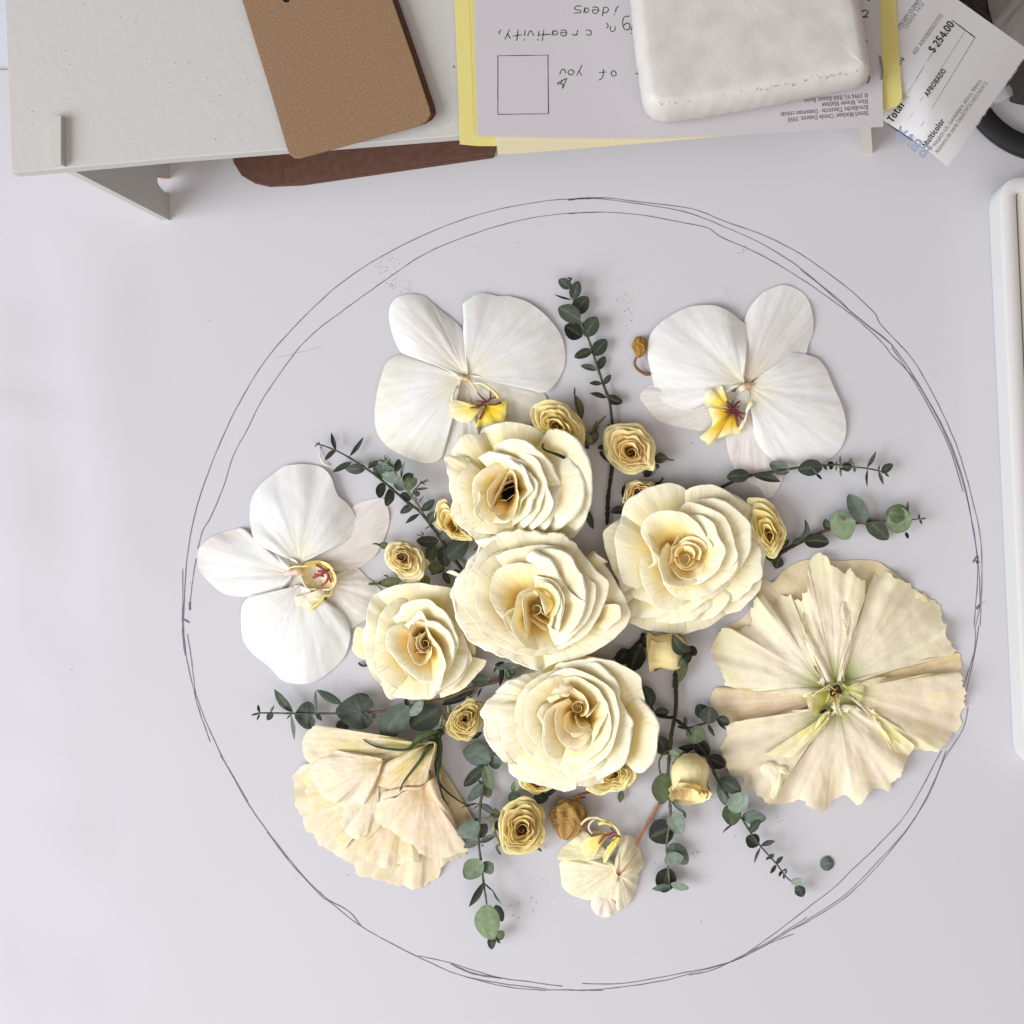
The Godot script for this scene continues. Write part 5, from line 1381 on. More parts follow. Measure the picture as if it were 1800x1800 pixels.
func rose_middle():
	F(780, 900, 5.0)
	var t := thing("cream_rose", "cream rose at the very centre of the flower arrangement", "rose", 955, 1055, 0.4, "large cream roses")
	var c := V(812, 850)
	cup_floor(t, c, 90, 8, M.rose, M.cream_deep)
	R(t, c, [1300, 350, 1400, 440, 1480, 560, 1560, 690, 1622, 830, 1640, 920, 1590, 1020, 1500, 1112, 1400, 1182, 1260, 1262, 1100, 1310, 950, 1340, 860, 1390], [14, 15.5, 16.5, 17, 16, 15], {"curl": 3, "nu": 80, "c1": C(249, 243, 224)})
	R(t, c, [1306, 345, 1330, 352, 1400, 410, 1440, 440], [14.5, 15, 14.5], {"curl": 1.5, "reach": 0.5, "c0": C(240, 222, 170), "c1": C(244, 230, 188)})
	R(t, c, [22, 530, 75, 515, 130, 560, 70, 670], [15, 15.5, 15], {"curl": 1.5, "reach": 0.5, "c1": C(250, 246, 226)})
	R(t, c, [360, 300, 280, 262, 400, 212, 520, 182, 590, 170, 650, 155, 700, 165, 760, 176, 830, 170, 900, 180, 1030, 182, 1080, 215, 1120, 242, 1180, 282, 1198, 350, 1260, 420], [17, 18, 18.5, 18.5, 18], {"curl": 5, "nu": 80, "rag": 4.0, "wrinkle": 1.3, "c1": C(249, 243, 222)})
	R(t, c, [430, 240, 340, 280, 230, 420, 180, 490, 130, 560, 78, 680, 70, 760, 80, 830, 110, 930, 150, 1030, 210, 1112, 320, 1190, 450, 1242, 600, 1312, 720, 1362, 820, 1398, 900, 1380], [17, 18.5, 19, 18, 17, 16], {"curl": 7, "nu": 90, "rag": 3.0, "wrinkle": 1.2, "turn": 120, "c1": C(252, 249, 238)})
	R(t, c, [1170, 300, 1250, 400, 1320, 490, 1390, 550, 1450, 612, 1452, 690, 1420, 780, 1385, 860, 1345, 950, 1290, 1042, 1180, 1132, 1060, 1192, 930, 1225], [19, 20, 20.5, 20, 19], {"curl": 3, "nu": 70, "c1": C(250, 243, 222)})
	R(t, c, [1400, 850, 1440, 820, 1510, 808, 1552, 830, 1560, 930, 1480, 1010, 1400, 1080], [19, 19.5, 18], {"curl": 3.5, "rag": 3.0, "reach": 0.4, "c1": C(246, 234, 206)})
	R(t, c, [500, 235, 420, 262, 330, 350, 260, 470, 205, 600, 182, 740, 195, 850, 230, 920, 300, 1020, 380, 1100, 480, 1165, 600, 1222, 760, 1262, 950, 1255, 1090, 1200], [20, 21, 21, 20, 19.5], {"curl": 3.5, "nu": 80, "rag": 2.0, "c1": C(250, 243, 220)})
	R(t, c, [400, 420, 520, 350, 640, 320, 720, 305, 820, 290, 900, 290, 1010, 300, 1120, 350], [21, 21.5, 21], {"curl": 2.5, "c1": C(248, 240, 212)})
	R(t, c, [520, 330, 400, 400, 300, 520, 270, 640, 275, 780, 320, 920, 420, 1040, 560, 1130, 700, 1190, 860, 1215, 1000, 1185], [21.5, 22, 22, 21, 20.5], {"curl": 2.0, "nu": 70, "c1": C(249, 240, 210)})
	R(t, c, [1230, 480, 1275, 580, 1330, 640, 1340, 740, 1312, 850, 1262, 960, 1170, 1062, 1080, 1140, 980, 1182], [21, 22.5, 22, 21], {"curl": 3, "nu": 60, "c1": C(251, 246, 228)})
	R(t, c, [760, 345, 830, 318, 920, 314, 1030, 330, 1100, 360, 1130, 395, 1170, 478, 1222, 560, 1250, 650, 1262, 760, 1240, 880, 1180, 990, 1090, 1095], [22, 24, 24.5, 24, 22], {"curl": 6, "nu": 70, "turn": 130, "c1": C(252, 249, 236)})
	R(t, c, [720, 440, 722, 385, 760, 350, 800, 334, 850, 356, 900, 380, 945, 402, 985, 460, 1018, 535, 1050, 600, 1075, 680], [23, 25, 25.5, 25, 24], {"curl": 10, "nu": 50, "turn": 130, "c1": C(253, 250, 240)})
	R(t, c, [1000, 520, 940, 500, 860, 478, 780, 455, 700, 448, 620, 448, 540, 462, 470, 510, 430, 560, 405, 660, 412, 760, 440, 830, 490, 905, 560, 982, 620, 1070, 680, 1130, 760, 1180], [24, 24, 23.5, 23, 22.5, 22], {"curl": 2, "nu": 80, "c0": C(226, 184, 112), "c1": C(249, 240, 210)})
	R(t, c, [1055, 600, 1080, 650, 1110, 700, 1200, 765, 1240, 790, 1232, 870, 1185, 980, 1105, 1075, 1010, 1108], [24, 24.5, 24, 22.5], {"curl": 2, "c0": C(232, 196, 128)})
	R(t, c, [660, 830, 560, 868, 525, 935, 560, 1020, 630, 1100, 720, 1165], [23, 22.5, 22], {"curl": 1.6, "reach": 0.6, "c1": C(248, 238, 206)})
	R(t, c, [795, 552, 850, 565, 920, 580, 980, 615, 1030, 675, 1060, 760, 1055, 860, 1035, 970, 1000, 1060, 950, 1085], [24.5, 26, 25.5, 24], {"curl": 1.6, "nu": 50, "c0": C(228, 190, 124)})
	R(t, c, [800, 655, 720, 675, 660, 720, 635, 790, 625, 860, 600, 940, 590, 1010, 640, 1110, 740, 1200, 830, 1220], [24.5, 24.5, 23.5, 22.5], {"curl": 1.6, "nu": 50, "c0": C(226, 186, 118), "c1": C(248, 238, 208)})
	R(t, c, [800, 600, 880, 592, 950, 632, 1010, 700, 1045, 800, 1035, 900, 1010, 1000, 940, 1060], [25.5, 26.5, 26, 24.5], {"curl": 1.6, "nu": 50, "c0": C(226, 188, 122)})
	R(t, c, [1030, 790, 1010, 850, 980, 900, 965, 970, 945, 1020, 1000, 1040], [25.5, 25, 24.5], {"curl": 5, "reach": 0.35, "turn": 130, "c1": C(250, 243, 220)})
	R(t, c, [825, 705, 760, 700, 705, 730, 690, 810, 698, 900, 715, 1000, 728, 1090, 735, 1150], [26, 26, 25, 23.5], {"curl": 1.8, "nu": 50, "c0": C(214, 166, 96), "c1": C(250, 242, 216)})
	R(t, c, [835, 705, 800, 690, 792, 655, 850, 615, 930, 632, 990, 690, 1025, 770, 1010, 850, 960, 930, 890, 915, 870, 880], [27, 27.5, 26.5, 25], {"curl": 1.5, "nu": 50, "reach": 0.5, "hb": 12, "c0": C(236, 208, 152), "c1": C(247, 232, 194)})
	R(t, V(1010, 800), [792, 652, 815, 700, 845, 755, 868, 810, 880, 860, 890, 915], [26.5, 27.5, 27.5, 26], {"curl": 1.5, "nu": 40, "reach": 0.8, "hb": 21, "bx": 0.4, "by": 1.0, "c0": C(246, 222, 160), "c1": C(251, 236, 190)})
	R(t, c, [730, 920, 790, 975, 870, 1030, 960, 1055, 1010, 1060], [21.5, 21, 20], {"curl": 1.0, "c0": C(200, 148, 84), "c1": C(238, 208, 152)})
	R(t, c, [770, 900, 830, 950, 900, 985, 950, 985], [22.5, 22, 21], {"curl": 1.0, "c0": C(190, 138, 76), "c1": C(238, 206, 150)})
	whorl(t, M.rose, V(812, 852), 1.0, 11.5, 1.15, 26.0, 26.5, 18, 0.6, 0.95, 0.2, "heart", C(226, 184, 120), C(250, 240, 210))

func rose_right():
	F(1020, 800, 4.5)
	var t := thing("cream_rose", "wide open cream rose with a golden heart, rightmost of the five large roses", "rose", 1203, 982, 0.4, "large cream roses")
	var c := V(830, 830)
	cup_floor(t, c, 100, 6, M.rose, M.cream_deep)
	R(t, c, [1040, 250, 1130, 266, 1230, 320, 1330, 390, 1400, 455, 1450, 540, 1478, 640, 1480, 720, 1466, 800, 1440, 880, 1400, 960], [9, 10, 10, 9], {"curl": 2.5, "nu": 70, "bx": 0.6, "c1": C(246, 240, 222)})
	R(t, c, [1440, 780, 1450, 880, 1430, 1000, 1410, 1080, 1340, 1150, 1250, 1235, 1130, 1266, 1060, 1270], [8, 9, 9, 8], {"curl": 2.5, "rag": 2, "c1": C(247, 241, 224)})
	R(t, c, [1250, 1150, 1200, 1210, 1110, 1290, 1050, 1340, 930, 1386, 810, 1416, 700, 1412], [7, 8.5, 8], {"curl": 2.5, "c1": C(247, 240, 220)})
	R(t, c, [950, 1330, 860, 1385, 760, 1412, 660, 1406, 540, 1388, 440, 1350, 370, 1310, 330, 1240], [8, 9, 8.5], {"curl": 2.5, "c1": C(248, 241, 222)})
	R(t, c, [420, 1290, 385, 1240, 340, 1130, 300, 1000, 240, 870, 200, 750, 184, 650, 196, 590, 250, 540, 320, 500], [9, 11, 11.5, 11], {"curl": 3, "nu": 70, "c1": C(248, 243, 226)})
	R(t, c, [300, 580, 320, 500, 345, 400, 390, 345, 440, 310, 500, 275, 560, 250, 620, 232, 680, 222, 740, 225, 800, 250, 850, 290, 870, 340], [12, 13, 13, 12], {"curl": 3, "nu": 70, "c1": C(249, 245, 230)})
	R(t, c, [820, 330, 840, 275, 900, 250, 960, 236, 1030, 234, 1090, 250, 1150, 280, 1230, 330, 1300, 390, 1360, 450], [12, 12.5, 12, 11], {"curl": 2.5, "c1": C(249, 245, 230)})
	R(t, c, [1330, 640, 1390, 690, 1428, 780, 1440, 880, 1430, 980, 1370, 1020, 1320, 1080, 1220, 1150, 1130, 1200], [12, 12.5, 12, 11.5], {"curl": 3, "rag": 2.5, "c1": C(247, 240, 222)})
	R(t, c, [1240, 1040, 1190, 1090, 1180, 1150, 1100, 1245, 1030, 1290, 930, 1320], [11, 11.5, 10.5], {"curl": 2.5})
	R(t, c, [1130, 1090, 1075, 1120, 1040, 1190, 960, 1250, 900, 1300, 800, 1330, 700, 1330, 580, 1318], [11, 12, 11.5], {"curl": 2.5})
	R(t, c, [1200, 960, 1170, 1030, 1080, 1100, 970, 1172, 870, 1242, 790, 1250, 690, 1265, 600, 1282, 480, 1288, 390, 1284, 350, 1200], [13, 13.5, 13, 12.5], {"curl": 2.2, "nu": 70})
	R(t, c, [350, 460, 320, 520, 290, 600, 265, 680, 285, 770, 296, 860, 310, 940, 345, 1010, 400, 1042, 470, 1060], [14, 15.5, 15, 13.5], {"curl": 4, "nu": 60, "c1": C(251, 247, 232)})
	R(t, c, [330, 1080, 400, 1120, 470, 1145, 550, 1172, 620, 1215, 720, 1235, 850, 1190], [13, 14, 14], {"curl": 2})
	R(t, c, [900, 370, 960, 345, 1050, 336, 1120, 350, 1190, 385, 1270, 452, 1340, 522, 1358, 600, 1352, 720, 1312, 830, 1250, 922, 1170, 1000], [16, 17, 17, 16, 15], {"curl": 5, "nu": 70, "turn": 130, "c1": C(251, 248, 234)})
	R(t, c, [500, 760, 478, 830, 466, 910, 490, 1010, 540, 1110, 600, 1205, 700, 1205, 790, 1190, 870, 1150], [15, 16, 15.5], {"curl": 2, "nu": 60, "c1": C(249, 240, 208)})
	R(t, c, [780, 440, 820, 390, 870, 368, 960, 394, 1080, 440, 1140, 480, 1180, 540, 1204, 610, 1225, 690, 1246, 800, 1200, 880, 1130, 950, 1060, 990], [18, 19.5, 19.5, 18.5, 17], {"curl": 3, "nu": 70})
	R(t, c, [1210, 640, 1240, 760, 1252, 850, 1225, 930, 1150, 1010, 1050, 1085, 960, 1122, 870, 1142, 780, 1130, 700, 1085, 650, 1010], [16.5, 17.5, 17.5, 17, 16.5], {"curl": 3, "nu": 70, "c1": C(251, 246, 228)})
	R(t, c, [530, 895, 575, 850, 570, 790, 540, 720, 500, 660, 478, 610, 488, 550, 520, 500, 570, 458, 620, 440, 680, 430, 740, 432, 800, 446, 870, 480, 930, 540, 975, 600, 1010, 660, 1040, 735], [19, 20.5, 22, 22.5, 22, 21], {"curl": 4, "nu": 80, "turn": 130, "bx": 0.55, "c0": C(216, 164, 88), "c1": C(251, 246, 226)})
	R(t, c, [620, 860, 605, 800, 560, 740, 540, 660, 530, 590, 560, 520], [20, 20.5, 21], {"curl": 1.2, "reach": 0.4, "c1": C(250, 243, 218)})
	R(t, c, [860, 470, 920, 468, 980, 482, 1040, 520, 1075, 570, 1095, 620, 1130, 690, 1150, 770, 1115, 870, 1070, 930, 1010, 980, 930, 1020, 880, 1020], [20.5, 21.5, 21.5, 20.5, 19], {"curl": 4.5, "nu": 70, "turn": 130, "c0": C(222, 176, 104), "c1": C(251, 247, 230)})
	R(t, c, [690, 690, 640, 755, 622, 850, 640, 950, 660, 1000, 720, 1035, 790, 1048, 870, 1025, 950, 980, 1010, 920], [19, 19.5, 19, 18.5], {"curl": 2.2, "nu": 50, "c0": C(214, 164, 92), "c1": C(249, 236, 196)})
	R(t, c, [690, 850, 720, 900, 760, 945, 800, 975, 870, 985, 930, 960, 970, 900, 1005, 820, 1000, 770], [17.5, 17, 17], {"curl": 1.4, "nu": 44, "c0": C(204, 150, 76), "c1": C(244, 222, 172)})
	R(t, c, [715, 740, 740, 680, 775, 632, 780, 700], [18, 19, 18.5], {"curl": 1.0, "reach": 0.4, "c1": C(244, 222, 172)})
	R(t, c, [770, 720, 800, 670, 850, 645, 920, 650, 980, 690, 1010, 740, 970, 735], [19, 20, 19.5], {"curl": 2.0, "nu": 40, "c0": C(208, 156, 82), "c1": C(244, 218, 162)})
	R(t, c, [700, 860, 720, 790, 725, 740, 780, 700, 830, 690], [18.5, 19, 19], {"curl": 1.2, "reach": 0.5, "c1": C(244, 222, 172)})
	R(t, c, [1000, 640, 1030, 690, 1040, 735, 1010, 745], [20.5, 21, 20], {"curl": 1.0, "reach": 0.4, "c1": C(244, 222, 172)})
	R(t, c, [735, 780, 750, 850, 800, 900, 860, 912, 920, 885, 945, 840], [18.5, 18.5, 18.5], {"curl": 1.6, "nu": 40, "reach": 0.45, "hb": 13, "c0": C(214, 160, 84), "c1": C(246, 226, 176)})
	R(t, c, [790, 705, 850, 682, 920, 705, 958, 765, 945, 830], [20, 20.5, 20], {"curl": 1.8, "nu": 40, "reach": 0.4, "hb": 14, "c0": C(214, 160, 84), "c1": C(248, 230, 184)})
	R(t, c, [748, 800, 755, 750, 795, 712, 840, 706], [20, 20.5, 20], {"curl": 1.4, "nu": 36, "reach": 0.4, "hb": 14, "c1": C(248, 230, 184)})
	R(t, c, [765, 850, 800, 882, 850, 888, 895, 862, 915, 820], [19.5, 20, 19.5], {"curl": 1.4, "nu": 36, "reach": 0.4, "hb": 15, "c1": C(248, 232, 188)})
	R(t, V(830, 830), [815, 712, 870, 720, 908, 765, 905, 820], [21, 21.5, 21], {"curl": 2.4, "nu": 36, "reach": 0.4, "hb": 15, "c1": C(250, 238, 200)})
	whorl(t, M.rose, V(828, 815), 1.0, 13.0, 1.25, 21.5, 20.5, 16, 1.2, 1.05, 0.4, "heart", C(220, 172, 98), C(249, 236, 196))

func rose_left():
	F(600, 980, 5.625)
	var t := thing("cream_rose", "smallest of the five large cream roses, at the left beside the far left orchid", "rose", 740, 1128, 0.4, "large cream roses")
	var c := V(830, 855)
	cup_floor(t, c, 60, 6, M.rose, M.cream_deep)
	R(t, c, [300, 760, 200, 690, 152, 690, 128, 780, 112, 870, 150, 965, 240, 1005, 300, 1000], [6, 7, 6.5], {"curl": 2, "c0": C(238, 222, 150), "c1": C(245, 233, 178), "rag": 2.5})
	R(t, c, [1100, 330, 1280, 800, 1330, 900, 1310, 1000, 1240, 1060], [8, 9, 8], {"curl": 2, "c1": C(240, 222, 168)})
	R(t, c, [1200, 1230, 1290, 1130, 1360, 1040, 1432, 1012, 1420, 1060, 1350, 1150, 1290, 1220, 1210, 1290, 1120, 1345, 980, 1385], [8, 9, 9, 8], {"curl": 2, "c1": C(248, 240, 206)})
	R(t, c, [330, 420, 320, 380, 370, 345, 430, 312, 490, 286, 560, 266, 630, 252, 700, 246, 770, 248, 840, 256, 910, 268, 980, 282, 1095, 308, 1120, 360], [12, 13.5, 13.5, 13], {"curl": 3, "nu": 70, "bx": 0.5, "c1": C(247, 243, 220)})
	R(t, c, [1090, 320, 1130, 440, 1180, 620, 1225, 800, 1260, 900, 1292, 1000, 1250, 1080, 1212, 1180, 1130, 1275, 1050, 1325, 960, 1336], [12, 13, 13, 12], {"curl": 3, "nu": 60, "c1": C(249, 243, 218)})
	R(t, c, [370, 360, 310, 395, 268, 480, 248, 570, 235, 650, 200, 740, 205, 820, 222, 900, 245, 990, 275, 1090, 330, 1205, 420, 1312, 475, 1390, 540, 1388, 640, 1370], [13, 14, 13, 12, 11], {"curl": 4, "nu": 80, "rag": 2.5, "wrinkle": 0.9, "c1": C(250, 247, 230)})
	R(t, c, [470, 1330, 540, 1385, 640, 1396, 750, 1402, 880, 1396, 940, 1360, 1010, 1290], [11.5, 12.5, 12.5], {"curl": 2.5, "c1": C(249, 245, 224)})
	R(t, c, [640, 400, 520, 424, 430, 500, 385, 580, 352, 690, 340, 800, 332, 900, 318, 1000, 340, 1120, 400, 1190, 480, 1262, 560, 1300], [15, 16, 15.5, 14.5], {"curl": 2.2, "nu": 70, "c1": C(249, 244, 218)})
	R(t, c, [470, 640, 520, 580, 560, 545, 600, 475, 650, 442, 700, 420, 760, 405, 830, 408, 890, 425, 960, 485, 1040, 548, 1085, 620, 1130, 720, 1160, 830, 1140, 940, 1100, 1050, 1040, 1140], [16.5, 18, 19, 19, 17], {"curl": 4, "nu": 80, "turn": 130, "c0": C(234, 204, 130), "c1": C(251, 248, 230)})
	R(t, c, [1250, 880, 1268, 960, 1240, 1060, 1200, 1140, 1120, 1230, 1020, 1290, 950, 1325], [14, 15, 14.5], {"curl": 5, "turn": 120, "c1": C(251, 248, 236)})
	R(t, c, [640, 630, 560, 655, 490, 690, 445, 760, 440, 860, 480, 940, 540, 1005, 590, 1080, 640, 1150, 700, 1200, 780, 1240, 860, 1240, 930, 1225, 1010, 1190], [17.5, 18, 17.5, 17, 16.5], {"curl": 2.4, "nu": 80, "c0": C(232, 192, 120), "c1": C(249, 243, 216)})
	R(t, c, [470, 880, 530, 990, 600, 1080, 690, 1165, 790, 1215, 890, 1215, 960, 1180], [17, 17.5, 17], {"curl": 2.0, "c1": C(250, 245, 222)})
	R(t, c, [620, 665, 660, 628, 700, 600, 745, 555, 785, 515, 815, 550, 850, 610, 900, 622, 960, 640, 1030, 692, 1090, 765, 1130, 865, 1125, 970, 1090, 1060, 1040, 1150], [18.5, 20, 20.5, 20, 18], {"curl": 5, "nu": 70, "turn": 130, "c0": C(228, 186, 108), "c1": C(252, 249, 234)})
	R(t, c, [840, 640, 850, 690, 890, 770, 950, 850, 1000, 930, 1030, 1020, 1035, 1090, 1010, 1180, 980, 1260, 930, 1330, 880, 1380], [20.5, 21, 20.5, 18.5], {"curl": 3, "nu": 60, "reach": 0.8, "c0": C(236, 200, 130), "c1": C(251, 245, 220)})
	R(t, c, [730, 650, 680, 690, 668, 770, 660, 860, 672, 940, 700, 1010, 750, 1050, 820, 1055, 850, 1000, 880, 930, 900, 880], [19, 19, 18.5, 18.5], {"curl": 1.4, "nu": 50, "c0": C(224, 170, 108), "c1": C(243, 216, 168), "rag": 2.0})
	R(t, c, [850, 645, 740, 640, 700, 690, 680, 760, 730, 790, 800, 760, 845, 715], [20, 19.5, 19.5], {"curl": 1.4, "nu": 40, "reach": 0.5, "c0": C(226, 172, 116), "c1": C(244, 220, 180), "rag": 2.0})
	R(t, c, [900, 880, 895, 950, 870, 1000, 840, 1045, 830, 1050], [20, 19.5, 19], {"curl": 1.2, "reach": 0.5, "c1": C(246, 226, 180)})
	R(t, c, [690, 960, 760, 940, 830, 935, 880, 915], [18, 18.5, 18.5], {"curl": 1.2, "reach": 0.5, "c0": C(220, 168, 110), "c1": C(244, 218, 172)})
	R(t, c, [780, 740, 745, 800, 735, 860, 760, 915, 820, 945, 870, 915, 885, 880], [19.5, 19, 19], {"curl": 1.2, "nu": 36, "c0": C(214, 158, 104), "c1": C(244, 214, 168)})
	R(t, c, [835, 725, 790, 770, 770, 830, 790, 890, 840, 915], [20, 19.5, 19], {"curl": 1.0, "nu": 30, "c0": C(196, 134, 88), "c1": C(244, 216, 172)})
	whorl(t, M.rose, V(828, 848), 1.5, 8.0, 1.2, 20.0, 19.5, 15, 0.5, 1.0, 0.0, "heart", C(226, 182, 126), C(246, 226, 186))
	tube("sepal_tip", t, M.leaf, q([170, 1040, 190, 1060, 220, 1070, 270, 1062]), [1.5, 1.8, 2.2, 2.6], 0.5, 0.6, C(66, 62, 56), C(66, 62, 56))

func rose_bottom():
	F(820, 1120, 4.7368)
	var t := thing("cream_rose", "lowest of the five large cream roses, a folded white petal tip in its heart", "rose", 1000, 1275, 0.4, "large cream roses")
	var c := V(930, 600)
	cup_floor(t, c, 95, 7, M.rose, M.cream_deep)
	R(t, c, [700, 300, 760, 225, 830, 205, 960, 185, 1040, 165, 1100, 176, 1180, 190, 1250, 212, 1330, 245, 1390, 282, 1450, 332, 1462, 400, 1472, 470, 1490, 560], [17, 19, 19, 17], {"curl": 3, "nu": 70, "c1": C(247, 241, 222)})
	R(t, c, [1380, 330, 1440, 480, 1490, 545, 1540, 605, 1590, 680, 1606, 760, 1600, 830, 1588, 920, 1560, 1040, 1500, 1102, 1440, 1132, 1380, 1105, 1355, 1040, 1360, 990], [15, 16, 17, 16, 14], {"curl": 5, "nu": 80, "turn": 120, "bx": 0.5, "reach": 0.6, "c1": C(250, 246, 232)})
	R(t, c, [350, 1000, 345, 1060, 370, 1132, 450, 1188, 560, 1222, 640, 1238, 700, 1252, 790, 1285, 860, 1290, 915, 1268, 920, 1245, 1020, 1240, 1130, 1212, 1230, 1140], [11, 12, 12, 11], {"curl": 4, "nu": 80, "rag": 2.5, "c1": C(250, 247, 234)})
	R(t, c, [620, 280, 480, 315, 340, 365, 270, 425, 232, 462, 260, 455, 190, 500, 150, 545, 112, 630, 135, 690, 150, 760, 160, 830, 200, 930, 270, 1010, 345, 1040, 420, 1060], [15, 17, 17, 15, 13], {"curl": 6, "nu": 90, "rag": 3.0, "wrinkle": 1.2, "turn": 120, "c1": C(252, 250, 242)})
	R(t, c, [420, 520, 300, 560, 255, 640, 275, 720, 290, 820, 300, 920, 350, 1020, 420, 1060], [16.5, 17.5, 17, 15.5], {"curl": 4, "rag": 2.5, "wrinkle": 0.9, "c1": C(252, 249, 238)})
	R(t, c, [880, 260, 930, 225, 1040, 205, 1110, 218, 1180, 270, 1240, 345, 1285, 440, 1280, 510, 1320, 590, 1390, 700, 1380, 770, 1372, 880, 1345, 990, 1300, 1080, 1200, 1145, 1090, 1200], [20, 21, 20, 19, 18], {"curl": 6, "nu": 90, "turn": 130, "c1": C(252, 249, 236)})
	R(t, c, [380, 980, 430, 1050, 500, 1102, 580, 1145, 650, 1172, 740, 1192, 820, 1205, 900, 1205, 970, 1195, 1100, 1150, 1220, 1080], [14.5, 15, 15, 15], {"curl": 3, "nu": 70, "c1": C(250, 245, 224)})
	R(t, c, [760, 260, 640, 305, 520, 382, 440, 480, 408, 580, 400, 680, 412, 800, 470, 920, 540, 985, 620, 1030, 700, 1060, 800, 1085, 900, 1090], [20, 20, 19, 18, 17.5], {"curl": 3, "nu": 80, "c1": C(250, 243, 216)})
	R(t, c, [650, 350, 720, 305, 800, 262, 870, 258, 930, 270, 1000, 295, 1060, 322, 1160, 382, 1230, 452, 1262, 560, 1272, 700, 1245, 850, 1190, 960, 1120, 1032, 1000, 1112, 900, 1130], [21, 23, 23, 22, 20], {"curl": 3, "nu": 90, "turn": 130, "c0": C(232, 194, 120), "c1": C(250, 243, 216)})
	R(t, c, [700, 1080, 800, 1130, 900, 1150, 1010, 1135, 1120, 1080, 1200, 990], [17.5, 18, 18], {"curl": 2.4})
	R(t, c, [870, 300, 790, 308, 720, 330, 640, 362, 580, 402, 530, 455, 500, 505, 482, 620, 486, 700, 495, 765, 540, 850, 590, 900, 640, 942, 720, 990, 780, 1012], [21.5, 21.5, 21, 20, 19], {"curl": 1.8, "nu": 80, "c0": C(226, 184, 108), "c1": C(249, 240, 208)})
	R(t, c, [800, 345, 870, 325, 930, 330, 1020, 370, 1100, 432, 1160, 530, 1200, 640, 1206, 730, 1190, 850, 1115, 942, 1030, 1012, 930, 1062, 840, 1042, 800, 1000], [23, 24, 23.5, 22, 20.5], {"curl": 3, "nu": 80, "turn": 130, "c0": C(222, 180, 110), "c1": C(250, 242, 212)})
	R(t, c, [690, 540, 640, 560, 605, 610, 588, 655, 615, 700, 635, 760, 632, 830, 638, 900, 665, 965, 740, 1012, 790, 1010], [21.5, 21, 20.5, 20], {"curl": 2.2, "nu": 60, "c0": C(222, 180, 116), "c1": C(248, 236, 200)})
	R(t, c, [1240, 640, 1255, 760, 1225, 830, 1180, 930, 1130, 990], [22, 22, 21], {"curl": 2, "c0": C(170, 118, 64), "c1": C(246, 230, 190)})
	R(t, c, [850, 505, 780, 540, 720, 570, 665, 625, 640, 700, 650, 790, 680, 860], [22.5, 22, 21.5], {"curl": 1.4, "c0": C(220, 178, 116), "c1": C(246, 230, 192)})
	R(t, c, [800, 550, 750, 600, 735, 680, 740, 770, 770, 850, 830, 920, 890, 955, 940, 962, 1000, 925, 1050, 830], [22, 22, 21.5, 21.5], {"curl": 1.4, "nu": 50, "c0": C(208, 160, 98), "c1": C(246, 228, 186)})
	R(t, c, [745, 800, 790, 880, 850, 915, 930, 925, 1000, 880, 1055, 800], [21.5, 21.5, 22], {"curl": 1.4, "c0": C(210, 164, 102), "c1": C(245, 226, 182)})
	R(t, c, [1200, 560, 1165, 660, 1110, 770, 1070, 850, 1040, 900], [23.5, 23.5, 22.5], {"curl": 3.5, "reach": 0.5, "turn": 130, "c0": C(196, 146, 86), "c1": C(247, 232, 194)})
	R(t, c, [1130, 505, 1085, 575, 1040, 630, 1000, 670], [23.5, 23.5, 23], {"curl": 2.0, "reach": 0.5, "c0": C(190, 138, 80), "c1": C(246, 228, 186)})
	R(t, c, [850, 620, 815, 660, 815, 730, 850, 790, 900, 800, 960, 790, 1040, 765], [22.5, 22.5, 22], {"curl": 1.4, "nu": 44, "c0": C(196, 144, 84), "c1": C(245, 226, 182)})
	R(t, c, [860, 790, 890, 830, 950, 820, 1010, 790, 1055, 770], [22, 22.5, 22], {"curl": 1.2, "c0": C(204, 152, 92), "c1": C(245, 226, 184)})
	R(t, c, [900, 660, 920, 720, 960, 755, 990, 750, 1040, 740], [23, 23, 22.5], {"curl": 1.6, "reach": 0.6, "c0": C(206, 158, 96), "c1": C(248, 234, 198)})
	R(t, c, [820, 370, 870, 410, 920, 440, 970, 480, 1010, 530, 1022, 590, 1000, 645, 950, 662], [24.5, 25.5, 25.5, 24.5], {"curl": 3, "nu": 50, "reach": 0.6, "turn": 130, "c0": C(204, 156, 94), "c1": C(249, 238, 206)})
	petal("petal", t, M.rose, q([668, 508, 700, 478, 725, 440, 760, 405, 800, 388, 850, 398, 880, 402, 870, 440, 855, 490, 800, 500, 745, 525, 700, 548]), V(775, 460), {"closed": true, "nu": 50, "nv": 8, "hb": 25.5, "hs": [22.5, 25.0, 25.5, 24.5], "bulge": 0.4, "c0": C(232, 214, 172), "c1": C(238, 224, 186), "fold": 0.3, "crease": 0.1})
	whorl(t, M.rose, V(932, 592), 1.2, 13.0, 1.4, 25.5, 24.5, 18, 2.6, 1.0, 0.3, "heart", C(206, 158, 98), C(249, 238, 206))

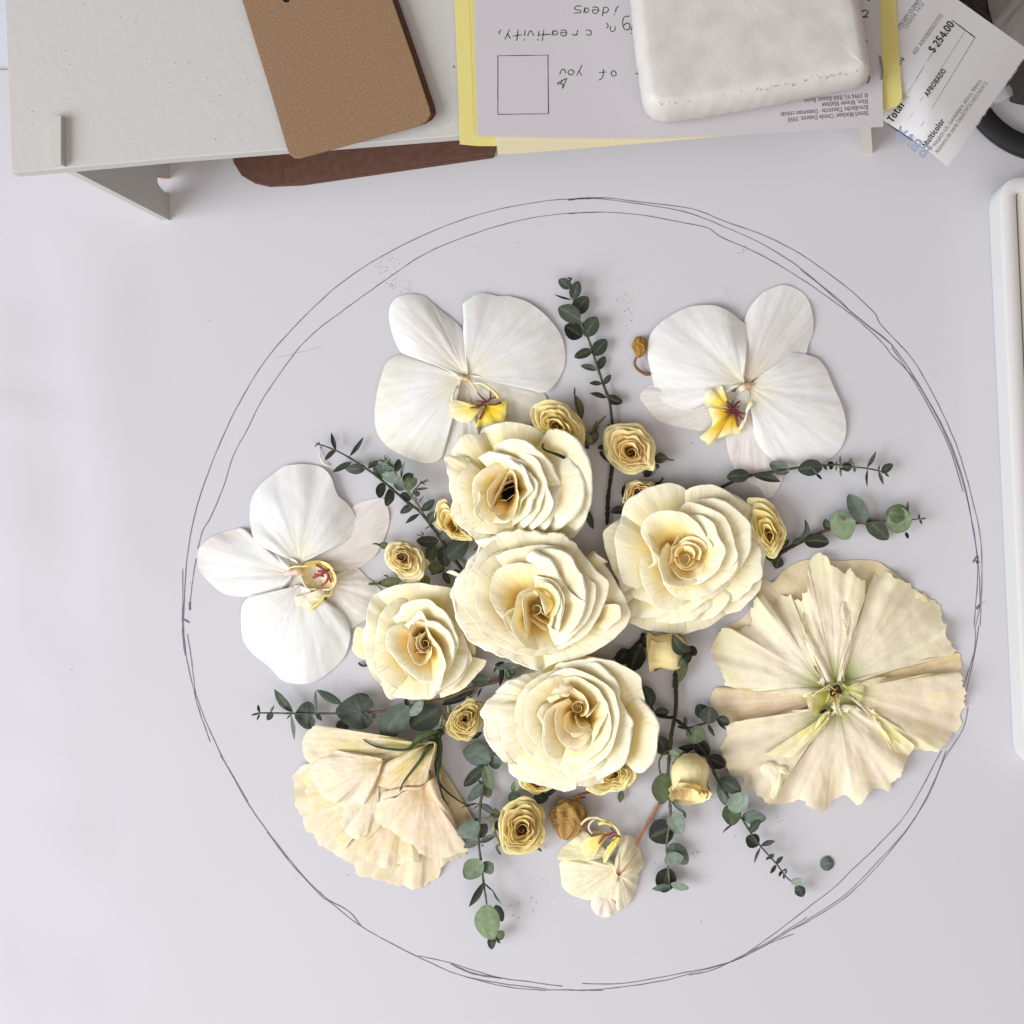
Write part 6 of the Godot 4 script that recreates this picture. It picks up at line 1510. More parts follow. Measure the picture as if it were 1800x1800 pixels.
# ---------------------------------------------------------------- small spray roses
# Rings of petals follow the traced outline towards the heart, then the rolled centre.
func spray(label: String, outline: Array, heart: Array, h0: float, h1: float, tone: int, o := {}) -> Node3D:
	var line := spline(q(outline), 72, true)
	var hc := V(heart[0], heart[1])
	var cx := Vector2.ZERO
	for p in line:
		cx += p
	cx /= line.size()
	var t := thing("small_rose", label, "rose", cx.x, cx.y, 0.4, "small yellow-cream spray roses")
	var tones := [[C(238, 198, 128), C(248, 228, 176), C(248, 238, 192)], [C(220, 186, 122), C(236, 216, 156), C(238, 224, 168)], [C(244, 204, 132), C(252, 238, 190), C(254, 247, 218)], [C(240, 206, 128), C(249, 234, 172), C(250, 240, 190)]]
	var tn: Array = tones[tone]
	var rings: Array = opt(o, "rings", [1.0, 0.86, 0.72, 0.58, 0.45, 0.33])
	var start: float = opt(o, "start", rng.randf() * TAU)
	cup_floor(t, cx.lerp(hc, 0.5), line[0].distance_to(cx) * 0.5, h0 * 0.5, M.small, tn[0])
	for k in rings.size():
		var s: float = rings[k]
		var u := float(k) / (rings.size() - 1)
		var n := 4 if k == 0 else 3
		var hgt := lerpf(h0, h1, pow(u, 0.7))
		for m in n:
			var span := (TAU / n) * 1.42
			var a0 := start + k * 1.1 + m * TAU / n
			var pts := PackedVector2Array()
			for i in 14:
				var a := a0 + span * i / 13.0
				var p := around(line, cx.lerp(hc, minf(u * 1.6, 1.0) if k > 0 else 0.0), a)
				var mid := cx.lerp(hc, clampf(u * 1.4, 0.0, 1.0))
				pts.append(mid + p * s * (1.0 + (0.0 if k == 0 else 0.16 * nw.get_noise_2d(i * 22.0 + m * 130.0, k * 210.0 + cx.x))))
			rim_petal(t, M.small, pts, hc.lerp(cx, 0.2 if k == 0 else 0.0), {"hs": [hgt - 1.4, hgt + rng.randf_range(-0.9, 1.1), hgt - 1.4], "curl": lerpf(2.6, 1.2, u), "drop": 1.5, "nu": 30, "nb": 8, "hb": h0 * 0.5, "reach": 0.6, "rag": 1.4, "wrinkle": 0.8, "c0": tn[0], "c1": tn[2] if k < 2 else tn[1]})
	var r := line[0].distance_to(hc) * 0.2 + 2.0
	whorl(t, M.small, hc, 1.0, minf(r, opt(o, "heart", 9.0)), 1.2, h1 - 0.3, h1, h0 * 0.6, start, 1.0, 0.0, "heart", C(238, 198, 134), tn[1])
	return t

# Vector from a middle to the outline in direction a.
func around(line: PackedVector2Array, mid: Vector2, a: float) -> Vector2:
	var d := Vector2(cos(a), sin(a))
	var best := 0.0
	for i in line.size() - 1:
		var hit = Geometry2D.segment_intersects_segment(mid, mid + d * 400.0, line[i], line[i + 1])
		if hit != null:
			best = maxf(best, mid.distance_to(hit))
	return d * maxf(best, 4.0)

func sepal(t: Node3D, x0, y0, x1, y1, w: float, hb := 4.0, ht := 4.0, col = null, bend := 0.0):
	leaf(t, V(x0, y0), V(x1, y1), w, col if col != null else C(62, 70, 46), {"hb": hb, "ht": ht, "shape": 0.95, "called": "sepal", "bend": bend})

func small_roses():
	F(900, 660, 6.0)
	var t := spray("small rose leaning behind the top edge of the hollow-hearted rose", [195, 390, 215, 340, 250, 305, 330, 256, 400, 252, 450, 262, 520, 285, 580, 325, 625, 375, 660, 430, 740, 520, 772, 590, 770, 660, 755, 740, 660, 700, 560, 640, 450, 600, 350, 620, 270, 570, 215, 490], [455, 545], 10, 17, 3, {"start": 3.4, "rings": [1.0, 0.84, 0.66, 0.48, 0.33]})
	sepal(t, 735, 470, 655, 190, 90, 5, 7, C(74, 72, 44), 0.06)
	tube("sepal_tip", t, M.leaf, q([655, 200, 662, 160, 655, 125]), [7, 8, 9], 0.5, 0.25, C(66, 66, 44), C(66, 66, 44))
	sepal(t, 620, 360, 790, 590, 60, 9, 6, C(214, 196, 132))
	leaf(t, V(760, 720), V(910, 590), 130, C(92, 90, 66), {"hb": 6.0, "ht": 6.0, "called": "calyx", "cup": -2.2})
	sepal(t, 780, 600, 850, 740, 70, 8, 7, C(120, 116, 88))
	sepal(t, 850, 600, 920, 490, 60, 7, 8, C(84, 82, 56))
	tube("sepal_tip", t, M.leaf, q([900, 560, 905, 510, 940, 480, 970, 445, 995, 425]), [8, 9, 10, 11, 12], 0.9, 0.3, C(84, 80, 56), C(70, 66, 48))
	tube("sepal_tip", t, M.leaf, q([900, 520, 882, 500, 884, 484]), [9, 9.5, 10], 0.5, 0.25, C(80, 78, 56), C(74, 70, 50))
	sepal(t, 770, 740, 820, 770, 40, 3, 2, C(50, 52, 42))

	t = spray("small rose facing up beside the bare dark stem, right of the hollow-hearted rose", [960, 640, 970, 590, 1000, 550, 1060, 525, 1120, 508, 1220, 515, 1265, 500, 1310, 495, 1385, 530, 1400, 580, 1450, 630, 1500, 690, 1512, 760, 1500, 880, 1505, 960, 1480, 1020, 1440, 970, 1400, 1000, 1300, 1040, 1180, 1030, 1090, 970, 1040, 910, 990, 870, 975, 780, 962, 700], [1250, 815], 9, 16, 0, {"start": 0.6, "heart": 11.0})
	sepal(t, 1490, 900, 1650, 870, 115, 4, 6, C(72, 76, 50), -0.1)
	tube("sepal_tip", t, M.leaf, q([1640, 880, 1670, 890, 1712, 892]), [6, 6.5, 6.5], 0.6, 0.25, C(74, 76, 52), C(84, 82, 60))
	sepal(t, 1500, 950, 1560, 965, 60, 4, 4)
	sepal(t, 1410, 920, 1400, 1060, 80, 6, 2, C(60, 66, 44))
	sepal(t, 1480, 1010, 1390, 1070, 60, 3, 2, C(46, 52, 40))
	sepal(t, 985, 740, 900, 770, 50, 4, 5, C(40, 46, 36))
	tube("sepal_tip", t, M.leaf, q([935, 800, 950, 840, 1000, 890, 1040, 915]), [3, 3.5, 3.5, 3], 0.7, 0.5, C(44, 48, 38), C(44, 48, 38))
	tube("sepal_tip", t, M.leaf, q([1005, 525, 1040, 530, 1060, 522]), [5, 5.5, 5.5], 0.6, 0.4, C(70, 64, 48), C(70, 64, 48))

	t = spray("small rose half hidden behind the upper left of the wide open rose", [1170, 1345, 1180, 1280, 1195, 1200, 1225, 1140, 1260, 1120, 1310, 1104, 1360, 1115, 1400, 1130, 1445, 1122, 1490, 1145, 1512, 1180, 1460, 1230, 1380, 1300, 1260, 1350], [1330, 1230], 8, 13, 0, {"start": 2.0, "rings": [1.0, 0.8, 0.6, 0.4]})
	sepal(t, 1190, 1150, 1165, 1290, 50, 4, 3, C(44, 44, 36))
	sepal(t, 1500, 1165, 1570, 1125, 50, 5, 6, C(48, 50, 38))
	tube("sepal_tip", t, M.leaf, q([1560, 1130, 1580, 1100, 1595, 1075]), [6, 7, 7.5], 0.6, 0.5, C(48, 50, 38), C(58, 54, 42))
	leaf(t, V(1195, 1440), V(1040, 1440), 90, C(58, 62, 52), {"hb": 3.0, "ht": 4.0, "called": "leaf", "bend": 0.15})

	F(1240, 740, 4.2857)
	t = spray("small rose tucked under the right side of the wide open rose", [310, 590, 370, 576, 430, 574, 480, 600, 520, 640, 545, 690, 575, 745, 612, 830, 600, 900, 560, 985, 520, 1042, 480, 1035, 430, 980, 380, 900, 340, 760], [478, 870], 10, 15, 3, {"start": 5.0, "rings": [1.0, 0.82, 0.64, 0.46, 0.3]})
	sepal(t, 565, 960, 635, 890, 40, 3, 4, C(52, 56, 42))
	leaf(t, V(560, 1020), V(530, 1115), 95, C(58, 62, 48), {"hb": 2.0, "ht": 1.0, "called": "leaf", "shape": 0.9})
	sepal(t, 500, 1020, 460, 1040, 60, 2, 1.5, C(50, 54, 42))

	F(540, 740, 5.625)
	t = spray("small pale rose between the far left orchid and the hollow-hearted rose", [768, 1300, 780, 1260, 830, 1202, 880, 1180, 930, 1174, 985, 1185, 1040, 1210, 1085, 1240, 1122, 1275, 1150, 1330, 1158, 1390, 1162, 1460, 1140, 1540, 1090, 1580, 1020, 1592, 950, 1580, 910, 1550, 885, 1500, 830, 1462, 790, 1420, 775, 1360], [935, 1345], 10, 17, 2, {"start": 1.2, "heart": 9.0})
	leaf(t, V(1110, 1400), V(1215, 1440), 130, C(214, 212, 158), {"hb": 8.0, "ht": 3.0, "called": "outer_petal", "shape": 0.5, "mat": M.small})
	leaf(t, V(1120, 1560), V(1215, 1590), 110, C(150, 158, 108), {"hb": 5.0, "ht": 2.0, "called": "calyx", "shape": 0.5})
	leaf(t, V(1195, 1450), V(1345, 1440), 120, C(104, 108, 68), {"hb": 4.0, "ht": 3.0, "called": "calyx"})
	tube("sepal_tip", t, M.leaf, q([1225, 1510, 1290, 1500, 1345, 1475, 1340, 1440]), [2, 2.5, 3, 3.5], 0.6, 0.35, C(60, 62, 46), C(50, 52, 40))
	sepal(t, 815, 1260, 700, 1222, 78, 5, 5, C(78, 86, 52), 0.1)
	tube("sepal_tip", t, M.leaf, q([715, 1228, 680, 1214, 648, 1216]), [5, 5, 4.5], 0.5, 0.3, C(72, 78, 50), C(70, 72, 52))
	sepal(t, 935, 1575, 690, 1605, 105, 5, 3, C(96, 100, 62), -0.03)
	tube("sepal_tip", t, M.leaf, q([720, 1602, 660, 1614, 605, 1612]), [3.4, 2.6, 2], 0.5, 0.45, C(80, 82, 56), C(70, 70, 52))
	tube("sepal_tip", t, M.leaf, q([800, 1545, 780, 1528, 756, 1530]), [3.4, 3.8, 3.4], 0.4, 0.3, C(80, 82, 56), C(70, 70, 52))

	t = spray("yellow small rose mostly hidden under the left side of the hollow-hearted rose", [1256, 960, 1262, 900, 1280, 840, 1310, 790, 1370, 766, 1400, 800, 1440, 900, 1540, 1060, 1650, 1160, 1600, 1182, 1520, 1184, 1450, 1172, 1400, 1140, 1370, 1090, 1310, 1075, 1275, 1030], [1450, 1060], 7, 10, 3, {"start": 2.6, "rings": [1.0, 0.84, 0.7, 0.52]})

	F(740, 1140, 6.4286)
	t = spray("darker tan small rose in the gap left of the lowest large rose", [278, 890, 300, 820, 330, 750, 390, 665, 460, 620, 530, 570, 560, 550, 620, 575, 690, 592, 712, 640, 680, 700, 695, 790, 690, 870, 655, 910, 620, 965, 580, 1000, 540, 1042, 470, 1038, 410, 1035, 330, 985, 290, 940], [498, 795], 11, 18, 1, {"start": 4.0, "rings": [1.0, 0.86, 0.72, 0.58, 0.44, 0.31, 0.2]})
	for l in [[320, 720, 310, 650, 330, 640], [280, 760, 240, 780, 210, 880], [270, 880, 240, 920, 270, 980], [250, 780, 270, 800, 260, 860], [220, 880, 260, 900, 280, 930], [530, 600, 525, 560, 560, 550, 570, 580]]:
		tube("sepal_tip", t, M.leaf, q(l), [6, 7.5, 6.5], 0.9, 0.4, C(122, 126, 84), C(150, 150, 106))
	sepal(t, 560, 1020, 700, 940, 60, 4, 5, C(44, 52, 40))

	F(840, 1340, 5.294)
	t = spray("tan small rose facing up left of the golden dried pod", [208, 480, 222, 440, 260, 400, 330, 355, 420, 320, 480, 322, 530, 345, 560, 395, 605, 430, 622, 490, 618, 560, 634, 640, 630, 690, 600, 750, 560, 802, 480, 840, 400, 862, 320, 855, 250, 842, 232, 800, 212, 740, 200, 660, 196, 570], [410, 628], 10, 18, 1, {"start": 5.2, "rings": [1.0, 0.87, 0.74, 0.6, 0.46, 0.32], "heart": 11.0})
	sepal(t, 215, 480, 110, 490, 90, 4, 5, C(92, 96, 60), 0.1)
	tube("sepal_tip", t, M.leaf, q([140, 490, 110, 510, 80, 520]), [5, 5, 4], 0.6, 0.3, C(92, 96, 62), C(110, 106, 76))
	sepal(t, 200, 640, 175, 540, 70, 5, 6, C(62, 68, 44))
	tube("sepal_tip", t, M.leaf, q([160, 560, 150, 640, 185, 720, 205, 760]), [4, 5, 5, 4], 0.9, 0.6, C(170, 168, 116), C(150, 150, 100))
	tube("sepal_tip", t, M.leaf, q([205, 760, 175, 790, 190, 830, 215, 858]), [4, 3.5, 2.5, 2], 0.6, 0.4, C(110, 112, 80), C(88, 88, 68))
	tube("sepal_tip", t, M.leaf, q([555, 800, 575, 812, 592, 830]), [3, 2.5, 2], 0.8, 0.3, C(104, 106, 80), C(92, 92, 72))
	leaf(t, V(400, 330), V(280, 330), 150, C(66, 78, 52), {"hb": 5.0, "ht": 3.0, "called": "leaf"})
	leaf(t, V(345, 300), V(340, 170), 70, C(150, 160, 128), {"hb": 3.0, "ht": 6.0, "called": "leaf", "shape": 0.9})
	leaf(t, V(510, 340), V(660, 330), 120, C(70, 76, 66), {"hb": 4.0, "ht": 2.0, "called": "leaf", "shape": 0.9})
	sepal(t, 600, 330, 750, 235, 44, 3, 4, C(52, 56, 48))

	t = spray("small rose peeking out beneath the lowest large rose, right of the golden pod's stalk", [1005, 240, 1040, 275, 1090, 298, 1160, 300, 1240, 272, 1320, 268, 1380, 252, 1440, 195, 1478, 130, 1465, 70, 1440, 30, 1360, 0, 1250, 10, 1150, 80, 1060, 180], [1268, 110], 8, 12, 3, {"start": 0.2, "rings": [1.0, 0.8, 0.6, 0.44, 0.3]})
	sepal(t, 1340, 255, 1322, 378, 62, 3, 2, C(82, 92, 68))
	sepal(t, 1275, 262, 1400, 245, 30, 3, 3, C(70, 78, 58))

	t = spray("yellow small rose showing only a crescent under the lower left of the lowest large rose", [378, 170, 400, 220, 440, 250, 490, 280, 545, 294, 600, 280, 660, 258, 705, 222, 640, 160, 540, 110, 440, 120], [560, 205], 7, 10, 3, {"start": 1.0, "rings": [1.0, 0.78, 0.55]})

	# two buds seen from the side
	F(1050, 1080, 3.3333)
	t = thing("small_rose", "small rose bud lying on its side with dark sepals, under the wide open rose", "rose", 1176, 1148, 0.4, "small yellow-cream spray roses")
	side_bud(t, V(530, 215), V(300, 225), 66, 60, C(236, 218, 160), C(236, 216, 154), -0.1)
	leaf(t, V(560, 225), V(440, 118), 80, C(64, 72, 56), {"hb": 9.0, "hm": 20.0, "ht": 17.0, "called": "sepal", "shape": 0.7, "bend": -0.2})
	leaf(t, V(555, 225), V(470, 305), 60, C(66, 76, 50), {"hb": 9.0, "hm": 18.0, "ht": 14.0, "called": "sepal", "shape": 0.8})
	leaf(t, V(530, 270), V(440, 432), 66, C(86, 90, 58), {"hb": 6.0, "ht": 3.0, "called": "sepal", "shape": 0.9})
	tube("calyx", t, M.stem, q([540, 215, 560, 212, 568, 235]), [10, 10, 8], 2.6, 1.2, C(48, 52, 40), C(40, 44, 36))
	leaf(t, V(300, 150), V(265, 190), 60, C(40, 44, 38), {"hb": 4.0, "ht": 3.0, "called": "sepal"})

	t = thing("small_rose", "small rose bud lying between two eucalyptus sprigs, right of the lowest large rose", "rose", 1212, 1362, 0.4, "small yellow-cream spray roses")
	side_bud(t, V(545, 815), V(545, 1070), 68, 64, C(238, 222, 168), C(240, 226, 172))
	leaf(t, V(520, 800), V(480, 840), 30, C(136, 150, 92), {"hb": 5.0, "ht": 8.0, "called": "sepal"})

# A bud lying down: overlapping petals wrapped round the axis from a to b, open and ruffled at b.
func side_bud(t: Node3D, a: Vector2, b: Vector2, w0: float, w1: float, c0: Color, c1: Color, tilt := 0.5):
	var axis := b - a
	var l := axis.length()
	axis /= l
	var side := Vector2(-axis.y, axis.x)
	var prof := [0.35, 0.78, 0.96, 1.0, 0.97, 0.93, 0.95, 1.04]
	for layer in 4:
		for m in 3:
			var nu := 30
			var nv := 16
			var pts := PackedVector3Array()
			var cols := PackedColorArray()
			var a0 := layer * 0.9 + m * TAU / 3.0 + 0.5
			var shrink := 1.0 - layer * 0.2
			for i in nu:
				var u := float(i) / (nu - 1)
				var ang := a0 + TAU * 0.42 * (u - 0.5) * 2.0 * 0.62
				for j in nv:
					var v := float(j) / (nv - 1)
					var reach := v * (1.0 - layer * 0.02) * (1.0 - 0.10 * pow(absf(u * 2.0 - 1.0), 3.0) - 0.03 * m)
					var r := hs_at(prof, v) * lerpf(w0, w1, v) * 0.5 * shrink
					r *= 1.0 + 0.05 * nz.get_noise_2d(u * 120.0 + m * 40.0, v * 30.0 + layer * 9.0) + 0.05 * nw.get_noise_2d(u * 260.0 + m * 70.0, v * 90.0 + layer * 50.0)
					if v > 0.86:
						r *= 1.0 + (v - 0.86) * (0.7 + 0.8 * nz.get_noise_2d(u * 160.0, m * 30.0 + layer * 17.0))
					var p := a + axis * (l * reach - r * tilt * sin(ang) * v * v) + side * r * cos(ang)
					var h := lerpf(7.0, 11.0, v) + r * 0.25 * sin(ang)
					pts.append(P(p.x, p.y, maxf(h, 0.4)) - org)
					var sh := 1.0 + 0.05 * nz.get_noise_2d(u * 200.0 + m * 20.0, v * 20.0)
					var col := c0.lerp(c1, v)
					if layer > 0:
						col = col.lerp(C(236, 200, 132), 0.35)
					cols.append(Color(col.r * sh, col.g * sh, col.b * sh))
			put("petal", t, grid(nu, nv, pts, cols), M.small)

# ---------------------------------------------------------------- eucalyptus
const DARK := 0
const MID := 1
const LIGHT := 2
const BLACK := 3
const OLIVE := 4
const PALE := 5

func tone(k: int) -> Color:
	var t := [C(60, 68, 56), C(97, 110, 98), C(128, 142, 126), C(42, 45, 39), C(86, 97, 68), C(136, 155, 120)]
	var c: Color = t[k]
	var s := rng.randf_range(0.88, 1.14)
	return Color(c.r * s, c.g * s, c.b * s * rng.randf_range(0.94, 1.05))

# Leaves as [base x, base y, tip x, tip y, width, tone, height at the base].
func leaves(t: Node3D, rows: Array, h := 4.0):
	for r in rows:
		var w: float = r[4] / fs
		var l := V(r[0], r[1]).distance_to(V(r[2], r[3]))
		var thin := w < l * 0.4
		var hb: float = r[6] if r.size() > 6 else h
		var o := {"hb": hb, "shape": 0.85 if thin else 0.58, "called": "leaf"}
		if r[4] <= 34 and l > 9.0:
			o["ht"] = hb + rng.randf_range(0.5, 4.0)
		leaf(t, V(r[0], r[1]), V(r[2], r[3]), r[4], tone(r[5]), o)

func sprig(label: String, x: float, y: float) -> Node3D:
	return thing("eucalyptus_sprig", label, "eucalyptus", x, y, 0.4, "eucalyptus sprigs among the flowers")

func eucalyptus():
	var sd := C(66, 60, 50)
	var sg := C(96, 92, 70)
	F(960, 460, 3.6)
	var t := sprig("upright eucalyptus sprig between the two upper orchids, ending in a bare dark stem", 1040, 700)
	tube("stem", t, M.stem, q([150, 120, 165, 180, 175, 240, 210, 370, 265, 480, 320, 650, 360, 770, 400, 880, 412, 960, 420, 1040, 428, 1100, 425, 1200, 420, 1280, 405, 1400, 392, 1500, 385, 1668]), [5, 4.5, 4, 3.5, 3, 2.6, 2.2], 0.35, 0.8, sg, C(40, 36, 32), 0.5, 90)
	leaves(t, [[215, 372, 78, 290, 116, DARK, 6], [185, 330, 262, 222, 106, DARK, 5], [228, 472, 118, 405, 112, BLACK, 3], [165, 235, 205, 122, 74, DARK, 5], [152, 168, 80, 112, 68, DARK, 5], [165, 240, 52, 206, 14, DARK], [160, 110, 132, 96, 10, DARK], [150, 125, 164, 98, 12, DARK], [248, 472, 320, 350, 106, DARK, 5.5], [290, 560, 178, 604, 62, DARK, 5], [295, 590, 382, 492, 88, DARK, 5], [320, 684, 220, 658, 42, DARK], [325, 682, 374, 600, 54, DARK], [355, 772, 272, 768, 32, DARK], [365, 775, 410, 716, 36, DARK], [382, 862, 276, 832, 34, DARK], [390, 852, 484, 892, 62, BLACK]])

	F(540, 740, 5.625)
	t = sprig("branched small-leaved eucalyptus sprig between the upper left and far left orchids", 690, 870)
	tube("stem", t, M.stem, q([95, 235, 150, 240, 290, 295, 430, 370, 590, 475, 720, 570, 860, 690, 1000, 810, 1110, 890, 1170, 960, 1230, 1040, 1300, 1130, 1350, 1210, 1450, 1360, 1540, 1480]), [6, 6, 5, 4, 3, 3], 0.3, 0.8, C(74, 78, 62), C(72, 62, 48), 0.35, 70)
	tube("stem", t, M.stem, q([765, 395, 850, 480, 920, 590, 1000, 700, 1100, 840, 1170, 965]), [9, 8.5, 8, 7, 5, 3.5], 0.3, 0.55, C(140, 146, 110), C(110, 108, 80), 0.2)
	tube("stem", t, M.stem, q([1030, 760, 1060, 700, 1100, 640, 1140, 605]), [7, 8, 9, 9.5], 0.3, 0.25, sg, sd)
	leaves(t, [[285, 292, 238, 112, 44, DARK], [290, 278, 172, 392, 50, DARK], [420, 348, 558, 158, 44, DARK], [440, 405, 250, 506, 62, DARK], [578, 462, 378, 474, 106, DARK, 5], [600, 470, 712, 388, 46, DARK], [610, 460, 630, 396, 20, DARK], [100, 230, 70, 255, 14, MID], [110, 228, 85, 215, 14, MID], [120, 235, 118, 205, 16, DARK], [130, 245, 140, 275, 10, MID],
		[735, 575, 670, 420, 120, MID, 5], [755, 608, 712, 762, 98, DARK, 4], [832, 664, 782, 842, 98, DARK, 4.5], [1050, 828, 920, 912, 76, DARK, 4], [1112, 918, 970, 1014, 48, DARK], [1130, 885, 1258, 780, 82, DARK, 5], [1195, 1012, 1268, 898, 96, DARK, 5], [1218, 1030, 1158, 1074, 12, DARK]])
	leaves(t, [[860, 470, 800, 390, 46, MID], [870, 480, 730, 460, 60, MID], [880, 500, 908, 376, 74, DARK], [930, 570, 962, 398, 32, MID], [945, 600, 1050, 525, 90, DARK], [935, 595, 735, 530, 100, LIGHT, 9], [960, 675, 858, 615, 92, MID], [965, 680, 1082, 566, 116, OLIVE, 9.5], [1030, 775, 925, 715, 84, DARK, 6], [1080, 678, 1198, 664, 28, DARK], [1070, 745, 1108, 698, 52, DARK], [1040, 720, 1090, 660, 40, DARK], [1100, 802, 1152, 738, 14, DARK], [1090, 790, 1062, 740, 10, MID], [1130, 612, 1212, 592, 12, MID], [1140, 605, 1200, 572, 10, DARK], [1130, 610, 1170, 628, 14, DARK], [1110, 625, 1145, 585, 14, MID], [770, 400, 705, 376, 16, OLIVE], [770, 398, 764, 338, 16, OLIVE], [772, 396, 800, 350, 14, OLIVE], [765, 405, 722, 395, 12, OLIVE], [800, 420, 820, 365, 16, OLIVE], [790, 430, 750, 425, 14, PALE], [785, 410, 830, 395, 14, PALE]], 8.5)
	leaves(t, [[1300, 1186, 1080, 1182, 118, DARK, 5], [1140, 1140, 1075, 1120, 10, DARK], [1150, 1130, 1132, 1095, 16, DARK], [1335, 1190, 1345, 1085, 60, MID, 3], [1255, 1235, 1200, 1385, 128, OLIVE, 3], [1352, 1240, 1378, 1440, 150, BLACK, 4], [1385, 1352, 1582, 1185, 196, DARK, 6], [1345, 1500, 1405, 1612, 66, DARK, 2.5], [1440, 1480, 1520, 1500, 46, DARK, 3], [1640, 1280, 1712, 1225, 18, DARK, 3], [1670, 1190, 1690, 1165, 20, DARK, 3]])

	F(1240, 740, 4.2857)
	t = sprig("thin eucalyptus sprig crossing the lower edge of the upper right orchid", 1420, 830)
	tube("stem", t, M.stem, q([40, 552, 120, 500, 190, 465, 260, 435, 330, 415, 360, 405, 520, 380, 640, 360, 700, 350, 880, 335, 980, 330, 1060, 338, 1110, 345, 1210, 356, 1310, 376, 1375, 402]), [3.5, 3.5, 4.5, 5, 5, 4.5], 0.75, 0.3, C(60, 50, 42), C(84, 84, 72), 0.3, 70)
	leaves(t, [[332, 408, 160, 424, 106, DARK, 5], [362, 412, 568, 458, 66, DARK, 4], [632, 385, 484, 318, 104, MID, 5.5], [882, 340, 698, 368, 128, DARK, 5], [830, 395, 880, 442, 22, DARK, 5], [800, 350, 850, 405, 14, MID, 6], [888, 318, 916, 372, 24, DARK], [968, 340, 922, 312, 46, BLACK], [960, 345, 935, 362, 26, BLACK], [985, 340, 990, 295, 16, OLIVE], [990, 340, 985, 378, 16, OLIVE], [1018, 340, 1016, 258, 18, OLIVE], [1020, 345, 1025, 424, 18, OLIVE], [1000, 335, 1040, 312, 16, OLIVE], [1005, 345, 1045, 372, 14, OLIVE], [1030, 350, 1105, 332, 74, DARK, 4], [1092, 330, 1100, 280, 36, MID, 5], [1112, 305, 1138, 350, 18, PALE, 6], [1130, 320, 1124, 388, 28, LIGHT, 6], [1216, 352, 1286, 228, 32, DARK], [1222, 362, 1220, 496, 20, DARK], [1304, 376, 1314, 334, 14, DARK], [1304, 374, 1342, 482, 28, MID], [1328, 392, 1412, 324, 62, DARK], [1352, 396, 1384, 418, 16, DARK]])

	t = sprig("eucalyptus sprig with two broad pale leaves pointing to the right edge of the circle", 1490, 915)
	tube("stem", t, M.stem, q([540, 1012, 580, 985, 640, 950, 710, 915, 780, 880, 850, 850, 930, 815, 1050, 790, 1150, 768, 1200, 770, 1280, 760, 1360, 755, 1560, 742, 1610, 736, 1660, 734]), [2.5, 3.5, 4, 5, 5, 4.5], 0.95, 0.3, C(46, 42, 36), C(110, 96, 76), 0.3, 70)
	leaves(t, [[745, 905, 932, 915, 116, BLACK, 3.5], [935, 820, 900, 740, 60, DARK, 4], [1212, 740, 1378, 892, 130, DARK, 4], [1200, 772, 1078, 552, 140, MID, 6.5], [942, 812, 1128, 752, 232, PALE, 7], [1540, 720, 1356, 690, 150, OLIVE, 5], [1362, 762, 1556, 748, 208, PALE, 7], [1518, 700, 1526, 606, 24, DARK, 4], [1508, 838, 1528, 886, 28, DARK, 3], [1612, 738, 1610, 698, 16, DARK], [1614, 740, 1632, 778, 18, DARK], [1625, 738, 1664, 730, 18, MID], [795, 875, 786, 858, 14, BLACK]])
	leaf(t, V(655, 928), V(722, 880), 50, tone(DARK), {"hb": 4.0, "ht": 5.5, "shape": 0.7})
	leaf(t, V(700, 908), V(752, 742), 44, tone(DARK), {"hb": 5.0, "ht": 8.0, "shape": 0.55, "bend": 0.22})
	slab("leaf_blemish", t, M.crumb, spline(q([1008, 718, 1030, 712, 1058, 722, 1060, 745, 1035, 752, 1020, 735]), 16, true), 8.3, 0.1, 0.2, 0, Color.WHITE, false)

	F(420, 1180, 4.0909)
	t = sprig("long horizontal eucalyptus sprig above the side-lying lisianthus", 640, 1250)
	tube("stem", t, M.stem, q([90, 312, 150, 300, 240, 300, 390, 303, 540, 303, 700, 303, 820, 300, 950, 295, 1130, 270, 1280, 240, 1400, 212, 1500, 190, 1700, 112, 1880, 66]), [7, 6.5, 6, 6, 5, 4, 3], 0.3, 0.8, C(76, 82, 76), C(122, 94, 70), 0.3, 70)
	leaves(t, [[152, 300, 86, 318, 10, DARK, 7], [150, 298, 138, 238, 22, DARK, 7], [150, 302, 128, 354, 14, DARK, 7], [240, 292, 205, 352, 48, DARK, 6], [232, 292, 252, 240, 12, DARK, 7], [228, 290, 240, 262, 14, MID, 7], [388, 296, 254, 128, 66, MID, 7], [376, 318, 398, 496, 30, MID, 5], [388, 292, 322, 256, 14, DARK, 6], [382, 308, 342, 344, 12, DARK, 5], [555, 300, 554, 132, 24, MID, 8], [556, 302, 596, 354, 32, DARK, 6], [742, 238, 558, 132, 66, MID, 9], [770, 360, 716, 434, 92, DARK, 3], [955, 240, 800, 190, 120, MID, 4], [980, 340, 960, 305, 40, PALE, 5]], 5)
	heart_leaf(t, V(545, 316), V(400, 320), 200, tone(DARK), 6.5)
	heart_leaf(t, V(962, 296), V(694, 284), 252, tone(DARK), 7.5)
	leaves(t, [[1224, 240, 1032, 492, 190, MID, 6], [1230, 320, 1322, 205, 74, LIGHT, 8], [1440, 268, 1232, 398, 196, DARK, 4.5], [1195, 200, 1222, 248, 36, DARK, 6]])
	F(740, 1140, 6.4286)
	leaves(t, [[785, 355, 560, 362, 140, MID, 4], [690, 440, 640, 560, 22, BLACK, 4], [590, 490, 230, 640, 84, BLACK, 3], [440, 510, 250, 600, 60, DARK, 3.5], [920, 160, 890, 430, 66, DARK, 3], [1000, 420, 960, 220, 60, OLIVE, 4], [1070, 180, 835, 240, 74, MID, 6], [960, 330, 1066, 236, 110, DARK, 3.5], [940, 160, 836, 190, 60, BLACK, 5], [850, 200, 820, 272, 26, BLACK, 4]])

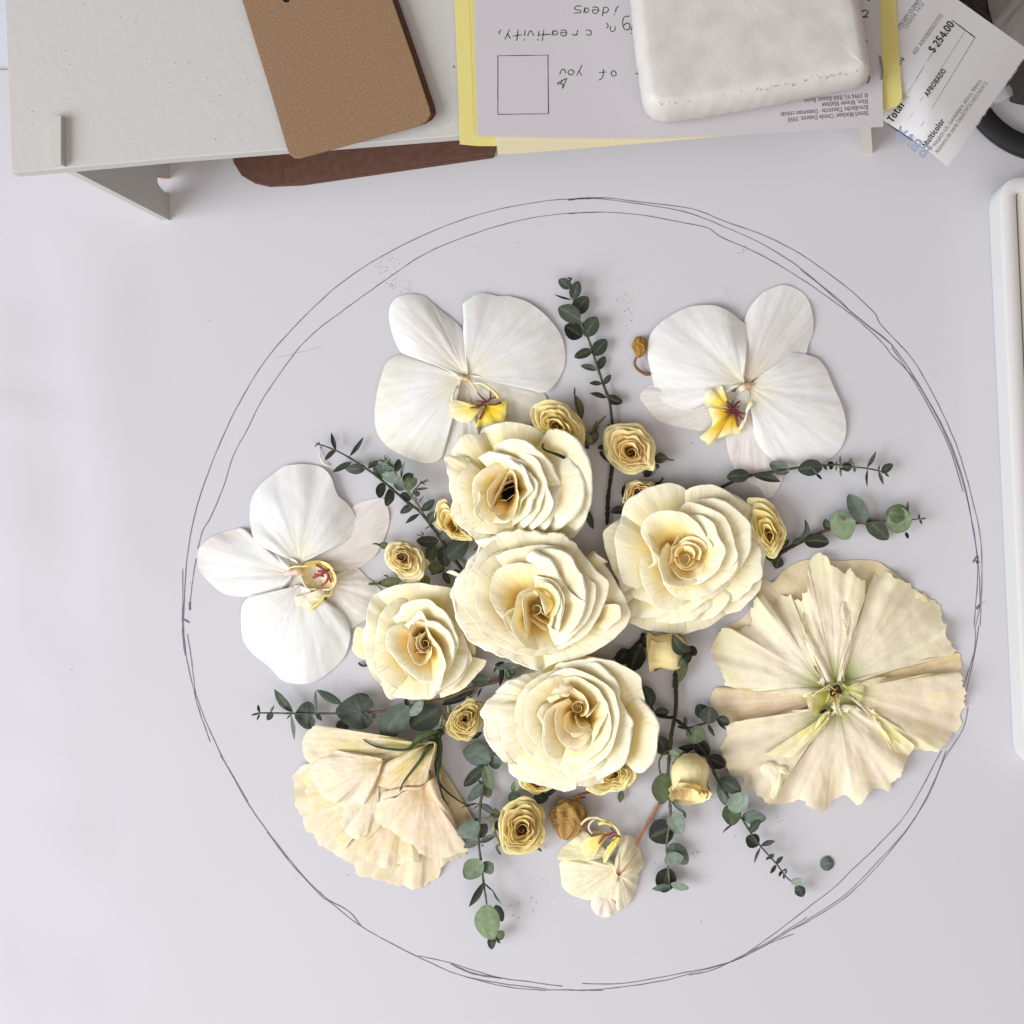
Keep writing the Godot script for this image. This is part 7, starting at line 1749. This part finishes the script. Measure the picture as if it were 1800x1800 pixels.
	t = sprig("eucalyptus sprig hanging below the lowest large rose's left, ending in a pale leaf", 850, 1480)
	leaves(t, [[790, 1268, 475, 1150, 270, MID, 6], [765, 1300, 915, 1262, 150, MID, 4], [725, 1325, 486, 1556, 136, DARK, 6], [700, 1520, 530, 1720, 122, MID, 5], [715, 1530, 770, 1685, 120, MID, 3], [725, 1322, 790, 1596, 140, OLIVE, 7.5], [690, 1530, 650, 1490, 30, MID, 6]])
	F(780, 1340, 4.2857)
	tube("stem", t, M.stem, q([335, -10, 312, 60, 296, 200, 275, 320, 268, 430, 262, 560, 268, 650, 280, 740, 292, 830, 298, 890, 325, 1075]), [4, 5, 6, 6.5, 7, 7, 6.5], 0.65, 0.4, C(84, 88, 66), C(92, 98, 80), 0.3, 70)
	leaves(t, [[272, 318, 374, 384, 56, DARK, 6], [268, 308, 128, 342, 14, DARK, 6], [266, 312, 216, 358, 10, DARK, 6], [268, 452, 106, 548, 150, LIGHT, 7], [262, 445, 235, 425, 30, DARK, 6], [255, 568, 322, 462, 90, DARK, 5.5], [268, 606, 402, 545, 50, MID, 7.5], [262, 600, 150, 642, 50, MID, 6], [285, 615, 298, 640, 10, DARK, 6], [290, 758, 370, 835, 96, MID, 6], [288, 742, 158, 872, 156, PALE, 8], [300, 905, 190, 1090, 54, DARK, 8], [300, 905, 380, 975, 14, DARK, 9], [368, 960, 432, 1064, 18, DARK, 11], [390, 1075, 442, 1200, 74, DARK, 6], [318, 1072, 358, 1338, 196, PALE, 9], [350, 1315, 362, 1410, 62, DARK, 4], [395, 1338, 452, 1272, 74, OLIVE, 4], [398, 1340, 432, 1364, 14, DARK, 4], [380, 1330, 395, 1360, 22, MID, 4]])

	F(1050, 1080, 3.3333)
	t = sprig("eucalyptus sprig running straight down to the right of the lowest large rose", 1185, 1420)
	tube("stem", t, M.stem, q([458, 330, 460, 430, 462, 520, 455, 600, 435, 700, 425, 800, 416, 900, 414, 960, 420, 1030, 425, 1100, 428, 1200, 412, 1300, 406, 1370, 415, 1480, 425, 1610]), [4, 4, 5, 6, 6, 5.5, 5], 1.0, 0.35, C(38, 36, 32), C(120, 116, 88), 0.4, 90)
	tube("stem", t, M.stem, q([455, 605, 400, 602, 360, 596, 330, 575, 305, 510]), [5, 5, 5, 4.5, 4], 0.8, 0.4, C(44, 42, 36), C(50, 48, 40))
	tube("stem", t, M.stem, q([426, 792, 390, 815, 366, 850, 362, 890, 372, 940]), [6, 6.5, 6.5, 6.5, 6], 0.45, 0.4, C(96, 104, 64), C(80, 84, 60))
	leaves(t, [[322, 535, 272, 418, 76, DARK], [332, 582, 420, 568, 62, DARK], [405, 822, 362, 712, 96, DARK, 3], [420, 800, 484, 832, 38, PALE, 7], [395, 930, 378, 1112, 122, OLIVE, 7], [430, 1088, 512, 1165, 30, MID], [505, 1150, 516, 1195, 16, MID], [428, 1160, 492, 1286, 108, LIGHT, 6], [445, 1245, 305, 1308, 148, BLACK, 4.5], [425, 1345, 528, 1462, 104, MID, 5], [392, 1448, 506, 1425, 84, LIGHT, 7], [418, 1486, 384, 1630, 124, BLACK, 4], [428, 1586, 320, 1608, 42, MID, 7], [430, 1578, 538, 1606, 48, LIGHT, 7], [405, 1370, 400, 1392, 12, DARK]], 5)
	# dark leaves at its top, under the wide open rose
	tube("stem", t, M.stem, q([272, 108, 256, 150, 215, 190, 180, 230, 178, 280]), [3, 3, 3.5, 3.5, 3], 1.0, 0.6, C(36, 36, 32), C(36, 36, 32))
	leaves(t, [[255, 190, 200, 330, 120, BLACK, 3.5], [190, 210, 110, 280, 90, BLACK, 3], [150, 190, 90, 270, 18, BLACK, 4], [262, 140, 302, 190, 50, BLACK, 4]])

	t = sprig("eucalyptus sprig slanting down to the right, its tip near a single loose leaf", 1310, 1430)
	tube("stem", t, M.stem, q([460, 615, 490, 640, 520, 662, 560, 715, 600, 770, 635, 820, 660, 868, 700, 960, 740, 1030, 780, 1092, 850, 1200, 900, 1280, 960, 1362, 1050, 1462, 1110, 1542, 1160, 1575]), [5, 5, 5, 5.5, 6, 6, 5], 0.7, 0.3, C(40, 38, 33), C(104, 100, 92), 0.35, 90)
	tube("stem", t, M.stem, q([470, 655, 520, 668, 580, 652, 640, 635, 690, 612, 725, 632]), [5, 5, 5.5, 5.5, 5, 5], 0.55, 0.3, C(44, 42, 36), C(56, 54, 46))
	leaves(t, [[640, 605, 585, 528, 84, DARK, 5], [648, 640, 660, 540, 112, DARK, 6], [700, 612, 776, 640, 62, DARK], [708, 638, 758, 676, 16, DARK], [648, 640, 688, 716, 24, DARK], [518, 652, 512, 596, 24, DARK], [600, 652, 556, 756, 118, OLIVE, 6.5], [580, 740, 652, 826, 88, BLACK, 3.5], [585, 770, 472, 782, 40, BLACK, 4], [550, 785, 498, 834, 22, BLACK, 4], [648, 836, 750, 890, 88, BLACK, 4], [712, 968, 842, 1040, 96, DARK, 6], [718, 978, 752, 1118, 62, MID, 5], [792, 1105, 786, 1238, 114, OLIVE, 5], [775, 1150, 876, 1048, 116, LIGHT, 8], [800, 1228, 732, 1282, 12, DARK], [850, 1182, 990, 1196, 84, MID, 5], [894, 1278, 952, 1208, 48, DARK, 7], [944, 1352, 874, 1302, 88, DARK, 5], [960, 1354, 1042, 1328, 32, DARK], [956, 1366, 920, 1458, 18, DARK], [1000, 1430, 1036, 1404, 30, MID], [1005, 1420, 990, 1440, 14, MID], [1050, 1462, 1088, 1418, 26, DARK], [1046, 1468, 1014, 1518, 24, DARK], [1085, 1502, 1112, 1490, 12, DARK], [1085, 1502, 1064, 1536, 18, DARK], [1095, 1520, 1094, 1552, 14, DARK], [1100, 1520, 1112, 1500, 12, MID], [1132, 1566, 1222, 1568, 46, LIGHT, 6], [1172, 1590, 1206, 1654, 66, BLACK, 4], [1165, 1590, 1178, 1620, 30, LIGHT, 5]], 5)

	var lo := thing("loose_leaf", "single round eucalyptus leaf lying alone inside the circle's lower right", "leaf", 1453, 1518, 0.2)
	leaf(lo, V(1306, 1462), V(1386, 1460), 84, C(92, 104, 100), {"hb": 0.9, "hm": 1.6, "ht": 0.9, "shape": 0.46, "roll": 0.1, "cup": -0.5, "bend": 0.0, "nu": 19})

# A round leaf with a notched base.
func heart_leaf(t: Node3D, b: Vector2, tip: Vector2, w: float, col: Color, h: float):
	var ax := (tip - b)
	var l := ax.length()
	var s := Vector2(-ax.y, ax.x) / l * (w / fs) * 0.5
	var e := PackedVector2Array([b + ax * 0.12, b - ax * 0.02 + s * 0.42, b + ax * 0.12 + s * 0.86, b + ax * 0.36 + s, b + ax * 0.64 + s * 0.82, b + ax * 0.88 + s * 0.4, tip, b + ax * 0.88 - s * 0.42, b + ax * 0.62 - s * 0.84, b + ax * 0.36 - s, b + ax * 0.12 - s * 0.88, b - ax * 0.03 - s * 0.44])
	petal("leaf", t, M.leaf, e, b + ax * 0.3, {"closed": true, "nu": 60, "nv": 12, "hb": h, "hs": [h, h + 1.2, h - 0.5, h + 0.8, h], "bulge": -0.5, "ripple": 0.25, "freq": 3, "lip": 0.2, "c0": col.lightened(0.03), "c1": col, "c2": col.darkened(0.16), "mid": 0.8, "streak": 0.16})

# ---------------------------------------------------------------- pods and odd bits
func small_bits():
	F(1040, 460, 3.6)
	var t := thing("dried_bud", "tiny dried brown bud on a curved stalk beside the upper right orchid", "bud", 1125, 620, 0.3)
	pod(t, V(306, 472), V(300, 608), 88, C(140, 104, 46), C(176, 136, 66), 6)
	tube("stalk", t, M.stem, q([284, 602, 272, 640, 285, 672, 315, 698, 345, 712, 372, 712]), [5, 4, 3, 2.2, 1.8, 1.6], 0.55, 0.75, C(140, 98, 62), C(130, 96, 66))

	F(840, 1340, 5.294)
	t = thing("dried_pod", "wrinkled golden brown dried pod between a small rose and the small orchid", "pod", 988, 1440, 0.3)
	pod(t, V(890, 345), V(800, 720), 330, C(138, 104, 54), C(186, 148, 86), 8)
	tube("stalk", t, M.stem, q([885, 350, 910, 325, 960, 300, 1010, 285, 1045, 278]), [7, 6, 5, 4, 3], 0.9, 0.6, C(160, 112, 60), C(150, 104, 58))
	leaf(t, V(945, 335), V(1010, 322), 18, C(98, 92, 58), {"hb": 3.0, "ht": 2.0, "called": "bract"})

	F(540, 740, 5.625)
	t = thing("flower_thread", "short curled cream flower thread beside the tip of the branched eucalyptus", "thread", 568, 800, 0.2)
	tube("thread", t, M.lip, q([128, 262, 122, 310, 132, 360, 152, 405, 185, 432, 222, 440]), [0.9, 1.4, 1.8, 1.6, 1.0], 0.28, 0.4, C(236, 230, 196), C(240, 234, 206))

# A withered pod: a ribbed body along an axis, squat and creased.
func pod(t: Node3D, a: Vector2, b: Vector2, w: float, c0: Color, c1: Color, ribs: int):
	w /= fs
	var axis := b - a
	var l := axis.length()
	axis /= l
	var side := Vector2(-axis.y, axis.x)
	var nu := 56
	var nv := 49
	var pts := PackedVector3Array()
	var cols := PackedColorArray()
	for i in nu:
		var u := float(i) / (nu - 1)
		var r := w * 0.5 * pow(sin(PI * clampf(pow(u, 0.8) * 0.97 + 0.015, 0.0, 1.0)), 0.62)
		for j in nv:
			var g := TAU * j / (nv - 1)
			var gg := g if j < nv - 1 else 0.0
			var fold := sin(gg * ribs + sin(u * 5.0) * 0.8)
			var n := nz.get_noise_2d(cos(gg) * 40.0 + 80.0 + u * 70.0, sin(gg) * 40.0 + u * 30.0)
			var rr := r * (1.0 + 0.05 * fold + 0.22 * n + 0.10 * nz.get_noise_2d(cos(gg) * 120.0 + u * 200.0, sin(gg) * 120.0 + 50.0))
			var p := a + axis * l * u + side * rr * cos(gg)
			var h := w * 0.5 * 0.25 * 0.72 + rr * 0.25 * 0.72 * sin(gg) + 0.4
			pts.append(P(p.x, p.y, h) - org)
			var k := clampf(0.5 + 0.4 * fold + 0.5 * n, 0, 1)
			var col := c0.lerp(c1, k)
			cols.append(col)
	put("body", t, fix_out(grid(nu, nv, pts, cols), nu, nv, pts), M.pod)
